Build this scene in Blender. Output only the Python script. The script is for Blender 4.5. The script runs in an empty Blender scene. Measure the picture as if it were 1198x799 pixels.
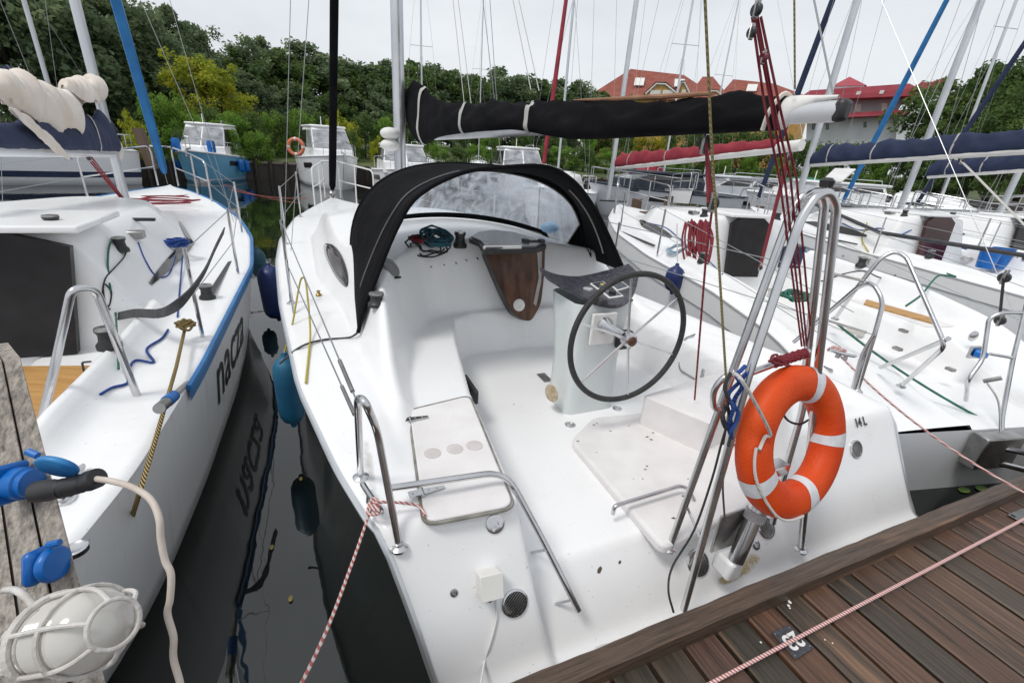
import bpy, math, random
import numpy as np
from mathutils import Vector, Matrix
random.seed(7); RNG = np.random.default_rng(7)
SC = bpy.context.scene
COL = SC.collection
PI = math.pi
# ---------------------------------------------------------------- camera model
F, CX, CY, EYE = 532.0, 599.0, 399.5, 2.0
_n = np.array([512 - CX, 1701 - CY, F]); _n /= np.linalg.norm(_n)
_up = -_n
_fw = np.array([0, 0, 1.0]) - _up * _up[2]; _fw /= np.linalg.norm(_fw)
_rt = np.cross(_fw, _up)
if _rt[0] < 0: _rt = -_rt
RM = np.array([_rt, _fw, _up])
def ray(x, y): return RM @ np.array([(x - CX) / F, (y - CY) / F, 1.0])
def wz(x, y, z):
    r = ray(x, y); t = (z - EYE) / r[2]
    return Vector((r[0] * t, r[1] * t, z))
def wd(x, y, d):                    # depth along the view axis
    r = ray(x, y); return Vector((r[0] * d, r[1] * d, EYE + r[2] * d))
def wh(x, y, dist):                 # horizontal distance
    r = ray(x, y); t = dist / math.hypot(r[0], r[1])
    return Vector((r[0] * t, r[1] * t, EYE + r[2] * t))
class Frame:
    def __init__(s, O, deg):
        t = math.radians(deg); s.deg = deg
        s.O = Vector((O[0], O[1], 0)); s.a = Vector((-math.sin(t), math.cos(t), 0)); s.s = Vector((math.cos(t), math.sin(t), 0))
    def w(s, u, v, z=0.0): return s.O + s.a * u + s.s * v + Vector((0, 0, z))
    def loc(s, p):
        d = p - s.O; return (d.dot(s.a), d.dot(s.s), p.z)
    def pz(s, x, y, z): return s.loc(wz(x, y, z))
    def pu(s, x, y, u):
        r = Vector(ray(x, y)); o = Vector((0, 0, EYE)); t = (u - s.loc(o)[0]) / r.dot(s.a); return o + r * t
    def pv(s, x, y, v):
        r = Vector(ray(x, y)); o = Vector((0, 0, EYE)); t = (v - s.loc(o)[1]) / r.dot(s.s); return o + r * t
D = Frame((0.95, 1.30), 24.0)       # the main boat's working frame: u ahead, v to starboard
def W(u, v, z): return D.w(u, v, z)
# ---------------------------------------------------------------- mesh builder
def catmull(pts, n=6, closed=False):
    P = [Vector(p) for p in pts]; out = []; m = len(P)
    if m < 3: return P
    rng = range(m) if closed else range(m - 1)
    for i in rng:
        p0 = P[(i - 1) % m] if closed or i > 0 else P[0] * 2 - P[1]
        p1 = P[i]; p2 = P[(i + 1) % m]
        p3 = P[(i + 2) % m] if closed or i + 2 < m else P[-1] * 2 - P[-2]
        for k in range(n):
            t = k / n
            out.append(0.5 * ((2 * p1) + (p2 - p0) * t + (2 * p0 - 5 * p1 + 4 * p2 - p3) * t * t + (3 * p1 - p0 - 3 * p2 + p3) * t ** 3))
    if not closed: out.append(P[-1])
    return out
def fillet(pts, r, n=6):
    P = [Vector(p) for p in pts]; out = [P[0]]
    for i in range(1, len(P) - 1):
        a, b, c = P[i - 1], P[i], P[i + 1]
        d1 = (a - b); d2 = (c - b); k = min(r, d1.length * .48, d2.length * .48)
        s, e = b + d1.normalized() * k, b + d2.normalized() * k
        for j in range(n + 1):
            t = j / n; out.append(s * (1 - t) ** 2 + b * 2 * t * (1 - t) + e * t * t)
    out.append(P[-1]); return out
class MB:
    def __init__(s): s.v = []; s.f = []; s.tint = None
    def add(s, v, f):
        o = len(s.v); s.v.extend([tuple(p) for p in v]); s.f.extend([tuple(i + o for i in q) for q in f]); return s
    def tube(s, pts, r, n=8, closed=False, caps=True):
        P = [Vector(p) for p in pts]; m = len(P)
        R = r if isinstance(r, (list, tuple)) else [r] * m
        T = []
        for i in range(m):
            a = P[(i - 1) % m] if closed or i > 0 else P[i]
            b = P[(i + 1) % m] if closed or i < m - 1 else P[i]
            d = b - a; T.append(d.normalized() if d.length > 1e-9 else Vector((0, 0, 1)))
        x = T[0].orthogonal().normalized(); V = []
        for i in range(m):
            x = x - T[i] * x.dot(T[i])
            x = x.normalized() if x.length > 1e-6 else T[i].orthogonal().normalized()
            y = T[i].cross(x)
            for k in range(n):
                a = 2 * PI * k / n; V.append(P[i] + (x * math.cos(a) + y * math.sin(a)) * R[i])
        Fc = []
        for i in range(m if closed else m - 1):
            for k in range(n):
                i2 = (i + 1) % m; Fc.append((i * n + k, i * n + (k + 1) % n, i2 * n + (k + 1) % n, i2 * n + k))
        if caps and not closed:
            Fc.append(tuple(range(n - 1, -1, -1))); Fc.append(tuple((m - 1) * n + k for k in range(n)))
        return s.add(V, Fc)
    def sweep(s, pts, prof, up=Vector((0, 0, 1)), caps=True):
        """prof: list per point (or one list) of (side, height) section points."""
        P = [Vector(p) for p in pts]; m = len(P); V = []
        for i in range(m):
            d = (P[min(i + 1, m - 1)] - P[max(i - 1, 0)]).normalized()
            sd = d.cross(up).normalized(); u2 = sd.cross(d).normalized()
            pr = prof[i] if isinstance(prof[0][0], (list, tuple)) else prof
            for (a, b) in pr: V.append(P[i] + sd * a + u2 * b)
        n = len(V) // m; Fc = []
        for i in range(m - 1):
            for k in range(n): Fc.append((i * n + k, i * n + (k + 1) % n, (i + 1) * n + (k + 1) % n, (i + 1) * n + k))
        if caps: Fc.append(tuple(range(n - 1, -1, -1))); Fc.append(tuple((m - 1) * n + k for k in range(n)))
        return s.add(V, Fc)
    def box(s, c, hx, hy, hz):      # half-axis vectors
        c, hx, hy, hz = Vector(c), Vector(hx), Vector(hy), Vector(hz)
        V = [c + hx * a + hy * b + hz * d for d in (-1, 1) for b in (-1, 1) for a in (-1, 1)]
        return s.add(V, [(0, 2, 3, 1), (4, 5, 7, 6), (0, 1, 5, 4), (2, 6, 7, 3), (0, 4, 6, 2), (1, 3, 7, 5)])
    def prism(s, poly, off):
        P = [Vector(p) for p in poly]; n = len(P); off = Vector(off)
        V = P + [p + off for p in P]
        return s.add(V, [tuple(range(n - 1, -1, -1)), tuple(range(n, 2 * n))] + [(i, (i + 1) % n, n + (i + 1) % n, n + i) for i in range(n)])
    def lathe(s, o, ax, prof, n=20):
        o, ax = Vector(o), Vector(ax).normalized(); x = ax.orthogonal().normalized(); y = ax.cross(x)
        V = []; m = len(prof)
        for (r, h) in prof:
            for k in range(n):
                a = 2 * PI * k / n; V.append(o + ax * h + (x * math.cos(a) + y * math.sin(a)) * max(r, 1e-4))
        Fc = [(i * n + k, i * n + (k + 1) % n, (i + 1) * n + (k + 1) % n, (i + 1) * n + k) for i in range(m - 1) for k in range(n)]
        Fc += [tuple(range(n - 1, -1, -1)), tuple((m - 1) * n + k for k in range(n))]
        return s.add(V, Fc)
    def grid(s, A, cu=False, cv=False):
        A = np.asarray(A, float); a, b = A.shape[:2]; V = A.reshape(-1, 3).tolist(); Fc = []
        for i in range(a if cu else a - 1):
            for j in range(b if cv else b - 1):
                Fc.append((i * b + j, i * b + (j + 1) % b, ((i + 1) % a) * b + (j + 1) % b, ((i + 1) % a) * b + j))
        return s.add(V, Fc)
    def sphere(s, c, r, n=12, m=8, sc=(1, 1, 1)):
        c = Vector(c); A = [[(c.x + r * sc[0] * math.sin(PI * i / m) * math.cos(2 * PI * j / n), c.y + r * sc[1] * math.sin(PI * i / m) * math.sin(2 * PI * j / n), c.z + r * sc[2] * math.cos(PI * i / m)) for j in range(n)] for i in range(m + 1)]
        return s.grid(A, cv=True)
OFF = {}
def mk(name, mb, mat, parent=None, smooth=True, ang=40, bevel=0, tint=None, fix=False):
    off = OFF.get(parent.name, Vector()) if parent else Vector()
    me = bpy.data.meshes.new(name)
    V = [(p[0] - off.x, p[1] - off.y, p[2] - off.z) for p in mb.v]
    me.from_pydata(V, [], mb.f); me.update()
    if fix:
        import bmesh
        b = bmesh.new(); b.from_mesh(me); bmesh.ops.recalc_face_normals(b, faces=b.faces); b.to_mesh(me); b.free()
    for m in (mat if isinstance(mat, (list, tuple)) else [mat]): me.materials.append(m)
    if smooth:
        me.shade_smooth(); me.set_sharp_from_angle(angle=math.radians(ang))
    t = tint if tint is not None else mb.tint
    if t is not None:
        at = me.attributes.new('tint', 'FLOAT', 'POINT'); at.data.foreach_set('value', list(t))
    o = bpy.data.objects.new(name, me); COL.objects.link(o)
    if parent: o.parent = parent; OFF[o.name] = off
    if bevel:
        b = o.modifiers.new('bevel', 'BEVEL'); b.width = bevel; b.segments = 2; b.limit_method = 'ANGLE'; b.angle_limit = math.radians(35)
    return o
def thing(name, label, cat, loc, group=None):
    o = bpy.data.objects.new(name, None); COL.objects.link(o); o.location = loc; o.empty_display_size = .1
    OFF[o.name] = Vector(loc); o['label'] = label; o['category'] = cat
    if group: o['group'] = group
    return o
def solo(name, label, cat, mb, mat, group=None, **k):      # a thing that is one mesh, origin at its base
    A = np.array(mb.v); c = (A.min(0) + A.max(0)) / 2; c[2] = A[:, 2].min(); c = Vector(c)
    for i, p in enumerate(mb.v): mb.v[i] = (p[0] - c.x, p[1] - c.y, p[2] - c.z)
    o = mk(name, mb, mat, None, **k); o.location = c; o['label'] = label; o['category'] = cat
    if group: o['group'] = group
    OFF[o.name] = c
    return o
def setting(name, mb, mat, kind='structure', **k):
    o = mk(name, mb, mat, None, **k); o['kind'] = kind; return o
# ---------------------------------------------------------------- materials
def mat(name, c1, c2=None, rough=.5, metal=0, scale=4, detail=5, bump=0, bscale=40, spec=.5, coat=0, attr=False, lo=.35, hi=.65, stretch=None, coords='Object', trans=0, alpha=1, rough2=None, sheen=0):
    m = bpy.data.materials.new(name); m.use_nodes = True; nt = m.node_tree; N = nt.nodes; L = nt.links
    b = N['Principled BSDF']; b.inputs['Roughness'].default_value = rough; b.inputs['Metallic'].default_value = metal
    b.inputs['Specular IOR Level'].default_value = spec; b.inputs['Coat Weight'].default_value = coat
    b.inputs['Transmission Weight'].default_value = trans; b.inputs['Alpha'].default_value = alpha; b.inputs['Sheen Weight'].default_value = sheen
    b.inputs['Base Color'].default_value = (*c1, 1)
    tc = N.new('ShaderNodeTexCoord'); vec = tc.outputs[coords]
    if stretch:
        mp = N.new('ShaderNodeMapping'); mp.inputs['Scale'].default_value = stretch; L.new(vec, mp.inputs[0]); vec = mp.outputs[0]
    if c2:
        n = N.new('ShaderNodeTexNoise'); n.inputs['Scale'].default_value = scale; n.inputs['Detail'].default_value = detail; L.new(vec, n.inputs['Vector'])
        r = N.new('ShaderNodeValToRGB'); r.color_ramp.elements[0].position = lo; r.color_ramp.elements[1].position = hi
        r.color_ramp.elements[0].color = (*c1, 1); r.color_ramp.elements[1].color = (*c2, 1)
        L.new(n.outputs['Fac'], r.inputs[0]); out = r.outputs[0]
        if attr:
            a = N.new('ShaderNodeAttribute'); a.attribute_name = 'tint'
            mx = N.new('ShaderNodeMix'); mx.data_type = 'RGBA'; mx.blend_type = 'MULTIPLY'; mx.inputs[0].default_value = 1
            L.new(out, mx.inputs[6]); L.new(a.outputs['Fac'], mx.inputs[7]); out = mx.outputs[2]
        L.new(out, b.inputs['Base Color'])
        if rough2 is not None:
            mr = N.new('ShaderNodeMapRange'); mr.inputs[3].default_value = rough; mr.inputs[4].default_value = rough2
            L.new(n.outputs['Fac'], mr.inputs[0]); L.new(mr.outputs[0], b.inputs['Roughness'])
    if bump:
        n2 = N.new('ShaderNodeTexNoise'); n2.inputs['Scale'].default_value = bscale; n2.inputs['Detail'].default_value = 4; L.new(vec, n2.inputs['Vector'])
        bp = N.new('ShaderNodeBump'); bp.inputs['Strength'].default_value = bump; bp.inputs['Distance'].default_value = .02
        L.new(n2.outputs['Fac'], bp.inputs['Height']); L.new(bp.outputs[0], b.inputs['Normal'])
    return m
def rope_mat(name, c1, c2, freq=60, c3=None):
    """two-tone braided rope: a slanted wave through object space"""
    m = bpy.data.materials.new(name); m.use_nodes = True; N = m.node_tree.nodes; L = m.node_tree.links; b = N['Principled BSDF']
    b.inputs['Roughness'].default_value = .85
    tc = N.new('ShaderNodeTexCoord'); w = N.new('ShaderNodeTexWave'); w.inputs['Scale'].default_value = freq; w.bands_direction = 'DIAGONAL'; w.inputs['Distortion'].default_value = .6
    L.new(tc.outputs['Object'], w.inputs['Vector']); r = N.new('ShaderNodeValToRGB'); r.color_ramp.elements[0].position = .4; r.color_ramp.elements[1].position = .6
    r.color_ramp.elements[0].color = (*c1, 1); r.color_ramp.elements[1].color = (*c2, 1)
    L.new(w.outputs['Fac'], r.inputs[0]); L.new(r.outputs[0], b.inputs['Base Color'])
    bp = N.new('ShaderNodeBump'); bp.inputs['Strength'].default_value = .5; bp.inputs['Distance'].default_value = .003; L.new(w.outputs['Fac'], bp.inputs['Height']); L.new(bp.outputs[0], b.inputs['Normal'])
    return m
def gelcoat(name, base=(.80, .80, .80), dirt=(.62, .60, .55), amount=.35, rough=.28, streak=False):
    """white gelcoat with faint clouding, fine specks and run-off streaks of grime"""
    m = bpy.data.materials.new(name); m.use_nodes = True; N = m.node_tree.nodes; L = m.node_tree.links; b = N['Principled BSDF']
    tc = N.new('ShaderNodeTexCoord')
    n = N.new('ShaderNodeTexNoise'); n.inputs['Scale'].default_value = 2.2; n.inputs['Detail'].default_value = 8; n.inputs['Roughness'].default_value = .65; L.new(tc.outputs['Object'], n.inputs['Vector'])
    if streak:
        mp = N.new('ShaderNodeMapping'); mp.inputs['Scale'].default_value = (5, 5, .35); L.new(tc.outputs['Object'], mp.inputs[0]); L.new(mp.outputs[0], n.inputs['Vector'])
    r = N.new('ShaderNodeValToRGB'); r.color_ramp.elements[0].position = .52; r.color_ramp.elements[1].position = .85
    r.color_ramp.elements[0].color = (0, 0, 0, 1); r.color_ramp.elements[1].color = (amount, amount, amount, 1); L.new(n.outputs['Fac'], r.inputs[0])
    mx = N.new('ShaderNodeMix'); mx.data_type = 'RGBA'; mx.inputs[6].default_value = (*base, 1); mx.inputs[7].default_value = (*dirt, 1); L.new(r.outputs[0], mx.inputs[0])
    v = N.new('ShaderNodeTexNoise'); v.inputs['Scale'].default_value = 70; v.inputs['Detail'].default_value = 2; L.new(tc.outputs['Object'], v.inputs['Vector'])
    r2 = N.new('ShaderNodeValToRGB'); r2.color_ramp.elements[0].position = .70; r2.color_ramp.elements[1].position = .78; r2.color_ramp.elements[1].color = (.5, .5, .5, 1); r2.color_ramp.elements[0].color = (0, 0, 0, 1); L.new(v.outputs['Fac'], r2.inputs[0])
    mx2 = N.new('ShaderNodeMix'); mx2.data_type = 'RGBA'; mx2.inputs[7].default_value = (dirt[0] * .5, dirt[1] * .48, dirt[2] * .42, 1); L.new(mx.outputs[2], mx2.inputs[6]); L.new(r2.outputs[0], mx2.inputs[0])
    L.new(mx2.outputs[2], b.inputs['Base Color'])
    mr = N.new('ShaderNodeMapRange'); mr.inputs[3].default_value = rough - .06; mr.inputs[4].default_value = rough + .22; L.new(n.outputs['Fac'], mr.inputs[0]); L.new(mr.outputs[0], b.inputs['Roughness'])
    b.inputs['Coat Weight'].default_value = .25; b.inputs['Coat Roughness'].default_value = .12
    return m
GEL = gelcoat('gelcoat_white', (.87, .872, .876)); GEL2 = gelcoat('gelcoat_cool', (.82, .83, .85), (.55, .55, .53), .4, .3)
GELG = gelcoat('gelcoat_grey', (.62, .635, .67), (.3, .3, .3), .4, .3)
HULLW = gelcoat('gelcoat_hull', (.87, .872, .876), (.50, .47, .40), .55, .25, streak=True)
NONSLIP = mat('nonslip_beige', (.74, .715, .71), (.81, .79, .785), .7, scale=6, bump=.25, bscale=220)
STEEL = mat('stainless', (.56, .56, .57), (.68, .68, .69), .13, 1, scale=9, rough2=.3)
STEELD = mat('steel_dull', (.30, .29, .28), (.45, .44, .43), .35, 1, scale=12)
ALU = mat('anodised_alu', (.62, .64, .67), (.70, .72, .74), .38, .75, scale=3)
WIRE = mat('rig_wire', (.38, .39, .40), None, .35, .9)
BLACKP = mat('black_plastic', (.018, .018, .02), (.03, .03, .032), .45, scale=20)
BLACKC = mat('black_canvas', (.004, .004, .005), (.009, .009, .011), .9, scale=3, bump=.5, bscale=9, spec=.12)
GREYC = mat('charcoal_vinyl', (.035, .035, .042), (.06, .06, .068), .6, scale=6, bump=.4, bscale=60)
NAVYC = mat('navy_canvas', (.012, .022, .06), (.022, .034, .085), .8, scale=4, bump=.4, bscale=12)
REDC = mat('dark_red_canvas', (.22, .012, .028), (.30, .025, .04), .8, scale=4, bump=.3, bscale=12)
SAILC = mat('sailcloth', (.66, .58, .50), (.76, .70, .64), .75, scale=3, bump=.5, bscale=7)
SAILW = mat('white_sailcloth', (.72, .71, .68), (.78, .77, .75), .7, scale=3, bump=.3, bscale=8)
ACRYL = mat('smoked_acrylic', (.022, .018, .017), (.035, .03, .028), .07, scale=4, spec=.6)
BROWN = mat('brown_board', (.06, .026, .016), (.15, .075, .045), .28, scale=2.5, stretch=(6, 6, 1), spec=.3)
BLUEF = mat('blue_fender', (.012, .10, .20), (.02, .16, .28), .45, scale=5, bump=.1, bscale=30)
NAVYF = mat('navy_fender', (.008, .02, .10), (.012, .03, .14), .4, scale=5)
BLUES = mat('blue_stripe', (.01, .13, .36), (.02, .18, .44), .4, scale=5)
BLUEP = mat('blue_plastic', (.0, .10, .40), (.0, .15, .50), .35, scale=12)
WHITEP = mat('white_plastic', (.70, .69, .66), (.78, .77, .75), .45, scale=9)
OFFW = mat('aged_white_paint', (.48, .45, .42), (.66, .64, .61), .6, scale=20, bump=.3, bscale=60)
ORANGE = mat('orange_foam', (.60, .050, .004), (.68, .075, .007), .5, scale=6, bump=.2, bscale=120, spec=.3)
REFLT = mat('reflective_tape', (.60, .61, .64), (.70, .71, .73), .35, scale=30)
ROPE_RW = rope_mat('rope_red_white', (.46, .13, .12), (.70, .60, .57), 34)
ROPE_R = rope_mat('rope_red', (.16, .008, .02), (.30, .05, .06), 55)
ROPE_Y = rope_mat('rope_black_gold', (.012, .012, .012), (.42, .30, .10), 60)
ROPE_B = rope_mat('rope_blue', (.01, .04, .20), (.03, .09, .34), 60)
ROPE_T = rope_mat('rope_teal', (.01, .06, .10), (.04, .16, .20), 60)
ROPE_G = rope_mat('rope_green', (.01, .09, .06), (.05, .20, .14), 60)
ROPE_W = rope_mat('rope_white', (.52, .50, .47), (.70, .68, .64), 70)
ROPE_K = rope_mat('rope_dark', (.02, .02, .022), (.05, .05, .055), 60)
ROPE_YL = rope_mat('rope_yellow', (.35, .28, .02), (.50, .42, .06), 60)
ROPE_OL = rope_mat('rope_olive', (.16, .13, .05), (.26, .22, .10), 60)
WEB = mat('grey_webbing', (.045, .045, .05), (.08, .08, .085), .8, scale=30)
TEAK = mat('light_teak', (.42, .22, .07), (.55, .31, .11), .5, scale=3, stretch=(1, 12, 1))
# ================================================================ water
def water_mat():
    m = bpy.data.materials.new('lake_water'); m.use_nodes = True; N = m.node_tree.nodes; L = m.node_tree.links; b = N['Principled BSDF']
    b.inputs['Base Color'].default_value = (.006, .008, .007, 1); b.inputs['Roughness'].default_value = .015; b.inputs['IOR'].default_value = 1.5; b.inputs['Specular IOR Level'].default_value = .8
    tc = N.new('ShaderNodeTexCoord'); n = N.new('ShaderNodeTexNoise'); n.inputs['Scale'].default_value = 2.2; n.inputs['Detail'].default_value = 3; L.new(tc.outputs['Object'], n.inputs['Vector'])
    bp = N.new('ShaderNodeBump'); bp.inputs['Strength'].default_value = .06; bp.inputs['Distance'].default_value = .05; L.new(n.outputs['Fac'], bp.inputs['Height']); L.new(bp.outputs[0], b.inputs['Normal'])
    return m
setting('water', MB().add([(-400, -60, 0), (400, -60, 0), (400, 500, 0), (-400, 500, 0)], [(0, 1, 2, 3)]), water_mat(), smooth=False)
# ================================================================ main yacht
def curve(pts, sig=3):
    xs, ys = zip(*pts); X = np.linspace(xs[0], xs[-1], 801); Y = np.interp(X, xs, ys)
    k = int(801 * sig / 100); w = np.hanning(2 * k + 1); w /= w.sum()
    Yp = np.concatenate([2 * Y[0] - Y[k:0:-1], Y, 2 * Y[-1] - Y[-2:-k - 2:-1]]); Ys = np.convolve(Yp, w, 'valid')
    return lambda x: np.interp(x, X, Ys)
def sdpoly(poly, U, V):
    d = np.full(U.shape, 1e9); inside = np.zeros(U.shape, bool); n = len(poly)
    for i in range(n):
        (ax, ay), (bx, by) = poly[i], poly[(i + 1) % n]
        ex, ey = bx - ax, by - ay; wx, wy = U - ax, V - ay
        t = np.clip((wx * ex + wy * ey) / (ex * ex + ey * ey + 1e-12), 0, 1)
        d = np.minimum(d, (wx - ex * t) ** 2 + (wy - ey * t) ** 2)
        c = ((ay > V) != (by > V)) & (U < (bx - ax) * (V - ay) / (by - ay + 1e-12) + ax); inside ^= c
    d = np.sqrt(d); return np.where(inside, -d, d)
def sstep(x, a, b): t = np.clip((x - a) / (b - a), 0, 1); return t * t * (3 - 2 * t)
def inmask(poly, U, V, w, r=0): return 1 - sstep(sdpoly(poly, U, V) + r, -w / 2, w / 2)
def spoly(pts, n=8): return [(p.x, p.y) for p in catmull([(a, b, 0) for a, b in pts], n, closed=True)]
va = lambda u: .2 - .15 * u + .10 * np.clip(1 - np.abs(u) / .5, 0, 1)
half = curve([(-.12, 1.29), (.1, 1.38), (.25, 1.385), (.45, 1.43), (.8, 1.48), (1.5, 1.52), (2.8, 1.46), (4, 1.36), (5, 1.22), (6.4, .88), (7.5, .44), (8.2, .12), (8.45, .01)], 2)
zg = curve([(-.12, .20), (.10, .22), (.17, .26), (.43, .785), (.46, .80), (.8, .82), (2, .87), (5, .97), (8.45, 1.08)], .35)
Tt = curve([(-.1, .84), (.45, .86), (.6, .94), (.8, 1.05), (1.1, 1.16), (1.5, 1.21), (2.0, 1.26), (2.6, 1.34), (3.2, 1.42), (4.2, 1.43), (5, 1.34), (6.1, 1.12), (6.6, 1.0), (8.4, 1.0)], 2)
RIM = spoly([(.25, -1.10), (1.2, -1.10), (1.8, -1.0), (2.3, -.84), (2.6, -.5), (2.66, .3), (2.6, .75), (2.3, 1.06), (1.8, 1.26), (1.2, 1.32), (.25, 1.24)], 5)
FLO = [(-.4, -.72), (.15, -.71), (.42, -.76), (1.27, -.68), (2.0, -.55), (2.40, -.45), (2.5, -.3), (2.52, .2), (2.48, .7), (2.3, .92), (1.9, 1.0), (1.5, 1.02), (.9, 1.02), (.66, .98), (.46, .72), (.2, .68), (-.4, .68)]
FLZ = curve([(-.12, .195), (.17, .20), (.20, .215), (.395, .445), (.415, .455), (8.45, .456)], .3)
def zdeck(U, V):
    A = va(U); h = half(U); t = (V - A) / h
    base = zg(U) + .025 * (1 - t * t)
    z = base.copy()
    wo = np.interp(U, [.5, 1.2, 2.5, 3.5, 5, 6.2, 6.7], [1.30, 1.24, 1.14, 1.05, .85, .4, .05])
    sb = sstep(V, -.3, .3)
    d = np.abs(V - A) - wo + .10 * (1 - sb) * (1 - sstep(U, 2.4, 3.4)) - .10 * sb * (1 - sstep(U, 2.2, 3.0))
    mM = (1 - sstep(d, -.13, .06)) * (sb * sstep(U, .36, .62) + (1 - sb) * sstep(U, .5, 1.0)) * (1 - sstep(U, 5.9, 6.7))
    T = Tt(U) - .17 * sstep(U, 2.2, 3.2) * ((V - A) / 1.1) ** 2 - (.07 * (1 - sb) + .05 * sb) * (1 - sstep(U, 1.8, 2.6))
    z = z + np.maximum(T - z, 0) * mM
    mR = inmask(RIM, U, V, .20)
    lvl = np.where(U > .5, .80 + .0 * U, np.minimum(base, .80))
    z = z * (1 - mR) + np.minimum(lvl, z) * mR
    # seat-back moulding: a soft raised forward corner on the port seat
    mF = inmask(FLO, U, V, .055)
    zf = FLZ(U)
    z = z * (1 - mF) + np.minimum(zf, z) * mF
    return z
us = np.concatenate([np.arange(-.10, 2.95, .0165), np.arange(2.95, 8.43, .06), [8.44]])
tt = np.concatenate([[-1, -.995], np.linspace(-.985, .985, 165), [.995, 1]])
U, T_ = np.meshgrid(us, tt, indexing='ij'); V = va(U) + half(U) * T_
Z = zdeck(U, V)
Z -= .02 * (np.abs(T_) > .999) + .006 * ((np.abs(T_) > .99) & (np.abs(T_) < .999))
base_loc = W(3.5, va(3.5), 0)
yacht = thing('sailing_yacht', 'white sailing yacht moored stern to the pier with open wheel cockpit and black dodger', 'sailboat', base_loc)
g = np.stack([D.O.x + D.a.x * U + D.s.x * V, D.O.y + D.a.y * U + D.s.y * V, Z], -1)
deck = mk('deck', MB().grid(g), GEL, yacht, ang=80)
# hull
hus = np.concatenate([np.arange(-.10, 1, .05), np.arange(1, 8.4, .12), [8.44]])
lv = np.linspace(0, 1, 14)
def hullpt(u, k, sgn, off=0):
    z = zg(u) - .02 - k * (zg(u) - .02 + .35)
    x = u / 8.45
    flare = 1 - (.06 + .66 * max(0, 1 - (u + .1) / 2.7) + .35 * max(0, x - .4)) * k ** .6 - .2 * max(0, (k - .72)) / .28
    h = half(u) * flare + off
    uu = u + (.25 * k * (1 - min(1, max(0, (u + .1) / 1.0)))) - .35 * k * max(0, x - .8) / .2
    return W(uu, va(u) + sgn * h, z)
A = [[hullpt(u, k, -1) for k in lv] for u in hus]; B = [[hullpt(u, k, 1) for k in lv] for u in hus]
hb = MB().grid(np.array([[tuple(p) for p in r] for r in A])); hb.grid(np.array([[tuple(p) for p in r] for r in B]))
tr = [[tuple(A[0][j].lerp(B[0][j], q)) for q in np.linspace(0, 1, 9)] for j in range(len(lv))]
hb.grid(np.array(tr))
hull = mk('hull', hb, HULLW, yacht, ang=60)
for sg in (-1, 1):
    P = [W(u, va(u) + sg * (half(u) + .004), zg(u) - .022) for u in np.concatenate([np.arange(-.08, 1, .06), np.arange(1, 8.44, .2)])]
    mk('rub_rail', MB().tube(P, .014, 8), ALU, yacht)
# ---- fittings defined by where they sit on the moulding
_gu = np.arange(-.2, 8.5, .012); _gv = np.arange(-2.2, 1.8, .012)
_GZ = zdeck(*np.meshgrid(_gu, _gv, indexing='ij'))
def surf(u, v):
    a = min(max((u + .2) / .012, 0), len(_gu) - 1.001); b = min(max((v + 2.2) / .012, 0), len(_gv) - 1.001); i, j = int(a), int(b); f, g_ = a - i, b - j
    return float(_GZ[i, j] * (1 - f) * (1 - g_) + _GZ[i + 1, j] * f * (1 - g_) + _GZ[i, j + 1] * (1 - f) * g_ + _GZ[i + 1, j + 1] * f * g_)
def S(u, v, dz=0.0): return W(u, v, surf(u, v) + dz)
def snrm(u, v, e=.03):
    a = S(u + e, v) - S(u - e, v); b = S(u, v + e) - S(u, v - e); n = b.cross(a).normalized()
    return n if n.z > 0 else -n
def onsurf(px, py, it=25):              # the point of the moulding a line of sight meets
    z = .8
    for _ in range(it):
        p = wz(px, py, z); u, v, _z = D.loc(p); z = .5 * z + .5 * surf(u, v)
    return u, v, z
def march(px, py):
    """walk the line of sight down to the moulding"""
    r = Vector(ray(px, py)); o = Vector((0, 0, EYE)); t = .3; best = (9, 0, 0)
    while t < 12:
        p = o + r * t; u, v, z = D.loc(p)
        if -.1 < u < 8.4 and abs(v - va(u)) < half(u) and z < surf(u, v):
            a, b = t - .02, t
            for _ in range(12):
                m = (a + b) / 2; p = o + r * m; u, v, z = D.loc(p)
                if z < surf(u, v): b = m
                else: a = m
            return u, v
        if -.1 < u < 8.4:
            h = float(half(u)) * .98; vc = min(max(v, va(u) - h), va(u) + h); e = abs(v - vc) + abs(z - surf(u, vc))
            if e < best[0]: best = (e, u, vc)
        t += .02
    print('MISS', px, py, best); return best[1], best[2]
def vent(px, py, r, mat_in, label=None):
    u, v = march(px, py); n = snrm(u, v); c = S(u, v)
    m = MB().lathe(c, n, [(r, -.004), (r, .006), (r * .93, .009), (r * .86, .009), (r * .84, .004)], 28)
    o = mk('vent_ring', m, STEEL, yacht)
    x = n.orthogonal().normalized(); y = n.cross(x)
    q = MB()
    mk('vent_backing', MB().lathe(c + n * .001, n, [(r * .85, 0), (r * .85, .003)], 24), mat_in, o)
    for k in range(-4, 5):
        w = math.sqrt(max(0, 1 - (k / 5) ** 2)) * r * .82; q.box(c + n * .005 + y * (k * r * .17), x * w, y * r * .03, n * .002)
    mk('vent_grille', q, STEELD, o, smooth=False)
    return o
def lid_plate(polypx, zt, th, name, material, r=.03, bevel=.008, label=None):
    P = [wz(x, y, zt) for x, y in polypx]; P = fillet(P + [P[0], P[1]], r)[1:-1]
    o = mk(name, MB().prism([p - Vector((0, 0, th)) for p in P], (0, 0, th)), material, yacht, ang=30, bevel=bevel, fix=True)
    return o
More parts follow.
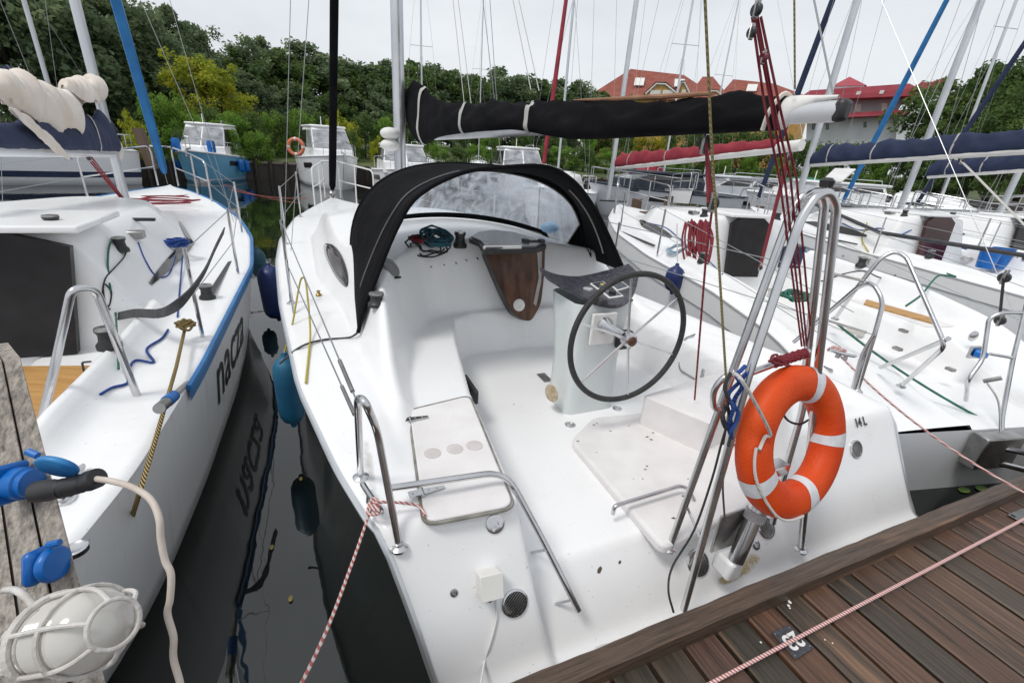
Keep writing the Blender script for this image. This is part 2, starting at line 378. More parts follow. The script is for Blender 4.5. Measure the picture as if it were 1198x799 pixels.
# port locker lid, its groove, cup stains, hinges
lp = [(479, 481), (497, 612), (601, 592), (549, 464)]
gr = [wz(x, y, .806) for x, y in lp]; c0 = sum(gr, Vector()) / 4
lidP = fillet([gr[0].lerp(gr[3], .5)] + gr + [gr[0].lerp(gr[3], .5)], .05)
lid = mk('locker_lid', MB().prism([p - Vector((0, 0, .012)) for p in lidP[:-1]], (0, 0, .02)), NONSLIP, yacht, bevel=.006, fix=True)
sealP = [c0 + (p - c0) * 1.025 for p in lidP]
mk('lid_seal', MB().tube([p - Vector((0, 0, .002)) for p in sealP[:-1]], .007, 6, closed=True), mat('seal_grey', (.16, .15, .13), (.3, .29, .26), .8, scale=15), yacht)
cup = mat('cup_recess', (.55, .50, .49), (.62, .58, .57), .6, scale=20)
for x, y in ((506, 530), (532, 525), (555, 521)):
    p = wz(x, y, .8152); mk('cup_recess', MB().lathe(p, (0, 0, 1), [(.036, -.003), (.036, .001), (.033, .0015)], 24), cup, yacht)
def hinge(x0, y0, x1, y1, z):
    a, b = wz(x0, y0, z), wz(x1, y1, z); d = (b - a).normalized(); s = d.cross(Vector((0, 0, 1)))
    m = MB().prism([a + s * .017, a - s * .017, a.lerp(b, .4) - s * .015, b - s * .006, b + s * .006, a.lerp(b, .4) + s * .015], (0, 0, .006))
    m.tube([a.lerp(b, .38) + s * .022, a.lerp(b, .38) - s * .022], .008, 8)
    for t in (.12, .55, .78): m.sphere(a.lerp(b, t) + Vector((0, 0, .006)), .004, 6, 4)
    mk('lid_hinge', m, STEEL, yacht, fix=True)
hinge(467, 493, 501, 488, .818); hinge(478, 580, 520, 570, .818)
# deck filler cap
u, v = march(579, 612); n = snrm(u, v); c = S(u, v)
fc = MB().lathe(c, n, [(.036, 0), (.036, .005), (.03, .008), (.012, .008), (.011, .003)], 24)
for k in range(4):
    a = k * PI / 2 + .4; x = n.orthogonal().normalized(); y = n.cross(x); fc.box(c + n * .008 + (x * math.cos(a) + y * math.sin(a)) * .021, x * .006, y * .006, n * .001)
mk('filler_cap', fc, STEEL, yacht)
# shore power box on the locker face
u, v = march(569, 678); n = snrm(u, v); c = S(u, v) + n * .03
e1 = Vector((0, 0, 1)); e1 = (e1 - n * e1.dot(n)).normalized(); e2 = e1.cross(n)
e1r = e1 * math.cos(.06) + e2 * math.sin(.06); e2r = e1r.cross(n)
pb = mk('shore_power_box', MB().box(c, e2r * .040, e1r * .042, n * .032), WHITEP, yacht, bevel=.004)
mk('box_lid', MB().box(c + n * .035, e2r * .043, e1r * .045, n * .004), mat('box_face', (.74, .73, .69), (.8, .79, .77), .4), pb, bevel=.003)
cg = c - e1r * .05 - n * .0
mk('cable_gland', MB().lathe(c - e1r * .041, -e1r, [(.013, 0), (.013, .008), (.009, .012), (.009, .022)], 12), BLACKP, pb)
vent(602, 705, .052, BLACKP)
# small drain
u, v = march(531, 693); n = snrm(u, v); mk('drain', MB().lathe(S(u, v), n, [(.014, 0), (.014, .004), (.009, .006), (.008, -.004)], 14), STEELD, yacht)
vent(816, 658, .062, GREYC); vent(896, 617, .055, GREYC)
VS = vent(1001, 525, .05, GREYC)
u, v = march(884, 637); n = snrm(u, v); mk('drain', MB().lathe(S(u, v), n, [(.024, 0), (.024, .005), (.014, .007), (.012, -.004)], 16), STEEL, yacht)
# "14 L" on the starboard locker face
def text_on(txt, size, c, ex, ey, n, material, name, parent, font_off=.0015, shear=0):
    cu = bpy.data.curves.new('txt', 'FONT'); cu.body = txt; cu.size = size; cu.align_x = 'CENTER'; cu.align_y = 'CENTER'; cu.offset = font_off; cu.shear = shear; cu.extrude = 0.0008
    o = bpy.data.objects.new('txt', cu); COL.objects.link(o)
    dg = bpy.context.evaluated_depsgraph_get(); me = bpy.data.meshes.new_from_object(o.evaluated_get(dg))
    V = [c + ex * p.co.x + ey * p.co.y + n * (p.co.z + .0012) for p in me.vertices]; Fc = [tuple(p.vertices) for p in me.polygons]
    bpy.data.objects.remove(o); bpy.data.curves.remove(cu); bpy.data.meshes.remove(me)
    return mk(name, MB().add(V, Fc), material, parent, smooth=False)
u, v = march(1006, 494); n = snrm(u, v); e1 = Vector((0, 0, 1)); e1 = (e1 - n * e1.dot(n)).normalized(); e2 = e1.cross(n)
text_on('14 L', .066, S(u, v) + n * .004, e2 * .85, e1, n, BLACKP, 'berth_lettering', yacht)
# ---- raised grating and helm seat
P = [wz(x, y, .505) for x, y in [(668, 514), (694, 488), (800, 478), (905, 560), (872, 593), (776, 641)]]
Pf = fillet([P[0].lerp(P[-1], .5)] + P + [P[0].lerp(P[-1], .5)], .05)[:-1]
plat = mk('cockpit_platform', MB().prism([p - Vector((0, 0, .056)) for p in Pf], (0, 0, .056)), NONSLIP, yacht, bevel=.014, fix=True)
chip = mat('paint_chip', (.07, .055, .04), (.14, .11, .08), .8, scale=40)
cb = MB(); rr = random.Random(4)
for x, y, s in [(695, 497, 5), (698, 495, 4), (757, 511, 7), (762, 514, 5), (764, 506, 4), (736, 498, 3), (714, 504, 4), (757, 545, 4), (755, 549, 4), (752, 560, 3), (789, 571, 4), (800, 580, 5), (805, 560, 3), (698, 529, 3), (788, 606, 6), (700, 633, 0), (676, 516, 5), (741, 560, 2), (820, 545, 3)]:
    if not s: continue
    c = wz(x, y, .5062); k = .0022 * s; n_ = rr.randint(5, 7); a0 = rr.random() * 6
    cb.prism([c + Vector((math.cos(a0 + i * 2 * PI / n_), math.sin(a0 + i * 2 * PI / n_) * .6, 0)) * k * rr.uniform(.5, 1.2) for i in range(n_)], (0, 0, .0006))
mk('paint_chip', cb, chip, plat, smooth=False, fix=True)
cb = MB()
for x, y, s in [(701, 666, 6), (725, 657, 3), (601, 473, 2), (558, 511, 2), (662, 430, 3)]:
    u, v = march(x, y); c = S(u, v); n = snrm(u, v); x_ = n.orthogonal(); y_ = n.cross(x_)
    cb.prism([c + n * .001 + (x_ * math.cos(i * 1.05) + y_ * math.sin(i * 1.05) * .6) * .0022 * s * rr.uniform(.6, 1.2) for i in range(6)], n * .0008)
mk('paint_chip', cb, chip, deck, smooth=False, fix=True)
hs = [wz(752, 463, .70), wz(831, 496, .70), wz(846, 487, .70), wz(905, 475, .70), wz(868, 425, .70), wz(838, 436, .70)]
Pf = fillet([hs[0].lerp(hs[-1], .5)] + hs + [hs[0].lerp(hs[-1], .5)], .03)[:-1]
hc = sum(Pf, Vector()) / len(Pf)
A = [[tuple(hc + (p - hc) * (1.0 if k < 6 else .985 - .0 * k) + Vector((0, 0, -.22 + z))) for p in Pf] for k, z in enumerate((0, .1, .19, .205, .213, .217, .22))]
m = MB().grid(np.array(A), cv=True); m.f.append(tuple(range(6 * len(Pf), 7 * len(Pf))))
mk('helm_seat', m, NONSLIP, yacht, bevel=0, ang=50, fix=True)
# starboard seat locker hatch outline (groove) and its latch
def groove(px, zf, name, material=None, r=.0055, closed=False):
    P = []
    for x, y in px:
        q = march(x, y); P.append(S(*q) + snrm(*q) * .001)
    return mk(name, MB().tube(fillet(P, .03), r, 6, closed=closed), material or GREYSEAM, yacht)
GREYSEAM = mat('seam_dark', (.20, .20, .20), (.30, .30, .30), .7, scale=15)
zs_ = .815
TL_, TR_ = wz(801, 396, zs_), wz(856, 424, zs_)
BL_, BR_ = wz(794, 432, .60), wz(838, 458, .60)
bkd = D.s * .15
shp_ = []
for f in np.linspace(0, 1, 9):
    a, b = TL_.lerp(TR_, f), BL_.lerp(BR_, f)
    shp_.append([tuple(a + bkd), tuple(a + D.s * .03), tuple(a.lerp(b, .03) + D.s * .008), tuple(a.lerp(b, .12)), tuple(a.lerp(b, .5)), tuple(b), tuple(b + bkd * 1.4)])
lm = MB().grid(np.array(shp_)); lm.f.append((0, 1, 2, 3, 4, 5, 6)); lm.f.append(tuple(8 * 7 + k for k in range(6, -1, -1)))
slid = mk('seat_locker', lm, GEL, yacht, ang=50, fix=True, bevel=.012)
mk('hatch_seam', MB().tube(fillet([wz(826, 386, .815) , TL_ + D.s * .0 - D.s * .004, BL_ - D.s * .004, BR_ - D.s * .004], .05), .0065, 6), GREYSEAM, yacht)
n = -D.s; c = wz(823, 437, .70)
mk('latch', MB().box(c + n * .008, D.a * .012, Vector((0, 0, .035)), n * .006), STEEL, yacht, bevel=.003)
# floor fittings: drains, small dark hatch, pedestal
for x, y, r in ((667, 497, .034), (722, 478, .032)):
    q = march(x, y); mk('floor_drain', MB().lathe(S(*q), (0, 0, 1), [(r, 0), (r, .004), (r * .7, .006), (r * .6, .002), (r * .3, .004)], 20), STEEL, yacht)
q = march(637, 442); c = S(*q)
mk('floor_hatch', MB().box(c + Vector((0, 0, .003)), D.a * .07, D.s * .035, Vector((0, 0, .004))), STEELD, yacht, bevel=.003)
# speaker-like dark slot in the port seat front, seen edge on
c = W(1.55, -.605, .66); mk('seat_slot', MB().box(c, D.a * .12, D.s * .012, Vector((0, 0, .045))), BLACKP, yacht, bevel=.01)
# ---- steering pedestal
def ring(c, hu, hv, rf, n=28):         # rounded rectangle in D axes
    out = []
    for i in range(n):
        a = 2 * PI * i / n; cs, sn = math.cos(a), math.sin(a); e = 9
        k = (abs(cs) ** e + abs(sn) ** e) ** (-1 / e); out.append(W(c[0] + hu * cs * k, c[1] + hv * sn * k, c[2]))
    return out
ped = [(.445, 1.53, .16, .14, .19), (.60, 1.53, .16, .135, .185), (.80, 1.54, .165, .14, .18), (1.0, 1.56, .17, .16, .19), (1.12, 1.58, .185, .18, .205), (1.20, 1.60, .20, .19, .215)]
A = [[tuple(p) for p in ring((uc, vc + .02, z), hu, hv, 0)] for z, uc, vc, hu, hv in ped]
pedestal = mk('steering_pedestal', MB().grid(np.array(A), cv=True), gelcoat('pedestal_gelcoat', (.66, .70, .70), (.5, .5, .45), .4), yacht, ang=50, fix=True)
# instrument pad: a dished dark pad on top
NU, NV = 14, 22; G = []; G2 = []
for i in range(NU):
    row = []; row2 = []
    for j in range(NV):
        s = i / (NU - 1) * 2 - 1; t = j / (NV - 1) * 2 - 1
        w = .34 * (1 - .14 * max(0, -s) ** 2)
        uu = 1.60 + s * .24 * (1 - .62 * abs(t) ** 2.2) + .05 * abs(t); vv = .235 + w * t
        zz = 1.205 + .10 * t * t + .055 * (s + 1) * .5
        row.append(tuple(W(uu, vv, zz))); row2.append(tuple(W(uu, vv, zz - .022)))
    G.append(row); G2.append(row2)
m = MB().grid(np.array(G)).grid(np.array(G2)[::-1])
ed = [G[0][j] for j in range(NV)] + [G[i][-1] for i in range(1, NU)] + [G[-1][j] for j in range(NV - 2, -1, -1)] + [G[i][0] for i in range(NU - 2, 0, -1)]
e2 = [(p[0], p[1], p[2] - .022) for p in ed]
m.grid(np.array([ed, e2]), cv=True)
pad = mk('instrument_panel', m, mat('wet_vinyl', (.03, .03, .04), (.075, .075, .09), .3, scale=30, bump=.5, bscale=45), yacht, ang=60, fix=True)
def padpt(s, t):
    w = .34 * (1 - .14 * max(0, -s) ** 2)
    return W(1.60 + s * .24 * (1 - .62 * abs(t) ** 2.2) + .05 * abs(t), .235 + w * t, 1.205 + .10 * t * t + .055 * (s + 1) * .5)
def padfit(px, py):
    best = None
    for i in range(-20, 21):
        for j in range(-20, 21):
            p = padpt(i / 20, j / 20); q = RM.T @ np.array(p - Vector((0, 0, EYE))); x, y = CX + F * q[0] / q[2], CY + F * q[1] / q[2]
            d = (x - px) ** 2 + (y - py) ** 2
            if best is None or d < best[0]: best = (d, i / 20, j / 20)
    return best[1], best[2]
GLASSI = mat('instrument_glass', (.03, .035, .05), (.08, .09, .12), .1, scale=60)
for (x, y, a, kind) in ((703, 335, .052, 0), (716, 344, .052, 1), (726, 335, .046, 2)):
    s, t = padfit(x, y); c = padpt(s, t); du = padpt(min(1, s + .1), t) - padpt(s - .1, t); dv = padpt(s, min(1, t + .1)) - padpt(s, t - .1)
    ey = du.normalized(); n = dv.cross(du).normalized(); n = n if n.z > 0 else -n; ex = ey.cross(n).normalized()
    b = mk('instrument_frame', MB().box(c + n * .002, ex * a, ey * a, n * .007), WHITEP, pad, bevel=.004)
    mk('instrument_face', MB().box(c + n * .0098, ex * a * .8, ey * a * .8, n * .0012), GLASSI, b)
    if kind == 1: mk('dial_knob', MB().lathe(c + n * .010, n, [(.024, 0), (.022, .018), (.012, .022)], 16), BLACKP, b)
    if kind == 0: mk('tell_tale', MB().lathe(c + n * .0108 + ex * .01, n, [(.014, 0), (.013, .003)], 14), mat('brass_yellow', (.5, .4, .08), None, .3), b)
for x, y, r in ((688, 339, .032), (701, 351, .026)):
    s, t = padfit(x, y); c = padpt(s, t); mk('round_gauge', MB().lathe(c, (0, 0, 1), [(r, -.005), (r, .008), (r * .8, .011), (r * .4, .011)], 20), mat('gauge', (.35, .36, .38), (.6, .6, .6), .3, scale=30), pad)
s, t = padfit(704, 358); mk('throttle_cap', MB().lathe(padpt(s, t), (0, 0, 1), [(.04, -.006), (.04, .01), (.028, .03), (.01, .034)], 18), BLACKP, pad)
# hub plate on pedestal's aft face, wheel
WC = W(1.10, .165, 1.09); wax = (W(0, .0, 0) - W(1, .0, 0)).normalized()
wx = Vector((0, 0, 1)); wy = wax.cross(wx)
hp = W(1.37, .165, 1.06)
mk('hub_plate', MB().box(hp + wax * .01, wy * .085, wx * .10, wax * .012), WHITEP, pedestal, bevel=.006)
mk('wheel_shaft', MB().lathe(W(1.38, .165, 1.09), wax, [(.055, 0), (.05, .05), (.026, .09), (.024, .27)], 16), STEEL, pedestal)
mk('engine_control', MB().box(W(1.365, .34, .97), D.a * .03, D.s * .05, Vector((0, 0, .06))), BLACKP, pedestal, bevel=.012)
u, v = 1.37, -.045
mk('worn_patch', MB().lathe(W(1.46, -.085, .60), (W(0, -1, 0) - W(.25, 0, 0)).normalized(), [(.06, 0), (.058, .008)], 22), mat('worn_patch', (.35, .26, .14), (.55, .47, .36), .8, scale=25), pedestal)
wheel_m = MB(); R0 = .375
ringp = [WC + (wx * math.cos(a) + wy * math.sin(a)) * R0 for a in np.linspace(0, 2 * PI, 72, endpoint=False)]
wheel = mk('steering_wheel', MB().tube(ringp, .0165, 10, closed=True), mat('wheel_leather', (.018, .018, .02), (.035, .034, .034), .55, scale=30, bump=.3, bscale=200), yacht, ang=80)
for k in range(6):
    a = .16 + k * PI / 3; d = wx * math.cos(a) + wy * math.sin(a)
    mk('spoke', MB().tube([WC + d * .03 + wax * -.01, WC + d * (R0 - .008)], [.0075, .006], 8), STEEL, wheel)
hb_ = mk('wheel_hub', MB().lathe(WC - wax * .03, wax, [(.04, 0), (.042, .03), (.04, .05), (.03, .058)], 20), STEEL, wheel)
mk('hub_cap', MB().lathe(WC + wax * .027, wax, [(.029, 0), (.028, .006), (.02, .012), (.004, .013)], 20), mat('hub_wood', (.05, .02, .01), (.12, .05, .025), .4, scale=30), hb_)

# rusty run-off below the starboard drain
def stain(pxs, name, c1, c2, k=.9):
    m = bpy.data.materials.new(name); m.use_nodes = True; N = m.node_tree.nodes; L = m.node_tree.links; b = N['Principled BSDF']; b.inputs['Base Color'].default_value = (*c1, 1); b.inputs['Roughness'].default_value = .6
    tc = N.new('ShaderNodeTexCoord'); n = N.new('ShaderNodeTexNoise'); n.inputs['Scale'].default_value = 22; n.inputs['Detail'].default_value = 6; L.new(tc.outputs['Object'], n.inputs['Vector'])
    a = N.new('ShaderNodeAttribute'); a.attribute_name = 'tint'; mu = N.new('ShaderNodeMath'); mu.operation = 'MULTIPLY'; L.new(n.outputs['Fac'], mu.inputs[0]); L.new(a.outputs['Fac'], mu.inputs[1])
    mr = N.new('ShaderNodeMapRange'); mr.inputs[1].default_value = .2; mr.inputs[2].default_value = .6; mr.inputs[4].default_value = k; L.new(mu.outputs[0], mr.inputs[0]); L.new(mr.outputs[0], b.inputs['Alpha'])
    rows = []; t = []
    for (x0, y0, x1, y1) in pxs:
        row = []
        for j in range(9):
            f = j / 8; q = march(x0 + (x1 - x0) * f, y0 + (y1 - y0) * f); row.append(tuple(S(*q) + snrm(*q) * .0015)); t.append(math.sin(PI * f) * (1 if (x0, y0) not in ((pxs[0][0], pxs[0][1]), (pxs[-1][0], pxs[-1][1])) else .0))
        rows.append(row)
    return mk(name, MB().grid(np.array(rows)), m, deck, tint=t)
stain([(876, 640, 894, 644), (872, 650, 892, 654), (862, 660, 886, 666), (850, 666, 872, 676), (838, 674, 858, 684), (828, 684, 846, 692)], 'rust_stain', (.55, .42, .16), None)
stain([(700, 752, 740, 742), (690, 757, 742, 748), (680, 764, 745, 752), (676, 770, 748, 757)], 'grime_stain', (.30, .27, .22), None, .6)
stain([(420, 500, 436, 500), (421, 530, 438, 530), (424, 560, 442, 558), (432, 590, 450, 588)], 'grime_stain', (.34, .32, .28), None, .35)
# ---- companionway
def rp(px, py, p0, n):
    r = Vector(ray(px, py)); o = Vector((0, 0, EYE)); return o + r * ((p0 - o).dot(n) / r.dot(n))
bp0 = W(2.40, 0, .70); bp1 = W(2.60, 0, 1.36); bn = D.s.cross(bp1 - bp0).normalized()
bn = bn if bn.dot(D.a) < 0 else -bn
def onb(x, y, off=0): return rp(x, y, bp0 + bn * off, bn)
BP = fillet([onb(x, y) for x, y in [(600, 290), (567, 294), (589, 345), (601, 368), (620, 377), (632, 356), (636, 320), (637, 286)]], .06)
fr = [sum(BP, Vector()) / len(BP)]; c0 = fr[0]
mk('companionway_frame', MB().prism([c0 + (p - c0) * 1.02 - bn * .10 for p in BP], bn * .105), mat('frame_black', (.02, .018, .016), (.05, .045, .04), .4, scale=20), yacht, fix=True)
board = mk('companionway_board', MB().prism([p + bn * .002 for p in BP], bn * .012), BROWN, yacht, fix=True, smooth=False)
st = [onb(x, y, .0165) for x, y in [(628, 290), (634, 289), (633, 330), (627, 358), (624, 355), (630, 325)]]
mk('edge_trim', MB().prism(st, bn * .004), mat('trim_grey', (.30, .29, .29), (.42, .41, .40), .3, scale=8), board, fix=True)
c = onb(607, 357, .014)
mk('round_vent', MB().lathe(c, bn, [(.05, 0), (.05, .008), (.042, .012), (.02, .012), (.018, .007)], 24), WHITEP, board)
ht = 1.405
HP = fillet([wz(x, y, ht) for x, y in [(560, 284), (548, 279), (557, 273), (575, 270.5), (600, 273), (625, 280), (640, 286.5), (630, 291), (566, 293)]], .03)
mk('hatch_seal', MB().prism([p - Vector((0, 0, .03)) for p in HP], (0, 0, .03)), BLACKP, yacht, fix=True)
hcx = sum(HP, Vector()) / len(HP)
hatch = mk('sliding_hatch', MB().prism([hcx + (p - hcx) * .93 for p in HP], (0, 0, .016)), mat('smoked_hatch', (.10, .10, .11), (.16, .16, .17), .25, scale=5), yacht, fix=True, bevel=.004)
mk('hatch_handle', MB().box(wz(588, 290, 1.41), D.s * .14, D.a * .012, Vector((0, 0, .014))), WHITEP, hatch, bevel=.004)
lt = wz(622, 283, 1.42); hb2 = MB().tube([lt - D.s * .05, lt + D.s * .08 + Vector((0, 0, .0))], .012, 8); hb2.box(lt - D.s * .05, D.s * .02, D.a * .03, Vector((0, 0, .022))); hb2.box(lt + D.s * .08, D.s * .02, D.a * .025, Vector((0, 0, .018)))
mk('hatch_latch', hb2, BLACKP, hatch, bevel=.003)
# coachroof window on the port side
pts = []
for x, y in [(178, 165), (195, 160), (225, 180), (245, 215), (260, 265), (258, 305), (235, 295), (200, 240), (180, 195)]:
    q = march(320 + x / 2.958, 230 + y / 2.958); pts.append(S(*q) + snrm(*q) * .004)
pts = catmull(pts, 4, closed=True); c0 = sum(pts, Vector()) / len(pts)
m = MB(); N_ = len(pts); rows = []
for f in (1, .97, .6, .2):
    row = []
    for p in pts:
        q = c0.lerp(p, f); u, v, z = D.loc(q); row.append(tuple(W(u, v, surf(u, v)) + snrm(u, v) * (.004 if f > .98 else .009)))
    rows.append(row)
m.grid(np.array(rows), cv=True); m.f.append(tuple(3 * N_ + k for k in range(N_)))
mk('cabin_window', m, ACRYL, yacht, ang=70, fix=True)
# starboard twin of it, mirrored about the hull's axis
def mirror(p):
    u, v, z = D.loc(p); v2 = 2 * va(u) - v; return W(u, v2, surf(u, v2)) + snrm(u, v2) * .008
mk('cabin_window', MB().add([mirror(Vector(p)) for p in m.v], m.f), ACRYL, yacht, ang=70, fix=True)
# snap studs, winches, deck plate, cleats
for x, y in ((504, 313), (519, 311), (533, 308.5), (545, 305.5), (558, 303)):
    q = march(x, y); mk('snap_stud', MB().lathe(S(*q), snrm(*q), [(.012, 0), (.012, .003), (.006, .006)], 12), STEEL, yacht)
def winch(px, py, r, h, parent, name='winch', m_=None, base=None, P=None, up=Vector((0, 0, 1))):
    p = base if base is not None else S(*march(px, py))
    o = mk(name, MB().lathe(p, up, [(r, -.01), (r, h * .12), (r * .72, h * .3), (r * .66, h * .62), (r * .84, h * .8), (r * .84, h * .86)], 20), m_ or BLACKP, parent)
    mk('winch_drum_top', MB().lathe(p + up * h * .86, up, [(r * .84, 0), (r * .80, h * .1), (r * .3, h * .14), (r * .28, h * .06)], 20), STEELD, o)
    return o
winch(538, 288, .055, .12, yacht); winch(441, 356, .052, .075, yacht)
q = march(458, 313); mk('deck_plate', MB().lathe(S(*q), snrm(*q), [(.07, 0), (.07, .004), (.06, .006)], 24), GREYSEAM, yacht)
q = march(463, 325); n = snrm(*q); c = S(*q); mk('cam_cleat', MB().box(c + n * .012, D.a * .03, D.s * .018, n * .012), BLACKP, yacht, bevel=.006)
q = march(373, 346); c = S(*q); mk('fairlead', MB().lathe(c, (0, 0, 1), [(.022, 0), (.022, .01), (.012, .02), (.012, .03), (.016, .04)], 14), mat('brass', (.25, .17, .05), (.40, .28, .10), .35, .8), yacht)
def cleat(a, b, parent, name='mooring_cleat', r=.011):
    d = (b - a).normalized(); m = MB(); up = Vector((0, 0, .026)); m_ = (a + b) / 2
    m.tube(catmull([a + up * 1.15, a.lerp(b, .2) + up, m_ + up * .95, a.lerp(b, .8) + up, b + up * 1.15], 4), [r * .6] + [r] * 15 + [r * .6], 8)
    for t in (.36, .64): m.tube([a.lerp(b, t) - up * .3, a.lerp(b, t) + up], [r * 1.25, r * .9], 8)
    return mk(name, m, STEEL, parent)
cleat(wz(424, 572, .825), wz(448, 608, .81), yacht)
cleat(wz(968, 414, .99), wz(1000, 422, .95), yacht)
q = march(925, 444)
# ---- dodger
aft = [D.pu(x, y, 2.05 - .10 * k) for (x, y, k) in [(419, 389, 1), (426, 362, .8), (440, 326, .5), (465, 266, .2), (490, 229, 0), (540, 203, 0), (592, 195.5, 0), (640, 195.5, 0), (672, 213, 0), (697, 246, 0), (714, 280, .0), (731, 318, .2)]]
aft = catmull(aft, 6); NA = len(aft)
al = [0]
for i in range(1, NA): al.append(al[-1] + (aft[i] - aft[i - 1]).length)
al = [a / al[-1] for a in al]
def fhoop(t):           # front hoop, t 0 port foot .. 1 starboard foot
    a = PI * (1 - t); c, s_ = math.cos(a), math.sin(a)
    return W(2.92 + .0 * s_, va(2.9) + .05 + (1.12 if c > 0 else .97) * math.copysign(abs(c) ** .72, c), 1.16 + .755 * abs(s_) ** .80)
rows = []
for k in range(9):
    f = k / 8; row = []
    for i in range(NA):
        p = aft[i].lerp(fhoop(al[i]), f); s_ = math.sin(PI * al[i])
        p += Vector((0, 0, -.035 * math.sin(PI * f) * s_)); row.append(tuple(p))
    rows.append(row)
m = MB().grid(np.array(rows))
dodger = mk('dodger', m, BLACKC, yacht, ang=80)
so_ = dodger.modifiers.new('thick', 'SOLIDIFY'); so_.thickness = .006; so_.offset = 0
mk('dodger_hoop', MB().tube([p for p in aft], .013, 8), BLACKC, dodger)
mk('dodger_hoop', MB().tube([fhoop(t) for t in np.linspace(0, 1, 40)], .012, 8), BLACKC, dodger)
PIPE = mat('grey_piping', (.38, .37, .35), (.48, .47, .45), .7, scale=10)
mk('dodger_piping', MB().tube([Vector(p) + Vector((0, 0, .012)) for p in rows[2][6:32]], .006, 6), mat('dark_piping', (.09, .09, .10), (.13, .13, .14), .7, scale=10), dodger)
def fbase(t):
    a = PI * (1 - t); c, s_ = math.cos(a), math.sin(a)
    u = 2.92 + .50 * s_ ** .7; v = va(u) + .05 + (1.10 if c > 0 else .95) * c
    return W(u, v, max(surf(u, v), 1.05) + .012)
def fpt(t, r):
    p = fhoop(t).lerp(fbase(t), r); s_ = math.sin(PI * t); return p + D.a * (.05 * math.sin(PI * r) * s_)
tw = np.linspace(.115, .885, 46); rw = np.linspace(.10, .90, 14)
WIN = [[tuple(fpt(t, r)) for t in tw] for r in rw]
def vinyl():
    m = bpy.data.materials.new('clear_vinyl'); m.use_nodes = True; N = m.node_tree.nodes; L = m.node_tree.links; b = N['Principled BSDF']; out = N['Material Output']
    b.inputs['Base Color'].default_value = (.30, .33, .38, 1); b.inputs['Roughness'].default_value = .1
    tr = N.new('ShaderNodeBsdfTransparent'); tr.inputs[0].default_value = (.95, .97, 1, 1); mx = N.new('ShaderNodeMixShader')
    tl = N.new('ShaderNodeBsdfTranslucent'); tl.inputs[0].default_value = (.80, .86, .95, 1); m2 = N.new('ShaderNodeMixShader'); m2.inputs[0].default_value = .78
    tc = N.new('ShaderNodeTexCoord'); mp = N.new('ShaderNodeMapping'); mp.inputs['Scale'].default_value = (3, 3, .8); L.new(tc.outputs['Object'], mp.inputs[0])
    n = N.new('ShaderNodeTexNoise'); n.inputs['Scale'].default_value = 2.5; n.inputs['Detail'].default_value = 7; n.inputs['Distortion'].default_value = 1.6; L.new(mp.outputs[0], n.inputs['Vector'])
    r = N.new('ShaderNodeMapRange'); r.inputs[1].default_value = .35; r.inputs[2].default_value = .68; r.inputs[3].default_value = .22; r.inputs[4].default_value = .72; L.new(n.outputs['Fac'], r.inputs[0])
    bp = N.new('ShaderNodeBump'); bp.inputs['Strength'].default_value = .8; bp.inputs['Distance'].default_value = .04; L.new(n.outputs['Fac'], bp.inputs['Height']); L.new(bp.outputs[0], b.inputs['Normal'])
    L.new(b.outputs[0], m2.inputs[1]); L.new(tl.outputs[0], m2.inputs[2])
    L.new(r.outputs[0], mx.inputs[0]); L.new(tr.outputs[0], mx.inputs[1]); L.new(m2.outputs[0], mx.inputs[2]); L.new(mx.outputs[0], out.inputs[0]); return m
VINYL = vinyl()
win = mk('dodger_window', MB().grid(np.array(WIN)), VINYL, dodger, ang=80)
m = MB()
m.grid(np.array([[tuple(fpt(t, r)) for t in np.linspace(0, 1, 60)] for r in (0, .05, .10)]))
m.grid(np.array([[tuple(fpt(t, r)) for t in np.linspace(0, 1, 60)] for r in (.90, .95, 1.0)]))
for t0, t1 in ((0, .115), (.885, 1)): m.grid(np.array([[tuple(fpt(t, r)) for t in np.linspace(t0, t1, 6)] for r in rw]))
fb = mk('dodger_front', m, BLACKC, dodger, ang=80)
edge = [fpt(t, .10) + Vector((0, 0, .003)) for t in np.linspace(.45, .885, 30)] + [fpt(.885, r) for r in np.linspace(.14, .9, 10)]
mk('window_piping', MB().tube([p - D.a * .01 for p in edge], .007, 6), PIPE, dodger)
P0 = Vector(rows[3][NA - 13]); mk('window_piping', MB().tube([Vector(rows[3][i]) - D.s * .012 for i in range(NA - 18, NA - 2)], .006, 6), PIPE, dodger)
p = fpt(.80, .78); mk('folded_vinyl', MB().sphere(p - D.a * .06, .07, 12, 8, (1.3, .8, .75)), mat('blue_fold', (.22, .40, .62), (.35, .55, .75), .3, scale=8), dodger)
# strap from the dodger foot to the rail
mk('dodger_strap', MB().tube(catmull([aft[0], S(*march(408, 396), .006), S(*march(378, 399), .008), S(*march(352, 408), .012), W(1.9, -1.66, .80)], 5), .007, 6), WEB, dodger)
# ---- mast, boom and stowed mainsail
MU = 4.55; MV = va(MU); mb0 = W(MU, MV, Tt(MU) - .06)
mtop = mb0 + Vector((0, 0, 8.9)) - D.a * .16 + D.s * .03
sec = [(.06 * math.cos(a) * (1 if True else 1), .085 * math.sin(a)) for a in np.linspace(0, 2 * PI, 18, endpoint=False)]
mast = mk('mast', MB().sweep([mb0, mb0.lerp(mtop, .5), mtop], sec, up=D.a), ALU, yacht)
mk('mast_track', MB().box(mb0.lerp(mtop, .5) - D.a * .088, D.s * .008, D.a * .006, (mtop - mb0) * .5), STEELD, mast)
mk('mast_collar', MB().lathe(mb0 - Vector((0, 0, .02)), (0, 0, 1), [(.15, 0), (.14, .03), (.10, .05)], 18), BLACKP, mast)
bend = D.pv(985, 130, .14); BU, BV, BZ = D.loc(bend)
goose = D.pu(487, 160, MU - .12)
bdir = (bend - goose)
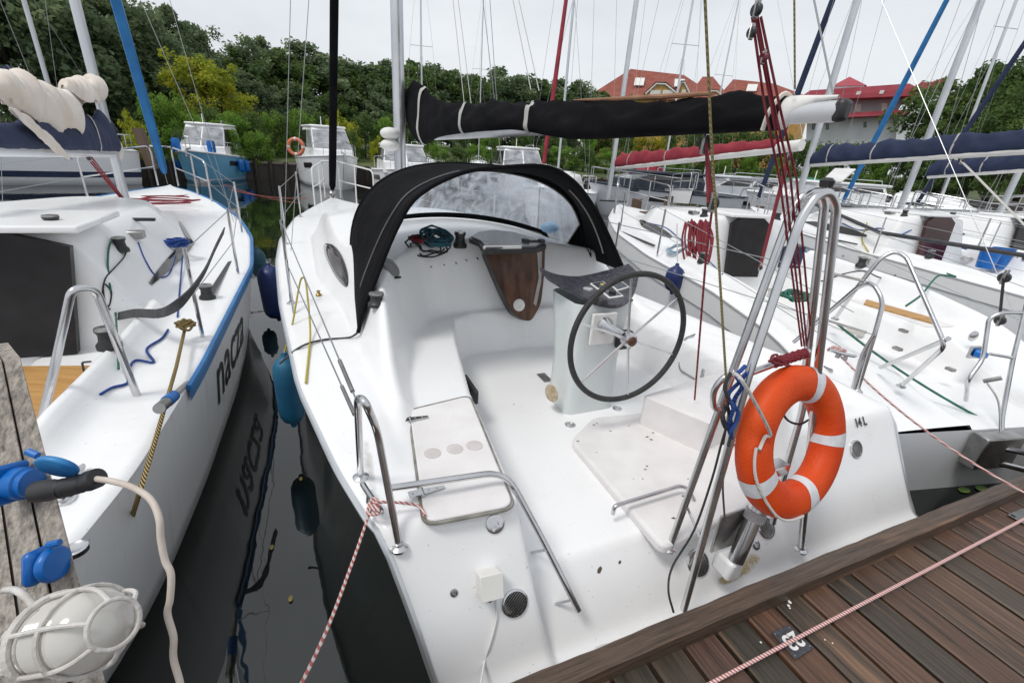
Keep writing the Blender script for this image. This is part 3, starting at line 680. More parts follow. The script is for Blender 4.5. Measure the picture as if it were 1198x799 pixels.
def bpt(f, dz=0, ds=0): return goose.lerp(bend, f) + Vector((0, 0, dz)) + bdir.cross(Vector((0, 0, 1))).normalized() * ds
bs = [(.025 * math.cos(a), .032 * math.sin(a)) for a in np.linspace(0, 2 * PI, 14, endpoint=False)]
boom = mk('boom', MB().sweep([bpt(0, -.01), bpt(.3, -.01), bpt(.6, -.005), bpt(1.0)], bs), mat('boom_alu', (.55, .56, .58), (.66, .67, .69), .35, .35, scale=3), yacht)
be = bpt(.985)
mk('boom_end_cap', MB().box(bpt(1.0), bdir.normalized() * .018, bdir.cross(Vector((0, 0, 1))).normalized() * .026, Vector((0, 0, .034))), BLACKP, boom, bevel=.015)
# cover: lofted bag over the boom
prof = []; cpts = []; cr = random.Random(9)
stn = [(-.04, .14, .40, .14), (-.03, .10, .50, .18), (.0, -.03, .52, .19), (.03, -.07, .49, .18), (.07, -.07, .42, .16), (.11, -.05, .34, .15), (.17, -.03, .275, .14), (.24, -.015, .24, .14), (.3, -.005, .225, .14), (.4, 0, .195, .13), (.50, .0, .17, .12), (.58, -.03, .148, .105), (.66, -.062, .125, .105), (.72, -.066, .11, .10), (.80, -.060, .080, .10), (.90, -.054, .064, .098), (.955, -.050, .056, .095)]
fs = np.linspace(stn[0][0], stn[-1][0], 90); rows = []
for f in fs:
    lo, hi, w = (np.interp(f, [s_[0] for s_ in stn], [s_[k] for s_ in stn]) for k in (1, 2, 3))
    row = []
    for j in range(28):
        a = 2 * PI * j / 28; x = math.sin(a); y = -math.cos(a)
        fold = .012 * math.sin(f * 75 + 3 * math.sin(a * 2)) * abs(x) + .010 * math.sin(f * 41 + a * 5) + .006 * math.sin(f * 130 + a * 3)
        fold += .016 * max(0, math.sin(f * 26 + 2.2 * y + 1)) ** 5; ww = (w * (.55 + .45 * (1 - y) / 2)) * .55
        row.append(tuple(bpt(f, lo + (hi - lo) * (y + 1) / 2 + (fold if y > 0 else 0), ww * x * (1 + fold * 4))))
    rows.append(row)
m = MB().grid(np.array(rows), cv=True); m.f.append(tuple(range(28))); m.f.append(tuple(89 * 28 + k for k in range(28)))
cover = mk('sail_cover', m, BLACKC, yacht, ang=70, fix=True)
for f in (.065, .31, .56):
    i = int((f - stn[0][0]) / (stn[-1][0] - stn[0][0]) * 89); P = [Vector(rows[i][j]) for j in range(28)]; cc = sum(P, Vector()) / 28
    P2 = [Vector(rows[min(i + 3, 89)][j]) for j in range(28)]
    mk('cover_strap', MB().grid(np.array([[tuple(cc + (p - cc) * 1.06) for p in P], [tuple(cc + (p - cc) * 1.06 + (q - p) * .34) for p, q in zip(P, P2)]]), cv=True), PIPE, cover)
# white sail rolled against the mast and at the clew
g2 = goose; rl = MB()
for k, dz in enumerate((-.10, .01)):
    c = mb0.lerp(mtop, (g2.z - mb0.z + dz) / (mtop.z - mb0.z)) - D.s * .11 - D.a * .07
    rl.sphere(c, .10, 14, 10, (1.0, 1.1, .60))
mk('sail_luff', rl, SAILW, yacht, ang=80)
cl = []
for f, z0, z1, w in ((.948, -.046, .052, .026), (.958, -.048, .055, .030), (.966, -.02, .055, .026), (.980, .028, .050, .014), (.995, .036, .046, .007)):
    cl.append([tuple(bpt(f, z0 + (z1 - z0) * (1 - math.cos(2 * PI * j / 20)) / 2, w * math.sin(2 * PI * j / 20))) for j in range(20)])
m = MB().grid(np.array(cl), cv=True); m.f.append(tuple(range(20)))
mk('sail_clew', m, SAILW, yacht, ang=60, fix=True)
mk('batten', MB().tube([bpt(.66, .135), bpt(.74, .115), bpt(.82, .100), bpt(.88, .090)], [.004, .010, .011, .008], 8), mat('wood_batten', (.22, .10, .05), (.34, .18, .10), .6, scale=10), yacht)
mk('clew_strap', MB().tube(catmull([bpt(.945, -.05, .03), bpt(.950, .01, .045), bpt(.955, .062, .016), bpt(.96, .02, -.04)], 5), .008, 6), SAILC, yacht)
def wire(name, a, b, r, m_, parent): return mk(name, MB().tube([a, b], r, 5), m_, parent)
def shroud_px(p0, p1, d0, d1, r=.0035, m_=None, name='shroud', parent=None):   # a wire between two lines of sight at given depths
    return wire(name, wd(*p0, d0), wd(*p1, d1), r, m_ or WIRE, parent or yacht)
bow = W(8.35, va(8.35), 1.14)
for sg in (-1, 1):
    ch = W(4.25, va(4.25) + sg * 1.2, .98); wire('shroud', ch, mb0.lerp(mtop, .72), .0035, WIRE, yacht)
    wire('shroud', W(4.45, va(4.45) + sg * 1.24, .98), mb0.lerp(mtop, .98), .0035, WIRE, yacht)
jt = mb0.lerp(mtop, .93) + D.a * .12
jib = mk('furled_jib', MB().tube([bow + (jt - bow) * f for f in (0.012, .02, .06, .3, .6, .9, 1)], [.03, .055, .062, .06, .05, .035, .015], 10), BLACKC, yacht)
mk('furler_drum', MB().lathe(bow - Vector((0, 0, .06)), (jt - bow), [(.03, 0), (.06, .02), (.06, .035), (.03, .05), (.03, .10), (.06, .115), (.06, .13), (.02, .16)], 16), STEELD, jib)
# topping lift and lazy jacks from the boom
wire('topping_lift', bpt(.99, .05), mtop, .003, WIRE, yacht)
for f, k in ((.315, .62), (.56, .62), (.56, .60), (.315, .60)): wire('lazy_jack', bpt(f, .22, .03 if k > .61 else -.03), mb0.lerp(mtop, k), .003, ROPE_W, yacht)
# mainsheet on the boom: upper block
blk = D.pv(828, 160, .10)
# ---- pushpit, arch, lifelines, stanchions, pulpit
TR = .0125
def vflange(p, n=None, r=.03): return MB().lathe(p, n or Vector((0, 0, 1)), [(r, -.004), (r, .004), (r * .75, .009), (r * .5, .012), (r * .5, .02)], 20)
def pvl(x, y, v): return D.pv(x, y, v)
f1 = S(*march(422, 558)); f2 = S(*march(467, 640)); v1 = D.loc(f1)[1]; v2 = D.loc(f2)[1]
pp = mk('pushpit', MB().tube(fillet([f1, pvl(418, 464, v1), pvl(427, 469, v1 + .015), pvl(441, 502, v1 + .05), f2], .05), TR, 10), STEEL, yacht)
mk('rail_flange', vflange(f1), STEEL, pp); mk('rail_flange', vflange(f2), STEEL, pp)
# grab rail from the pushpit down to the boarding step
j0 = D.pv(455, 571, v2 - .01); L_ = [j0]
zj = j0.z
L_ += [wz(592, 551, zj - .02), wz(640, 640, zj - .30), wz(677, 714, zj - .52)]
mk('boarding_rail', MB().tube(fillet(L_, .09), TR, 10), STEEL, pp)
for (x, y, px, py) in ((641, 640, 622, 646), (664, 697, 650, 706)):
    q = march(px, py); a = S(*q); t = min(range(200), key=lambda k: (L_[1].lerp(L_[3], k / 200) - a).length + abs(L_[1].lerp(L_[3], k / 200).z - (zj - .3 if y < 660 else zj - .48)))
    mk('rail_standoff', MB().tube([a, L_[1].lerp(L_[3], t / 200)], .006, 8), STEEL, pp)
# starboard pushpit
g1 = S(*march(1009, 441)); vg = D.loc(g1)[1]
gA = [D.pv(x, y, vg + .02 * k) for k, (x, y) in enumerate([(1023, 392), (1034, 352), (1021, 331), (1006, 334)])]
gf = W(D.loc(gA[-1])[0] + .28, vg + .06, .93)
pp2 = mk('pushpit', MB().tube(fillet([g1] + gA + [gf], .06), TR, 10), STEEL, yacht)
mk('rail_flange', vflange(g1), STEEL, pp2)
lo = D.pv(988, 492, vg - .04)
mk('boarding_rail', MB().tube(fillet([gA[0], D.pv(1009, 414, vg - .01), lo, D.pv(962, 600, vg - .30)], .08), TR, 10), STEEL, pp2)
# stern arch: two slender inverted V hoops side by side
FA = [wz(783, 641, .462), D.pu(862, 422, .31), D.pu(927, 245, .33), D.pu(941, 226, .33), D.pu(955, 222, .33), D.pu(965, 236, .33), D.pu(943, 428, .31), D.pu(940, 476, .31), D.pu(914, 568, .30), D.pu(904, 612, .27)]
AA = [wz(800, 713, .312), D.pu(876, 437, .17), D.pu(936, 257, .24), D.pu(954, 229, .24), D.pu(970, 224, .24), D.pu(979, 242, .24), D.pu(957, 431, .20), wz(937, 643, .335)]
arch = mk('stern_arch', MB().tube(fillet(FA, .06), .0150, 12), STEEL, yacht)
mk('arch_hoop', MB().tube(fillet(AA, .06), .0150, 12), STEEL, arch)
mk('rail_flange', vflange(FA[0]), STEEL, arch); mk('rail_flange', vflange(AA[-1]), STEEL, arch)
bx = D.pu(848, 446, .25); by = D.pu(946, 411, .27)
mk('arch_crossbar', MB().tube([D.pu(868, 440, .27), by], .013, 10), STEEL, arch)
mk('arch_hook', MB().tube(catmull([D.pu(868, 440, .28), D.pu(850, 440, .29), D.pu(836, 456, .30), D.pu(835, 475, .30), D.pu(842, 479, .30)], 5), .012, 10), STEEL, arch)
mk('hoop_link', MB().tube([D.pu(783 + 20, 590, .30), D.pu(823, 640, .12)], .006, 8), STEEL, arch)
# handhold on the platform
h0 = wz(717, 601, .508); h1 = D.pz(717, 601, .508)
mk('platform_handrail', MB().tube(fillet([h0, h0 + Vector((0, 0, .045)), wz(796, 568, .56), wz(806, 572, .552), wz(812, 585, .508)], .04), .010, 10), STEEL, yacht)
# sign plate on top of the arch
tp = D.pu(966, 219, .28)
sl = [D.pu(957, 217, .30), D.pu(976, 199, .42), D.pu(1001, 200, .42), D.pu(984, 215, .30)]
mk('arch_top_plate', MB().prism(sl, (0, 0, .008)), WHITEP, arch, bevel=.003, fix=True)
mk('stern_light', MB().lathe(tp + Vector((0, 0, .0)), (0, 0, 1), [(.02, 0), (.024, .02), (.012, .03)], 12), BLACKP, arch)
# outboard bracket / tiller tube on the transom
tb0 = D.pu(861, 655, .13); tb1 = D.pu(889, 588, .16)
brk = mk('outboard_bracket', MB().tube([tb0, tb0.lerp(tb1, .45), tb1], [.034, .034, .034], 16), STEEL, yacht)
mk('bracket_shaft', MB().tube([tb0.lerp(tb1, .6), tb1 + (tb1 - tb0) * .55], .021, 14), STEELD, brk)
mk('bracket_collar', MB().tube([tb0.lerp(tb1, .72), tb0.lerp(tb1, .86)], .042, 16), mat('grey_plastic', (.33, .33, .34), (.42, .42, .43), .5, scale=20), brk)
hd = tb1 + (tb1 - tb0) * .58
mk('bracket_head', MB().box(hd, (tb1 - tb0).normalized() * .022, D.s * .055, D.a * .03), STEEL, brk, bevel=.006)
pl = tb0.lerp(tb1, .45) + D.a * .045
mk('bracket_plate', MB().box(pl - D.s * .06, D.s * .07, Vector((0, 0, .10)), D.a * .006), STEELD, brk, bevel=.004)
mk('bracket_plate', MB().box(pl + D.s * .06, D.s * .02, Vector((0, 0, .07)), D.a * .006), STEELD, brk, bevel=.004)
mk('bracket_base', MB().box(tb0 - Vector((0, 0, .05)) + D.a * .03, D.s * .04, D.a * .05, Vector((0, 0, .05))), GEL, brk, bevel=.015)
# stanchions and lifelines
def stan(u, sg, h=.60, name='stanchion'):
    p = W(u, va(u) + sg * (half(u) - .07), zg(u)); 
    o = mk(name, MB().tube([p, p + Vector((0, 0, h))], .011, 8), STEEL, yacht); mk('stanchion_foot', vflange(p, r=.035), STEEL, o); return p
sp = {}
for sg in (-1, 1):
    for u in (2.75, 4.7, 6.4): sp[(sg, u)] = stan(u, sg)
    p = sp[(sg, 2.75)]; mk('stanchion_brace', MB().tube([p + Vector((0, 0, .33)), p - D.a * .22 - D.s * sg * .02], .009, 8), STEEL, yacht)
rt = {-1: (D.pv(416, 466, v1), D.pv(418, 492, v1)), 1: (gA[2], gA[0])}
for sg in (-1, 1):
    pul = W(7.3, va(7.3) + sg * (half(7.3) - .03), zg(7.3))
    for k, h in enumerate((.58, .30)):
        P = [rt[sg][k]] + [sp[(sg, u)] + Vector((0, 0, h)) for u in (2.75, 4.7, 6.4)] + [pul + Vector((0, 0, h))]
        mk('lifeline', MB().tube(P, .0035, 6), WIRE, yacht)
        a, b = P[0], P[1]; mk('turnbuckle', MB().tube([a.lerp(b, .02), a.lerp(b, .12)], .008, 8), STEELD, yacht)
WPT = mat('white_tube', (.74, .74, .74), (.8, .8, .8), .3, scale=8)
def pulpit(parent, w, L, va_, half_, zg_, mat_, h=.6, r=.0125, u0=None):
    u0 = u0 or L - 1.05; m = MB()
    for sg in (-1, 1):
        a = w(u0, va_(u0) + sg * (half_(u0) - .04), zg_(u0)); b = w(u0 + .45, va_(u0 + .45) + sg * (half_(u0 + .45) - .02), zg_(u0 + .45)); e = w(L - .1, va_(L - .1) + sg * .13, zg_(L))
        up = Vector((0, 0, h))
        m.tube(fillet([a, a + up * .98, b + up * 1.02, e + up * 1.05, e + Vector((0, 0, .02))], .10), r, 8)
        m.tube([b, b + up * 1.02], r, 8); m.tube([a + up * .5, e + up * .52], r * .8, 8)
    a = w(L - .1, va_(L - .1) + .13, zg_(L) + h * 1.05); b = w(L - .1, va_(L - .1) - .13, zg_(L) + h * 1.05); m.tube([a, b], r, 8)
    return mk('pulpit', m, mat_, parent)
pulpit(yacht, W, 8.4, va, half, zg, WPT)
# ================================================================ things on the yacht
def coil(c, n, R, turns, r, seed, squash=1.0, ax=None, messy=.25):
    rr = random.Random(seed); x = n.orthogonal().normalized() if ax is None else ax; y = n.cross(x); P = []
    N = turns * 14
    for i in range(N):
        a = 2 * PI * i / 14; k = R * (1 + messy * math.sin(i * .37 + seed) * rr.uniform(.6, 1)); tilt = i / N
        P.append(c + x * (math.cos(a) * k + rr.uniform(-1, 1) * R * messy * .3) + y * (math.sin(a) * k * squash + rr.uniform(-1, 1) * R * messy * .3) + n * (r + abs(math.sin(i * .5 + seed)) * r * 3 + rr.random() * r * 2 + tilt * r * turns * .5))
    return catmull(P, 3)
def rope_pile(px, py, R, turns, r, seed, m_, label, cat='rope coil', squash=1, messy=.4):
    q = march(px, py); c = S(*q); n = snrm(*q)
    return solo('rope_coil', label, cat, MB().tube(coil(c, n, R, turns, r, seed, squash, D.s, messy), r, 6), m_)
rope_pile(510, 283, .085, 11, .0075, 1, ROPE_T, 'teal rope piled beside the black winch on the coachroof under the dodger', messy=.55)
rope_pile(491, 285, .055, 5, .007, 2, ROPE_R, 'small dark red rope bundle at the left end of the teal rope pile', messy=.5)
rope_pile(499, 288, .12, 4, .006, 5, ROPE_K, 'thin black line looped around the teal rope pile under the dodger', squash=.6, messy=.5)
# lifebuoy
RC = W(.144, .262, 1.027); yaw, pit = -.075, .30
rn = (-D.a * math.cos(yaw) * math.cos(pit) - D.s * math.sin(yaw) * math.cos(pit) + Vector((0, 0, math.sin(pit)))).normalized()
rx = Vector((0, 0, 1)).cross(rn).normalized(); ry = rn.cross(rx)
RR, rr_ = .234, .0697
buoy = thing('lifebuoy', 'orange ring lifebuoy with white reflective bands hanging on the stern arch', 'lifebuoy', RC - Vector((0, 0, .3)))
NA_, NB_ = 96, 26; A = []
for i in range(NA_):
    a = 2 * PI * i / NA_; d = rx * math.cos(a) + ry * math.sin(a); row = []
    nt = math.exp(-((math.degrees(a) - 162 + 180) % 360 - 180) ** 2 / 70) + 0
    for j in range(NB_):
        b = 2 * PI * j / NB_; e = 2.5; cb, sb = math.cos(b), math.sin(b); k = (abs(cb) ** e + abs(sb) ** e) ** (-1 / e)
        k *= 1 - .20 * nt * max(0, (cb * .6 + sb * .6))
        row.append(tuple(RC + d * (RR + rr_ * cb * k) + rn * rr_ * .78 * sb * k))
    A.append(row)
body = mk('ring_body', MB().grid(np.array(A), cu=True, cv=True), ORANGE, buoy, ang=80, fix=True)
for am in (68, 352, 204, 283):
    B_ = []
    for a in np.radians(np.linspace(am - 6.5, am + 6.5, 6)):
        d = rx * math.cos(a) + ry * math.sin(a); row = []
        for j in range(NB_):
            b = 2 * PI * j / NB_; e = 2.5; cb, sb = math.cos(b), math.sin(b); k = (abs(cb) ** e + abs(sb) ** e) ** (-1 / e) * 1.018
            row.append(tuple(RC + d * (RR + rr_ * cb * k) + rn * rr_ * .78 * sb * k))
        B_.append(row)
    mk('reflective_band', MB().grid(np.array(B_), cv=True), REFLT, buoy, ang=80, fix=True)
gl = []
for a in np.radians(np.linspace(169, 268, 24)):
    d = rx * math.cos(a) + ry * math.sin(a); w_ = .006 * math.sin((a - 2.95) * 6); gl.append(RC + d * (RR + rr_ * .80 + w_) + rn * rr_ * .66)
mk('grab_line', MB().tube(gl, .0055, 6), ROPE_W, buoy)
def rpt(a, k=.4, h=.85): a = math.radians(a); d = rx * math.cos(a) + ry * math.sin(a); return RC + d * (RR + rr_ * k) + rn * rr_ * h
mk('lanyard', MB().tube(catmull([rpt(170, .75, .8), rpt(166, .5, .72), rpt(160, .45, .80), rpt(155, .55, 1.0), D.pu(868, 445, .10), D.pu(853, 437, .2)], 5), .0065, 6), ROPE_W, buoy)
mk('hang_strap', MB().tube(catmull([rpt(88, .95, -.2), D.pu(905, 424, .2), D.pu(903, 417, .24), D.pu(909, 415, .27), D.pu(911, 420, .24), rpt(86, .95, -.4)], 4), .005, 6), ROPE_R, buoy)
# red rope wrapped on the arch crossbar
P = []
for i in range(60):
    t = i / 59; c = D.pu(904, 425, .27).lerp(D.pu(942, 413, .27), t); a = i * 1.9; P.append(c + Vector((0, 0, math.sin(a) * .018)) + D.a * math.cos(a) * .018)
solo('rope_wrap', 'dark red rope wound around the crossbar above the orange lifebuoy', 'rope', MB().tube(catmull(P, 3), .0055, 6), ROPE_R)
# blue and black lines hanging from the arch
for k, (m_, r, px, lab) in enumerate([(ROPE_B, .007, [(872, 428), (862, 440), (868, 452), (858, 470), (864, 486), (855, 505), (858, 516), (852, 498), (858, 478), (852, 462), (866, 446), (874, 436)], 'blue rope hanging in loops left of the orange lifebuoy'),
                             (ROPE_K, .0065, [(855, 436), (848, 452), (852, 470), (846, 486), (850, 502), (845, 490), (850, 474), (856, 500), (852, 522)], 'black line hanging in a tangle from the arch beside the blue rope')]):
    solo('hanging_rope', lab, 'rope', MB().tube(catmull([D.pu(x, y, .16 - .012 * (i % 3)) for i, (x, y) in enumerate(px)], 5), r, 6), m_)
solo('black_cable', 'black cable running down the arch legs to the pier edge', 'cable', MB().tube(catmull([D.pu(868, 452, .22), D.pu(848, 505, .20), D.pu(833, 560, .20), D.pu(812, 620, .17), D.pu(787, 662, .15), D.pu(782, 690, .10), D.pu(788, 716, .06)], 6), .0045, 6), BLACKP)
solo('black_cable', 'black lead from the outboard bracket up behind the lifebuoy', 'cable', MB().tube(catmull([D.pu(848, 610, .12), D.pu(846, 560, .2), D.pu(856, 520, .2), D.pu(856, 480, .2)], 6), .004, 6), BLACKP)
solo('dark_strop', 'dark bungee loop hanging inside the lifebuoy ring', 'rope', MB().tube(catmull([D.pu(913, 440, .27), D.pu(912, 470, .27), D.pu(920, 490, .25), D.pu(935, 496, .24), D.pu(948, 490, .26)], 6), .005, 6), ROPE_K)
# backstay tackle: red parts between a block up high and the arch
tb = D.pu(885, 12, .28); te = D.pu(945, 415, .30)
bst = thing('backstay_tackle', 'red four part rope tackle with black block rising from the stern arch', 'tackle', te)
for k, (x0, x1, x2) in enumerate(((880, 912, 938), (886, 925, 944), (890, 932, 950), (883, 918, 941))):
    mk('rope_part', MB().tube([D.pu(x0, 20, .30), D.pu((x0 + x1) / 2 + k - 2, 120, .30), D.pu(x1, 210, .31), D.pu(x2, 405, .31)], .0036, 6), ROPE_R, bst)
def block(c, parent, s=.05, m_=None, ax=None):
    ax = ax or D.s; o = mk('block', MB().lathe(c - ax * s * .3, ax, [(s * .5, 0), (s * .62, s * .12), (s * .62, s * .48), (s * .5, s * .6)], 16), m_ or BLACKP, parent)
    m = MB().box(c + Vector((0, 0, s * .1)), ax * s * .36, D.a * s * .16, Vector((0, 0, s * .9))); mk('block_cheek', m, STEELD, o, bevel=.004); return o
block(tb, bst, .026); block(tb - Vector((0, 0, .05)), bst, .022)
block(D.pu(893, 68, .30), bst, .022, mat('red_block', (.14, .02, .03), (.2, .04, .05), .4))
mk('backstay', MB().tube([tb + Vector((0, 0, .05)), mtop], .004, 6), WIRE, bst)
kn = D.pu(943, 345, .31)
# olive halyard dropping to the arch
solo('olive_line', 'thin olive line running straight up past the boom from the stern arch', 'rope', MB().tube([D.pu(823, -40, .42), D.pu(832, 160, .40), D.pu(852, 485, .22), D.pu(846, 520, .2)], .0042, 6), ROPE_OL)
solo('olive_line', 'olive backstay line right of the red tackle reaching to the boom end', 'rope', MB().tube([D.pu(929, -40, .45), D.pu(930, 105, .40)], .003, 6), ROPE_OL)
# mainsheet
ms = thing('mainsheet', 'red flecked mainsheet tackle hanging under the boom with black blocks', 'tackle', D.pv(838, 235, .14))
ub = D.pv(826, 168, .16); lb = D.pv(834, 238, .16)
block(ub, ms, .055); block(lb, ms, .045)
for k in (-1, 0, 1): mk('rope_part', MB().tube([ub + D.s * .018 * k + D.a * .02 * k, lb + D.s * .016 * k + D.a * .01], .0065, 6), ROPE_R, ms)
mk('rope_tail', MB().tube([lb, D.pv(826, 300, .2), W(.95, .60, .72)], .005, 6), ROPE_R, ms)
mk('shackle', MB().tube(catmull([ub + Vector((0, 0, .06)), bpt(.74, -.05, .02), bpt(.745, -.05, -.02), ub + Vector((0, 0, .06))], 4), .006, 6), STEELD, ms)
# fenders
def fender(name_lab, top, r, L, m_, lean=Vector((0, 0, 0)), rope=None, rope_m=None, group=None):
    o = thing('fender', name_lab, 'fender', top - Vector((0, 0, L)), group)
    ax = (Vector((0, 0, -1)) + lean).normalized()
    pr = [(.018, -.035), (.022, -.01), (r * .35, .0), (r * .72, .025), (r * .93, .06), (r, .11), (r, L - .11), (r * .93, L - .06), (r * .7, L - .02), (r * .3, L), (.022, L + .012), (.016, L + .035)]
    mk('fender_body', MB().lathe(top, ax, pr, 24), m_, o, ang=70)
    if rope: mk('fender_line', MB().tube(rope, .006, 6), rope_m or ROPE_W, o)
    return o
ft = wz(333, 418, .72)
fender('faded blue cylindrical fender on a yellow line at the port side of the wheel yacht', ft, .083, .48, BLUEF, rope=catmull([ft + Vector((0, 0, .03)), wz(341, 385, .86), wz(350, 335, 1.10), wz(354, 325, 1.16), wz(358, 332, 1.12), wz(363, 385, .92), S(*march(361, 420), .01), S(*march(358, 450), .01)], 5), rope_m=ROPE_YL)
ft = wz(314, 312, .80)
fender('large dark blue fender squeezed between the lettered hull and the wheel yacht', ft, .125, .55, NAVYF, lean=Vector((.06, 0, 0)))
ft = wz(300, 292, .72); fender('dark teal fender hanging beyond the large blue one', ft, .09, .35, mat('teal_fender', (.02, .09, .14), (.03, .12, .17), .45))
# mooring lines
ml = MB().tube(catmull([wz(440, 585, .86), wz(430, 607, .82), wd(415, 650, 1.35), wd(385, 730, 1.15), wd(350, 805, 1.0)], 8), .0045, 8)
solo('mooring_line', 'red and white mooring rope from the port stern cleat to the pier', 'rope', ml, ROPE_RW)
P = [wz(440, 586, .86), wz(433, 590, .845), wz(439, 597, .87), wz(444, 590, .85), wz(436, 583, .86), wz(430, 600, .84), wz(443, 600, .87), wz(440, 588, .88), wz(470, 588, .85), wz(490, 592, .83), wz(497, 603, .825)]
solo('cleat_hitch', 'red and white rope hitched on the port stern cleat', 'rope', MB().tube(catmull(P, 5), .0052, 8), ROPE_RW)
q = march(580, 712); a = W(*[0, 0, 0]); pbx = OFF
c1 = D.pu(577, 692, .17); P = [S(*march(577, 691), .03)] + [S(*march(x, y), .014) for x, y in ((580, 705), (581, 722), (577, 742), (571, 762), (566, 780))] + [wz(560, 815, .36)]
solo('power_cable', 'thin white power cable trailing from the white box on the stern', 'cable', MB().tube(catmull(P, 6), .0045, 6), WHITEP)
# ================================================================ pier
def wood(name, cols, ang, streak=.5, rough=.46, use_tint=True, scale=1.0, vert=False):
    m = bpy.data.materials.new(name); m.use_nodes = True; N = m.node_tree.nodes; L = m.node_tree.links; b = N['Principled BSDF']
    tc = N.new('ShaderNodeTexCoord'); mp = N.new('ShaderNodeMapping'); mp.inputs['Rotation'].default_value = (0, 0, -math.radians(ang)); L.new(tc.outputs['Object'], mp.inputs[0])
    mp2 = N.new('ShaderNodeMapping'); mp2.inputs['Scale'].default_value = (36 * scale, 36 * scale, .45 * scale) if vert else (42 * scale, 1.5 * scale, 42 * scale); L.new(mp.outputs[0], mp2.inputs[0])
    n1 = N.new('ShaderNodeTexNoise'); n1.inputs['Scale'].default_value = 2; n1.inputs['Detail'].default_value = 8; n1.inputs['Roughness'].default_value = .7; L.new(mp2.outputs[0], n1.inputs['Vector'])
    mp3 = N.new('ShaderNodeMapping'); mp3.inputs['Scale'].default_value = (7, 7, .55) if vert else (7, .55, 7); L.new(mp.outputs[0], mp3.inputs[0])
    n2 = N.new('ShaderNodeTexNoise'); n2.inputs['Scale'].default_value = 1.6; n2.inputs['Detail'].default_value = 5; n2.inputs['Distortion'].default_value = .25; L.new(mp3.outputs[0], n2.inputs['Vector'])
    a = N.new('ShaderNodeAttribute'); a.attribute_name = 'tint'
    r = N.new('ShaderNodeValToRGB'); el = r.color_ramp.elements
    for i, c in enumerate(cols):
        e = el[i] if i < 2 else el.new(1); e.position = i / (len(cols) - 1); e.color = (*c, 1)
    if use_tint: L.new(a.outputs['Fac'], r.inputs[0])
    else: L.new(n2.outputs['Fac'], r.inputs[0])
    r2 = N.new('ShaderNodeValToRGB'); r2.color_ramp.elements[0].position = .32; r2.color_ramp.elements[1].position = .72
    r2.color_ramp.elements[0].color = (.30, .29, .28, 1); r2.color_ramp.elements[1].color = (1.7, 1.62, 1.55, 1); L.new(n1.outputs['Fac'], r2.inputs[0])
    mx = N.new('ShaderNodeMix'); mx.data_type = 'RGBA'; mx.blend_type = 'MULTIPLY'; mx.inputs[0].default_value = 1; L.new(r.outputs[0], mx.inputs[6]); L.new(r2.outputs[0], mx.inputs[7])
    r3 = N.new('ShaderNodeValToRGB'); r3.color_ramp.elements[0].position = .60; r3.color_ramp.elements[1].position = .72
    r3.color_ramp.elements[0].color = (0, 0, 0, 1); r3.color_ramp.elements[1].color = (streak,) * 3 + (1,); L.new(n2.outputs['Fac'], r3.inputs[0])
    mx2 = N.new('ShaderNodeMix'); mx2.data_type = 'RGBA'; mx2.inputs[7].default_value = (.34, .19, .11, 1); L.new(mx.outputs[2], mx2.inputs[6]); L.new(r3.outputs[0], mx2.inputs[0])
    v = N.new('ShaderNodeTexVoronoi'); v.inputs['Scale'].default_value = 3.2; L.new(mp.outputs[0], v.inputs['Vector'])
    rk = N.new('ShaderNodeValToRGB'); rk.color_ramp.elements[0].position = .03; rk.color_ramp.elements[1].position = .07; rk.color_ramp.elements[0].color = (.25, .22, .2, 1); rk.color_ramp.elements[1].color = (1, 1, 1, 1); L.new(v.outputs['Distance'], rk.inputs[0])
    mx3 = N.new('ShaderNodeMix'); mx3.data_type = 'RGBA'; mx3.blend_type = 'MULTIPLY'; mx3.inputs[0].default_value = 1; L.new(mx2.outputs[2], mx3.inputs[6]); L.new(rk.outputs[0], mx3.inputs[7])
    L.new(mx3.outputs[2], b.inputs['Base Color'])
    mr = N.new('ShaderNodeMapRange'); mr.inputs[3].default_value = rough - .25; mr.inputs[4].default_value = rough + .25; L.new(n2.outputs['Fac'], mr.inputs[0]); L.new(mr.outputs[0], b.inputs['Roughness'])
    bp = N.new('ShaderNodeBump'); bp.inputs['Strength'].default_value = .6; bp.inputs['Distance'].default_value = .004; L.new(n1.outputs['Fac'], bp.inputs['Height']); L.new(bp.outputs[0], b.inputs['Normal'])
    return m
PLANK = wood('wet_planks', [(.040, .036, .026), (.066, .048, .034), (.110, .054, .032), (.115, .072, .048), (.085, .046, .036)], 24, .6)
BEAMW = wood('edge_beam_wood', [(.060, .044, .033), (.115, .075, .052)], -66, .55, use_tint=False)
pier = thing('pier', 'dark wet wooden pier of wide planks with a raised edge beam', 'pier', W(-1.2, .5, 0))
ZD, ZC = .42, .5
ui = D.pz(900, 700, ZC)[0]
m = MB(); tint = []; rr = random.Random(11); pitch = .1545; v0 = D.pz(874.8, 724.2, ZD)[1]
known = {0: .55, -1: .05, 1: .25, 2: .60, 3: .12, 4: .38, 5: .30, 6: .70, 7: .22, 8: .45, 9: .3, -2: .95, -3: .2}
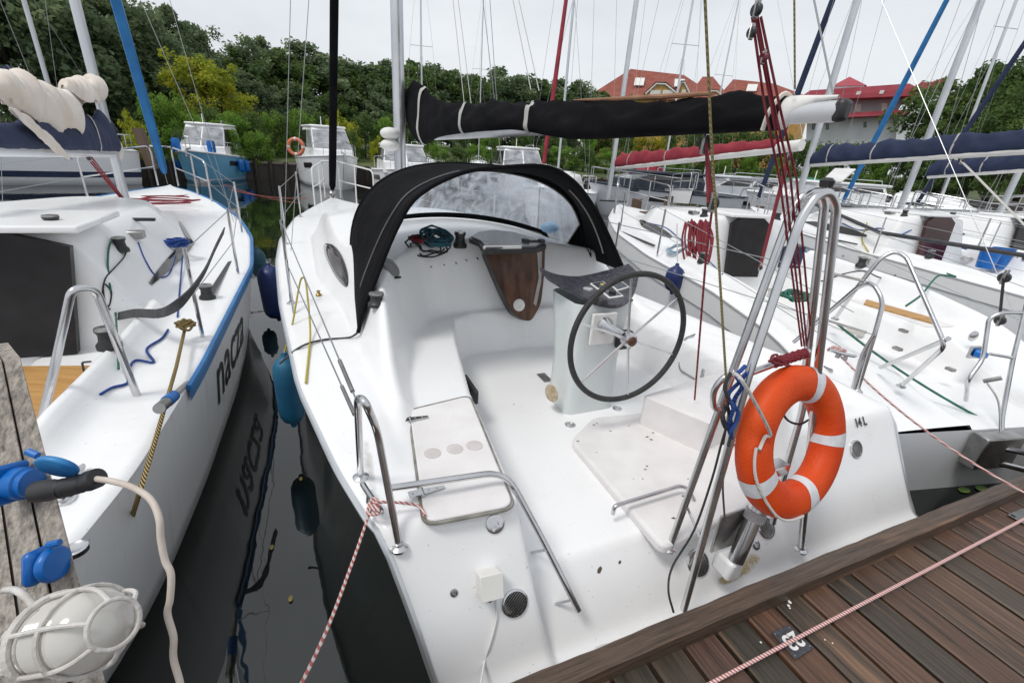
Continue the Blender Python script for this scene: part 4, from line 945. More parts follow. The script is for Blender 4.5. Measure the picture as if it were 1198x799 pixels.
for i in range(-24, 62):
    va_, vb = v0 + i * pitch + .008, v0 + (i + 1) * pitch - .008
    t = known.get(i, rr.random()); dz = rr.uniform(-.003, .003); n = 7; o = len(m.v)
    sk_ = rr.uniform(-.004, .004)
    us_ = np.linspace(ui - .004 + .03, -3.4, n)
    for u in us_:
        for (v, z) in ((va_, ZD - .035), (va_, ZD - .006), (va_ + .006, ZD), (vb - .006, ZD), (vb, ZD - .006), (vb, ZD - .035)):
            m.v.append(tuple(W(u, v + sk_ * u, z + dz + .0015 * math.sin(u * 3 + i)))); tint.append(t)
    for k in range(n - 1):
        for j in range(5): m.f.append((o + k * 6 + j, o + k * 6 + j + 1, o + (k + 1) * 6 + j + 1, o + (k + 1) * 6 + j))
    m.f.append(tuple(o + j for j in range(6))); m.f.append(tuple(o + (n - 1) * 6 + j for j in range(5, -1, -1)))
for i in range(-24, 62):
    for u in (-.6, -1.8):
        for f in (.25, .75):
            v = v0 + (i + f) * pitch; o = len(m.v); c = W(u + rr.uniform(-.01, .01), v, ZD + .0026)
            for k in range(8): a = k * PI / 4; m.v.append(tuple(c + D.a * .0045 * math.cos(a) + D.s * .0045 * math.sin(a))); tint.append(0)
            m.f.append(tuple(o + k for k in range(8)))
mk('decking', m, PLANK, pier, tint=tint, fix=True, ang=20)
# edge beam with worn, wavy arrises
bl = np.linspace(-3.2, 9.8, 190); rows = []
for v in bl:
    w1 = .002 * math.sin(v * 2.1) + .0015 * math.sin(v * 13.7 + 1) + .001 * math.sin(v * 41); w2 = .002 * math.sin(v * 2.9 + 2) + .001 * math.sin(v * 27)
    rows.append([tuple(W(u, v, z)) for u, z in ((-.0 + w1, ZD - .12), (-.0 + w1, ZC - .005), (-.005 + w1, ZC + w2 * .3), ((ui) * .5, ZC + .002 + w2 * .4), (ui + .005 + w2, ZC + w2 * .3), (ui + w2, ZC - .005), (ui + .004, ZD + .001), (ui + .004, ZD - .12))])
mb_ = MB().grid(np.array(rows), cv=True); mb_.f.append(tuple(range(8))); mb_.f.append(tuple(189 * 8 + k for k in range(8)))
mk('edge_beam', mb_, BEAMW, pier, ang=35, fix=True)
fs_ = MB().box(W(-.04, 3.3, ZD - .13), D.s * 6.4, D.a * .03, Vector((0, 0, .09))); mk('fascia', fs_, BEAMW, pier)
for v in (-2.9, -1.1, 1.9, 4.2, 6.6): mk('pile', MB().tube([W(-.2, v, -1.0), W(-.2, v, ZD - .05)], .09, 12), BEAMW, pier)
for u in (-.6, -1.8, -3.0): mk('joist', MB().box(W(u, 3.3, ZD - .12), D.s * 6.4, D.a * .04, Vector((0, 0, .07))), BEAMW, pier)
# number plate screwed to a plank, read from the water
pc = [wz(x, y, ZD + .006) for x, y in ((902, 740), (922, 731), (952.5, 757.5), (930.5, 771.5))]
cc = sum(pc, Vector()) / 4; ex = ((pc[1] - pc[0]) + (pc[2] - pc[3])).normalized(); ey = Vector((0, 0, 1)).cross(ex)
pt = thing('number_plate', 'black number plate 23 screwed to a pier plank under the red and white rope', 'sign', cc)
mk('plate', MB().prism(pc, (0, 0, .003)), mat('plate_black', (.03, .033, .04), (.055, .06, .07), .5, scale=60), pt, bevel=.002, fix=True)
text_on('23', .075, cc + Vector((0, 0, .003)), -ex, -ey, Vector((0, 0, 1)), WHITEP, 'digits', pt, font_off=.002)
for p in pc: mk('screw', MB().lathe(cc.lerp(p, .8) + Vector((0, 0, .003)), (0, 0, 1), [(.003, 0), (.002, .0015)], 8), STEELD, pt)
pc = [wz(x, y, ZD + .006) for x, y in ((1178, 602), (1196, 594.5), (1222, 607), (1204, 616))]
c2 = sum(pc, Vector()) / 4
pt2 = thing('number_plate', 'bare grey metal plate on the pier planks at the right edge', 'sign', c2)
mk('plate', MB().prism(pc, (0, 0, .003)), STEELD, pt2, bevel=.002, fix=True)
mk('slot_mark', MB().prism([wz(x, y, ZD + .0095) for x, y in ((1182, 602), (1184, 601), (1189, 604), (1187, 605))], (0, 0, .001)), BLACKP, pt2, fix=True)
# paint splash
sp_ = MB()
for x, y, r in ((922, 701, .006), (924, 704, .007), (922.5, 708, .006), (924, 711, .004), (918, 698, .003), (890, 751, .004), (974, 752, .003), (965, 748, .003)):
    sp_.lathe(wz(x, y, ZD + .004), (0, 0, 1), [(r, 0), (r * .8, .0012)], 9)
splash = mk('paint_splash', sp_, WHITEP, pier)
# ropes lying over the pier and across the water
def hang(a, b, sag, n=14): return [a.lerp(b, t / n) - Vector((0, 0, sag * 4 * (t / n) * (1 - t / n))) for t in range(n + 1)]
a = wz(820, 805, ZD + .02); b = wz(1200, 606, ZD + .05)
solo('mooring_line', 'red and white rope stretched over the planks and the number plate', 'rope', MB().tube(hang(a, b, .0), .0065, 8), ROPE_RW)
a = W(*(lambda q: (q[0], q[1], q[2] + .02))(D.pz(977, 415, .97))); b = wz(1200, 577, ZC + .012)
solo('mooring_line', 'red and white rope from the starboard stern down to the edge beam', 'rope', MB().tube(hang(a, b, .06), .006, 8), ROPE_RW)
P = []
rr = random.Random(3)
for i in range(16): t = i / 15; P.append(a + D.a * (rr.uniform(-.03, .03)) + D.s * (rr.uniform(-.06, .05)) + Vector((0, 0, rr.uniform(0, .03))))
solo('cleat_hitch', 'red and white rope bunched on the starboard stern cleat', 'rope', MB().tube(catmull(P, 5), .007, 6), ROPE_RW)
# floating leaves by the edge beam
LEAF = mat('floating_leaf', (.10, .20, .04), (.20, .30, .07), .4, scale=8)
for k, (x, y) in enumerate(((1128, 573), (1148, 571), (1116, 563))):
    c = wz(x, y, .008); mlf = MB().prism([c + D.s * (.05 * math.cos(a) * (1 if k < 2 else .4)) + D.a * .028 * math.sin(a) for a in np.linspace(0, 2 * PI, 12, endpoint=False)], (0, 0, .002))
    solo('floating_leaf', ['long green leaf floating right of the white stern by the edge beam', 'shorter green leaf floating nearest the neighbouring outboard', 'tiny green leaf floating beside the long one'][k], 'leaf', mlf, LEAF, fix=True)
# ================================================================ neighbouring yachts
DOORD = mat('dark_washboard', (.014, .013, .014), (.024, .022, .023), .3, scale=6, spec=.22)
def build_yacht(label, fr, L, hbeam, sheer, o, group=None, lod=1):
    """fr: Frame whose origin is the transom centre; hbeam/sheer: functions of s; o: options"""
    w = fr.w; root = thing('sailing_yacht', label, 'sailboat', w(L / 2, 0, 0), group)
    gel = o.get('gel', GEL); hgel = o.get('hull', gel)
    hc = o.get('hc', 1.35); c0, c1 = o.get('coach', (.34 * L, .72 * L)); cw = o.get('cw', .68); cs = o.get('cock0', .25)
    fl = o.get('floor', .42); st = o.get('seat', .72); fw = o.get('fw', .38); rw = o.get('rw', .74)
    def zd(U, V):
        h = np.maximum(hbeam(U), .02); t = V / h; base = sheer(U) + .03 * (1 - t * t); z = base
        wc = cw * np.interp(U, [c0, (c0 + c1) / 2, c1], [hbeam(c0) * 1.0, hbeam((c0 + c1) / 2), hbeam(c1) * .6])
        m = (1 - sstep(np.abs(V) - wc, -o.get('soft', .24), .05)) * sstep(U, c0 - .06, c0 + .06) * (1 - sstep(U, c1 - 1.3, c1))
        top = hc - .04 + .10 * (1 - (V / np.maximum(wc, .1)) ** 2) - .10 * sstep(U, c0 + .5, c1)
        z = z + np.maximum(top - z, 0) * m
        co = (1 - sstep(np.abs(V) - rw * hbeam(U), -.10, .10)) * (1 - sstep(U, c0 - .05, c0 + .08)) * sstep(U, cs - .1, cs + .05)
        # coaming ridge then seats and well
        rid = np.exp(-((np.abs(V) - rw * hbeam(U) - .04) / .09) ** 2) * .14 * (1 - sstep(U, c0, c0 + .1)) * sstep(U, cs + .1, cs + .8)
        z = z + rid
        z = z * (1 - co) + np.minimum(z, st) * co
        we = (1 - sstep(np.abs(V) - fw, -.03, .03)) * (1 - sstep(U, c0 - .10, c0 - .03)) * (sstep(U, cs + .35, cs + .42) if o.get('closed') else 1)
        z = z * (1 - we) + np.minimum(z, fl) * we
        return z
    du = .035 if lod == 1 else .09; nt = 110 if lod == 1 else 46
    us_ = np.concatenate([np.arange(0, L - .03, du), [L]]); ts = np.concatenate([[-1], np.linspace(-.985, .985, nt), [1]])
    U, T2 = np.meshgrid(us_, ts, indexing='ij'); V = np.maximum(hbeam(U), .01) * T2; Z = zd(U, V) - .015 * (np.abs(T2) > .999)
    g_ = np.stack([fr.O.x + fr.a.x * U + fr.s.x * V, fr.O.y + fr.a.y * U + fr.s.y * V, Z], -1)
    dk = mk('deck', MB().grid(g_), gel, root, ang=75)
    hb_ = lambda u: float(hbeam(u))
    sf = lambda u, v: float(zd(np.array([[u]]), np.array([[v]]))[0, 0])
    def hp(u, k, sg, off=0):
        z = sheer(u) - .015 - k * (sheer(u) + .25); x = u / L
        f = 1 - (o.get('flare', .10) + .05 * max(0, 1 - u) + .42 * max(0, x - .35)) * k ** 1.3 - .25 * max(0, k - .72) / .28
        return w(u - .25 * k * max(0, x - .7) / .3 + o.get('tr', .12) * k * max(0, 1 - u * 2), sg * (max(.01, float(hbeam(u))) * f + off), z)
    hs_ = np.concatenate([np.arange(0, 1, .1), np.arange(1, L - .1, .2), [L]]); ks = np.linspace(0, 1, 11); m = MB()
    A = [[[tuple(hp(u, k, sg)) for k in ks] for u in hs_] for sg in (-1, 1)]
    m.grid(np.array(A[0])).grid(np.array(A[1]))
    m.grid(np.array([[tuple(Vector(A[0][0][j]).lerp(Vector(A[1][0][j]), q)) for q in np.linspace(0, 1, 5)] for j in range(11)]))
    if o.get('transom_up'):
        m.grid(np.array([[tuple(w(0, v, z)) for v in np.linspace(-hbeam(0), hbeam(0), 9)] for z in (sheer(0) - .02, sf(.0, 0))]))
    hl = mk('hull', m, hgel, root, ang=60)
    stripe = o.get('stripe')
    for sg in (-1, 1):
        P = [[tuple(w(u, sg * (max(.01, float(hbeam(u))) + .012), sheer(u) - .005 - d)) for d in ((0, o.get('stripe_h', .075)) if stripe else (0, .05))] for u in np.concatenate([np.arange(o.get('stripe0', 0), L - .05, .15), [L - .01]])]
        Q = np.array(P); Q2 = np.array([[tuple(Vector(b)) for b in r] for r in P])
        mk('rub_rail', MB().tube([Vector(r[0]) for r in P], .016, 6), stripe or ALU, root)
        if stripe: mk('hull_stripe', MB().grid(Q), stripe, root, ang=80)
    # companionway
    zc = sf(c0 - .2, 0); tz = hc + .02; dw = o.get('door', .30)
    dp = [w(c0 - .115, -dw * .85, fl + .25), w(c0 - .115, dw * .85, fl + .25), w(c0 - .055, dw, tz - .05), w(c0 - .05, dw * .6, tz + .03), w(c0 - .05, -dw * .6, tz + .03), w(c0 - .055, -dw, tz - .05)]
    mk('companionway_board', MB().prism(dp, fr.a * .05), o.get('doorm', DOORD), root, smooth=False, fix=True)
    mk('sliding_hatch', MB().box(w(c0 + .30, 0, sf(c0 + .35, 0) + .012), fr.s * dw * 1.1, fr.a * .36, Vector((0, 0, .022))), gel, root, bevel=.015)
    # cabin windows on the coachroof flanks
    for sg in (-1, 1):
        rows = []
        for u in np.linspace(c0 + .45, c1 - .9, 16):
            x = (u - c0 - .45) / (c1 - 1.35 - c0); hh = .5 * (math.sin(PI * min(max(x, .02), .98)) ** .5)
            wc = cw * np.interp(u, [c0, (c0 + c1) / 2, c1], [hbeam(c0), hbeam((c0 + c1) / 2), hbeam(c1) * .6])
            row = []
            for q in np.linspace(-1, 1, 5):
                v = sg * (wc - .055 - .055 * q * hh); row.append(tuple(w(u, v + sg * .006, sf(u, v) + .006)))
            rows.append(row)
        mk('cabin_window', MB().grid(np.array(rows)), ACRYL, root, ang=80)
    # mast and rig
    ms_ = o.get('mast_s', c0 + 1.6); mb_ = w(ms_, o.get('mast_t', 0), sf(ms_, 0) - .02); H = o.get('mast_h', 8.5); top = mb_ + Vector((0, 0, H)) - fr.a * H * o.get('rake', .02) + fr.s * o.get('heel', 0)
    r_ = o.get('mast_r', .055)
    sec = [(r_ * .8 * math.cos(a), r_ * 1.25 * math.sin(a)) for a in np.linspace(0, 2 * PI, 14, endpoint=False)]
    mk('mast', MB().sweep([mb_, mb_.lerp(top, .5), top], sec, up=fr.a), o.get('mastm', ALU), root)
    sp_ = mb_.lerp(top, .55)
    wr = .0032 if lod == 1 else .005
    for sg in (-1, 1):
        ch = w(ms_ - .25, sg * hbeam(ms_) * .97, sheer(ms_)); e = sp_ + fr.s * sg * .55
        mk('spreader', MB().tube([sp_, e], .012, 6), ALU, root)
        mk('shroud', MB().tube([ch, e, top], wr, 5), WIRE, root); mk('shroud', MB().tube([w(ms_ - .05, sg * hbeam(ms_) * .97, sheer(ms_)), mb_.lerp(top, .52)], wr, 5), WIRE, root)
    bw = w(L - .12, 0, sheer(L) + .05); jt = mb_.lerp(top, .92)
    if o.get('jib'):
        fz = o.get('jib_foot', .03)
        mk('furled_jib', MB().tube([bw.lerp(jt, f) for f in (.02, fz, .12, .3, .6, .85, .95)], [.03, .05, .06, .062, .05, .035, .012], 9), o['jib'], root)
    mk('forestay', MB().tube([bw, jt], wr, 5), WIRE, root)
    if o.get('backstay', 1): mk('backstay', MB().tube([w(.05, o.get('bs_t', .3), sheer(.1) + .1), top], wr, 5), WIRE, root)
    if o.get('boom'):
        ba, be_ = o['boom']; cm = o['cover']; bd = (be_ - ba); sd = bd.cross(Vector((0, 0, 1))).normalized()
        bm = mk('boom', MB().sweep([ba, ba.lerp(be_, .5), be_], [(.045 * math.cos(a), .06 * math.sin(a)) for a in np.linspace(0, 2 * PI, 12, endpoint=False)]), o.get('boomm', SAILW), root)
        h0, h1 = o.get('cover_h', (.30, .14)); w0 = o.get('cover_w', .10); e0, e1 = o.get('cover_span', (0, .97)); rows = []
        sd0 = o.get('seed', 1)
        for f in np.linspace(e0, e1, 70):
            hh = h0 + (h1 - h0) * ((f - e0) / (e1 - e0)) ** .7; hh *= 1 if f - e0 > .04 else .75 + 6 * (f - e0)
            hh *= 1 + .06 * math.sin(f * 23 + sd0) + .03 * math.sin(f * 57 + sd0 * 2)
            c = ba.lerp(be_, f); row = []
            for j in range(20):
                a = 2 * PI * j / 20; x, y = math.sin(a), -math.cos(a); fo = .012 * math.sin(f * 60 + 4 * math.sin(a + sd0)) + .008 * math.sin(f * 140 + a * 3)
                row.append(tuple(c + sd * (x * w0 * (.6 + .4 * (1 - y) / 2) * (1 + fo * 5) * (1.0 - .3 * f)) + Vector((0, 0, -.02 + hh * (y + 1) / 2 + fo * (y > 0)))))
            rows.append(row)
        m = MB().grid(np.array(rows), cv=True); m.f.append(tuple(range(20))); m.f.append(tuple(69 * 20 + k for k in range(20)))
        cv = mk('sail_cover', m, cm, root, ang=75, fix=True)
        for f in o.get('straps', (.12, .4, .7)):
            i = int((f - e0) / (e1 - e0) * 69); a, b = rows[i], rows[min(i + 1, 69)]; cc = sum((Vector(p) for p in a), Vector()) / 20
            mk('cover_strap', MB().grid(np.array([[tuple(cc + (Vector(p) - cc) * 1.04) for p in a], [tuple(cc + (Vector(p) - cc) * 1.04 + bd.normalized() * .03) for p in a]]), cv=True), PIPE, cv)
        mk('topping_lift', MB().tube([be_ + Vector((0, 0, .05)), top], wr * .8, 5), WIRE, root)
    # rails, stanchions, lifelines
    hb_f = lambda u: max(.02, float(hbeam(u))); sh_f = lambda u: float(sheer(u))
    pulpit(root, w, L, lambda u: 0, hb_f, sh_f, o.get('railm', STEEL), h=.55, r=.0125 if lod == 1 else .018)
    ss = [c0 - .1, c0 + 1.5, c0 + 3.0] if o.get('stan') is None else o['stan']
    for sg in (-1, 1):
        for u in ss:
            p = w(u, sg * (hb_f(u) - .06), sh_f(u)); mk('stanchion', MB().tube([p, p + Vector((0, 0, .56))], .011 if lod == 1 else .016, 6), STEEL, root)
        pts_ = [o.get('aft_s', .5)] + list(ss) + [L - 1.05]
        for h in (.54, .28):
            mk('lifeline', MB().tube([w(u, sg * (hb_f(u) - .06), sh_f(u) + h) for u in pts_], wr, 5), WIRE, root)
    if not o.get('no_pushpit'):
        for sg in (-1, 1):
            a = w(.75, sg * (hb_f(.75) - .05), sh_f(.75)); b = w(.15, sg * (hb_f(.15) - .08), sh_f(.15)); c = w(.05, sg * .45, sh_f(.05))
            u5 = Vector((0, 0, .56)); mk('pushpit', MB().tube(fillet([a, a + u5, b + u5, c + u5, c], .09), .0125 if lod == 1 else .017, 8), STEEL, root)
    if lod == 1:
        for sg in (-1, 1):
            q = w(c0 + .18, sg * .52, sf(c0 + .18, sg * .52)); winch(0, 0, .05, .10, root, base=q)
            q = w(c0 + .42, sg * .52, sf(c0 + .42, sg * .52) + .02); mk('rope_clutch', MB().box(q, fr.s * .05, fr.a * .06, Vector((0, 0, .022))), STEELD, root, bevel=.006)
            q = w(c0 - .75, sg * (rw + .05) * hbeam(c0 - .7), sf(c0 - .75, sg * (rw + .05) * hbeam(c0 - .7))); winch(0, 0, .055, .11, root, base=q)
            mk('genoa_track', MB().box(w(c0 + .9, sg * hb_(c0 + .9) * .88, sf(c0 + .9, sg * hb_(c0 + .9) * .88) + .008), fr.s * .015, fr.a * .55, Vector((0, 0, .010))), BLACKP, root)
        mk('rope_organiser', MB().box(w(ms_ - .3, 0, sf(ms_ - .3, 0) + .02), fr.s * .3, fr.a * .03, Vector((0, 0, .015))), BLACKP, root, bevel=.005)
        for sg in (-1, 1):
            a = w(.55, sg * (hb_f(.5) - .12), sf(.55, hb_f(.5) - .12)); cleat(a, a + fr.a * .20, root)
    return root, sf, hp, dk, hl, top
# ---- the lettered yacht on the left
FL = Frame(tuple(W(.36, -3.42, 0))[:2], 24.0)
hbL = curve([(0, 1.10), (.3, 1.21), (.7, 1.29), (1.6, 1.36), (3.7, 1.43), (4.8, 1.34), (5.8, 1.12), (6.8, .72), (7.5, .30), (7.8, .01)], 3)
shL = curve([(0, .76), (2, .83), (4, .90), (6, 1.05), (7.8, 1.22)], 4)
lmast = FL.pv(146, 232, 0.0); ls, lt_, lz = FL.loc(lmast)
lb0 = FL.pv(136, 178, 0.0); lb1 = FL.pv(0, 173, .02); lb1 = lb0 + (lb1 - lb0) * 1.35
lyacht, sfL, hpL, dkL, hlL, topL = build_yacht('white yacht with a blue edge stripe and dark hull lettering at the left', FL, 7.8, hbL, shL,
    dict(stripe=BLUES, stripe0=1.35, hc=1.36, coach=(2.42, 6.2), cw=.66, cock0=.3, floor=.42, seat=.66, fw=.34, rw=.66, closed=True, soft=.36, door=.66, mast_s=ls, mast_t=0, mast_h=8.6, rake=.012,
         jib=BLUES, boom=(lb0, lb1), cover=NAVYC, cover_h=(.46, .12), cover_w=.10, cover_span=(.02, .97), no_pushpit=True, stan=[2.0, 3.4, 5.0], aft_s=2.0, boomm=ALU, straps=(.2,), transom_up=True, bs_t=-.9, hull=HULLW))
# crumpled sail spilling over the boom
def crumple(c0_, ax, L_, W_, H_, seed, m_, name, parent, n=110, mm=84):
    rr = np.random.default_rng(seed); ph = rr.random(16) * 6.28; sd = ax.cross(Vector((0, 0, 1))).normalized(); rows = []
    rg = lambda x: 1 - abs(math.sin(x))          # sharp fold crests
    for i in range(n):
        f = i / (n - 1) * 2 - 1; row = []; e = max(0, 1 - abs(f) ** 4) ** .5
        for j in range(mm):
            a = 2 * PI * j / mm; ww = .9 * math.sin(2.1 * f + ph[6]) + .5 * math.sin(4.3 * f + 2 * math.sin(a + ph[7]))
            d = .80 + .30 * rg(1.5 * a + 3.2 * f + ww + ph[0]) + .20 * rg(5.5 * f - 2 * a + ww + ph[1]) + .11 * rg(9 * f + 4 * a + 1.4 * ww + ph[2]) + .06 * rg(15 * f - 6 * a + 2 * ww + ph[3]) + .07 * math.sin(3 * f + a + ph[4])
            row.append(tuple(c0_ + ax * (f * L_) + sd * (math.cos(a) * W_ * e * d) + Vector((0, 0, math.sin(a) * H_ * e * d + .16 * H_ * math.sin(4 * f + ph[5])))))
        rows.append(row)
    return mk(name, MB().grid(np.array(rows), cv=True), m_, parent, ang=80)
bx_ = (lb1 - lb0).normalized()
def drape(c, ax, L_, r0, r1, a0, a1, seed, lift, m_=SAILC, n=120, mm=60, name='loose_sail', sag=0):
    """one layer of sailcloth thrown over the boom, pleated, with free edges"""
    rr = np.random.default_rng(seed); ph = rr.random(12) * 6.28; sd = ax.cross(Vector((0, 0, 1))).normalized(); rows = []
    rg = lambda x: 1 - abs(math.sin(x)) ** .75
    for i in range(n):
        f = i / (n - 1) * 2 - 1; row = []
        env = max(.06, 1 - abs(f) ** 2.6) ** .55
        for j in range(mm):
            t = j / (mm - 1); a = math.radians(a0 + (a1 - a0) * t + 10 * math.sin(5 * f + ph[6]))
            w_ = .8 * math.sin(2.3 * f + ph[0]) + .35 * math.sin(4 * t + ph[1])
            d = 1 + .25 * rg(3.7 * f + 1.3 * t + w_ + ph[2]) + .13 * rg(6.7 * f - 2.2 * t + 1.6 * w_ + ph[3]) + .07 * rg(13 * f + 7 * t + ph[4]) + .10 * math.sin(3.1 * t + 2.2 * f + ph[5]) - .20
            x, y = math.sin(a) * r0 * d * env, math.cos(a) * r1 * d * env
            d += .20 * rg(2.1 * f + 3.4 * t + ph[8]) - .10; d *= 1 + .22 * math.sin(3.1 * f + ph[9])
            row.append(tuple(c + ax * (f * L_ + .05 * math.sin(4 * t + ph[7])) + sd * x + Vector((0, 0, y + lift + sag * f * f))))
        rows.append(row)
    o = mk(name, MB().grid(np.array(rows)), m_, lyacht, ang=85); q = o.modifiers.new('cloth', 'SOLIDIFY'); q.thickness = .004
    e = [Vector(r[-1]) for r in rows]; mk('sail_hem', MB().tube(e, .004, 5), SAILW, o); return o
drape(FL.pv(60, 130, .0), bx_, .62, .13, .20, -150, 120, 3, .02)
drape(FL.pv(92, 112, -.02), bx_, .34, .12, .15, -120, 150, 8, .03)
drape(FL.pv(28, 118, -.05), bx_, .40, .15, .20, -160, 110, 5, .02)
drape(FL.pv(112, 105, .02), bx_, .16, .10, .12, -170, 140, 11, .0)
drape(FL.pv(50, 160, .10), (bx_ + Vector((0, 0, .42))).normalized(), .36, .035, .07, -160, 60, 14, .0)
drape(lb0 + Vector((0, 0, .03)) - bx_ * .02, bx_, .06, .07, .13, -170, 170, 6, .0)
# lettering wrapped on the starboard topsides
def hull_text(txt, size, s0, z0, hp_, sheer_, sg, parent, material, shear=0):
    cu = bpy.data.curves.new('txt', 'FONT'); cu.body = txt; cu.size = size; cu.shear = shear; cu.offset = .004; cu.resolution_u = 4
    o = bpy.data.objects.new('txt', cu); COL.objects.link(o); me = bpy.data.meshes.new_from_object(o.evaluated_get(bpy.context.evaluated_depsgraph_get()))
    import bmesh
    b = bmesh.new(); b.from_mesh(me); bmesh.ops.subdivide_edges(b, edges=[e for e in b.edges if e.calc_length() > .04], cuts=2, use_grid_fill=False); bmesh.ops.triangulate(b, faces=b.faces)
    V = []
    for v in b.verts:
        s = s0 + v.co.x * (1 if sg > 0 else -1); z = z0 + v.co.y; k = (sheer_(s) - .015 - z) / (sheer_(s) + .25); V.append(hp_(s, k, sg, .005))
    Fc = [tuple(v.index for v in f.verts) for f in b.faces]; b.free(); bpy.data.objects.remove(o); bpy.data.curves.remove(cu); bpy.data.meshes.remove(me)
    return mk('hull_lettering', MB().add(V, Fc), material, parent, smooth=False)
q = None
hull_text('nacza', .54, 1.93, .36, hpL, lambda s: float(shL(s)), 1, lyacht, mat('letter_black', (.012, .012, .014), (.03, .03, .032), .4, scale=20))
def marchY(fr, sf, hb, L, px, py, dz=.008):
    r = Vector(ray(px, py)); o = Vector((0, 0, EYE)); t = .8
    while t < 14:
        p = o + r * t; s, v, z = fr.loc(p)
        if 0 < s < L and abs(v) < float(hb(s)) and z < sf(s, v):
            a, b = t - .04, t
            for _ in range(9):
                m = (a + b) / 2; p = o + r * m; s, v, z = fr.loc(p)
                if z < sf(s, v): b = m
                else: a = m
            return o + r * a + Vector((0, 0, dz))
        t += .04
    return wz(px, py, .8)
def LS(px, dz=.008): return [marchY(FL, sfL, hbL, 7.8, x, y, dz) for x, y in px]
# stern rail hoop, teak seat board, winch, straps and lines
def SL(s, t, dz=0): return FL.w(s, t, sfL(s, t) + dz)
ra = D.loc(wz(162, 467, .79)); rb = D.loc(wz(43, 512, .70))
hp0, hp1 = wz(162, 467, .79), wz(40, 530, .66); um = (ra[0] + rb[0]) / 2
hoop = [hp0, D.pu(134, 395, ra[0] - .02), D.pu(112, 338, um + .05), D.pu(84, 337, um - .02), D.pu(66, 420, rb[0] + .02), hp1]
lr = mk('stern_rail', MB().tube(fillet(hoop, .07), .0165, 12), STEEL, lyacht); mk('rail_flange', vflange(hp0, r=.038), STEEL, lr)
tp_ = [wz(x, y, .70) for x, y in ((6, 428), (137, 427), (139, 431), (40, 507), (10, 512))]
tkb = mk('teak_seat', MB().prism([p - Vector((0, 0, .022)) for p in tp_], (0, 0, .022)), TEAK, lyacht, bevel=.004, fix=True)
mk('seat_handle', MB().tube(fillet([wz(108, 437, .715), wz(99, 437, .735), wz(96, 424, .74), wz(106, 423, .72)], .02), .006, 8), BLACKP, tkb)
winch(0, 0, .055, .11, lyacht, base=LS([(243, 349)], 0)[0]); winch(0, 0, .05, .10, lyacht, base=LS([(142, 293)], 0)[0])
jam = LS([(159, 279)], 0)[0]
mk('rope_clutch', MB().box(jam + Vector((0, 0, .03)), FL.s * .06, FL.a * .05, Vector((0, 0, .03))), STEELD, lyacht, bevel=.01)
mk('rope_organiser', MB().box(LS([(160, 259)], .015)[0], FL.s * .13, FL.a * .022, Vector((0, 0, .012))), BLACKP, lyacht, bevel=.004)
for x, y, z, r in ((88, 643, .74, .034), (75, 585, .72, .034), (203, 489, .62, .03)):
    if x > 200: continue
    mk('deck_filler', MB().lathe(LS([(x, y)], .002)[0], (0, 0, 1), [(r, -.01), (r, .006), (r * .8, .009), (r * .5, .004)], 18), STEEL, lyacht)
fr_e = hpL(.95, .14, 1, .03)
# black and gold mooring rope with its block on deck, stern fitting
a = wz(216, 386, .90); b = wz(128, 690, .55)
mr_ = MB().tube([a, wz(206, 430, .885), wz(186, 500, .86), wz(165, 570, .83), wd(147, 630, 1.95), wd(128, 690, 1.75), wd(108, 760, 1.55), wd(95, 815, 1.42)], .009, 8)
solo('mooring_line', 'black and gold laid rope from the lettered yacht down past the lamp', 'rope', mr_, ROPE_Y)
kn_ = coil(wz(218, 387, .90), Vector((0, 0, 1)), .035, 5, .008, 4, 1, None, .5)
solo('cleat_hitch', 'black and gold rope knotted on the deck cleat of the lettered yacht', 'rope', MB().tube(kn_, .007, 6), ROPE_Y)
fe = D.pz(189, 474, .66)
gv = FL.pv; th_ = 1.33
sfit = MB().tube([gv(186, 478, th_), gv(199, 467, th_)], .024, 12)
ft_ = mk('stern_fitting', sfit, STEELD, lyacht); mk('fitting_collar', MB().tube([gv(195, 470, th_), gv(203, 463, th_)], .027, 12), BLUEP, ft_); mk('fitting_screw', MB().tube([gv(203, 463, th_), gv(220, 447, th_)], .014, 10), mat('ribbed', (.35, .33, .3), (.5, .5, .48), .5, scale=90), ft_)
nn = (FL.s).normalized(); pp_ = hpL(.98, .27, 1, .004)
mk('hull_port', MB().lathe(D.pz and gv(203, 489, 1.285), nn, [(.035, -.01), (.035, .008), (.028, .012), (.026, .002)], 18), GREYC, lyacht)
# webbing strap, blue rope heap, dark and green lines
def LP(px, z): return [wz(x, y, zz) for (x, y), zz in zip(px, z if isinstance(z, (list, tuple)) else [z] * len(px))]
P = LS([(140, 375), (160, 372)], .03) + LP([(190, 366), (215, 350), (238, 320), (252, 290), (262, 270)], [1.06, 1.14, 1.24, 1.32, 1.38])
st_ = MB().sweep(catmull(P, 5), [(.004, -.026), (.004, .026), (-.004, .026), (-.004, -.026)], up=Vector((.3, .2, 1)))
solo('webbing_strap', 'dark grey webbing strap stretched from the side deck to the stanchion on the lettered yacht', 'strap', st_, WEB)
def deck_pile(px, py, z, R, turns, r, seed, m_, lab, sq=.7): return solo('rope_coil', lab, 'rope coil', MB().tube(coil(LS([(px, py)])[0], Vector((0, 0, 1)), R, turns, r, seed, sq, None, .42), r, 6), m_)
deck_pile(206, 292, 1.0, .085, 14, .0075, 12, ROPE_B, 'blue rope heaped on the side deck of the lettered yacht')
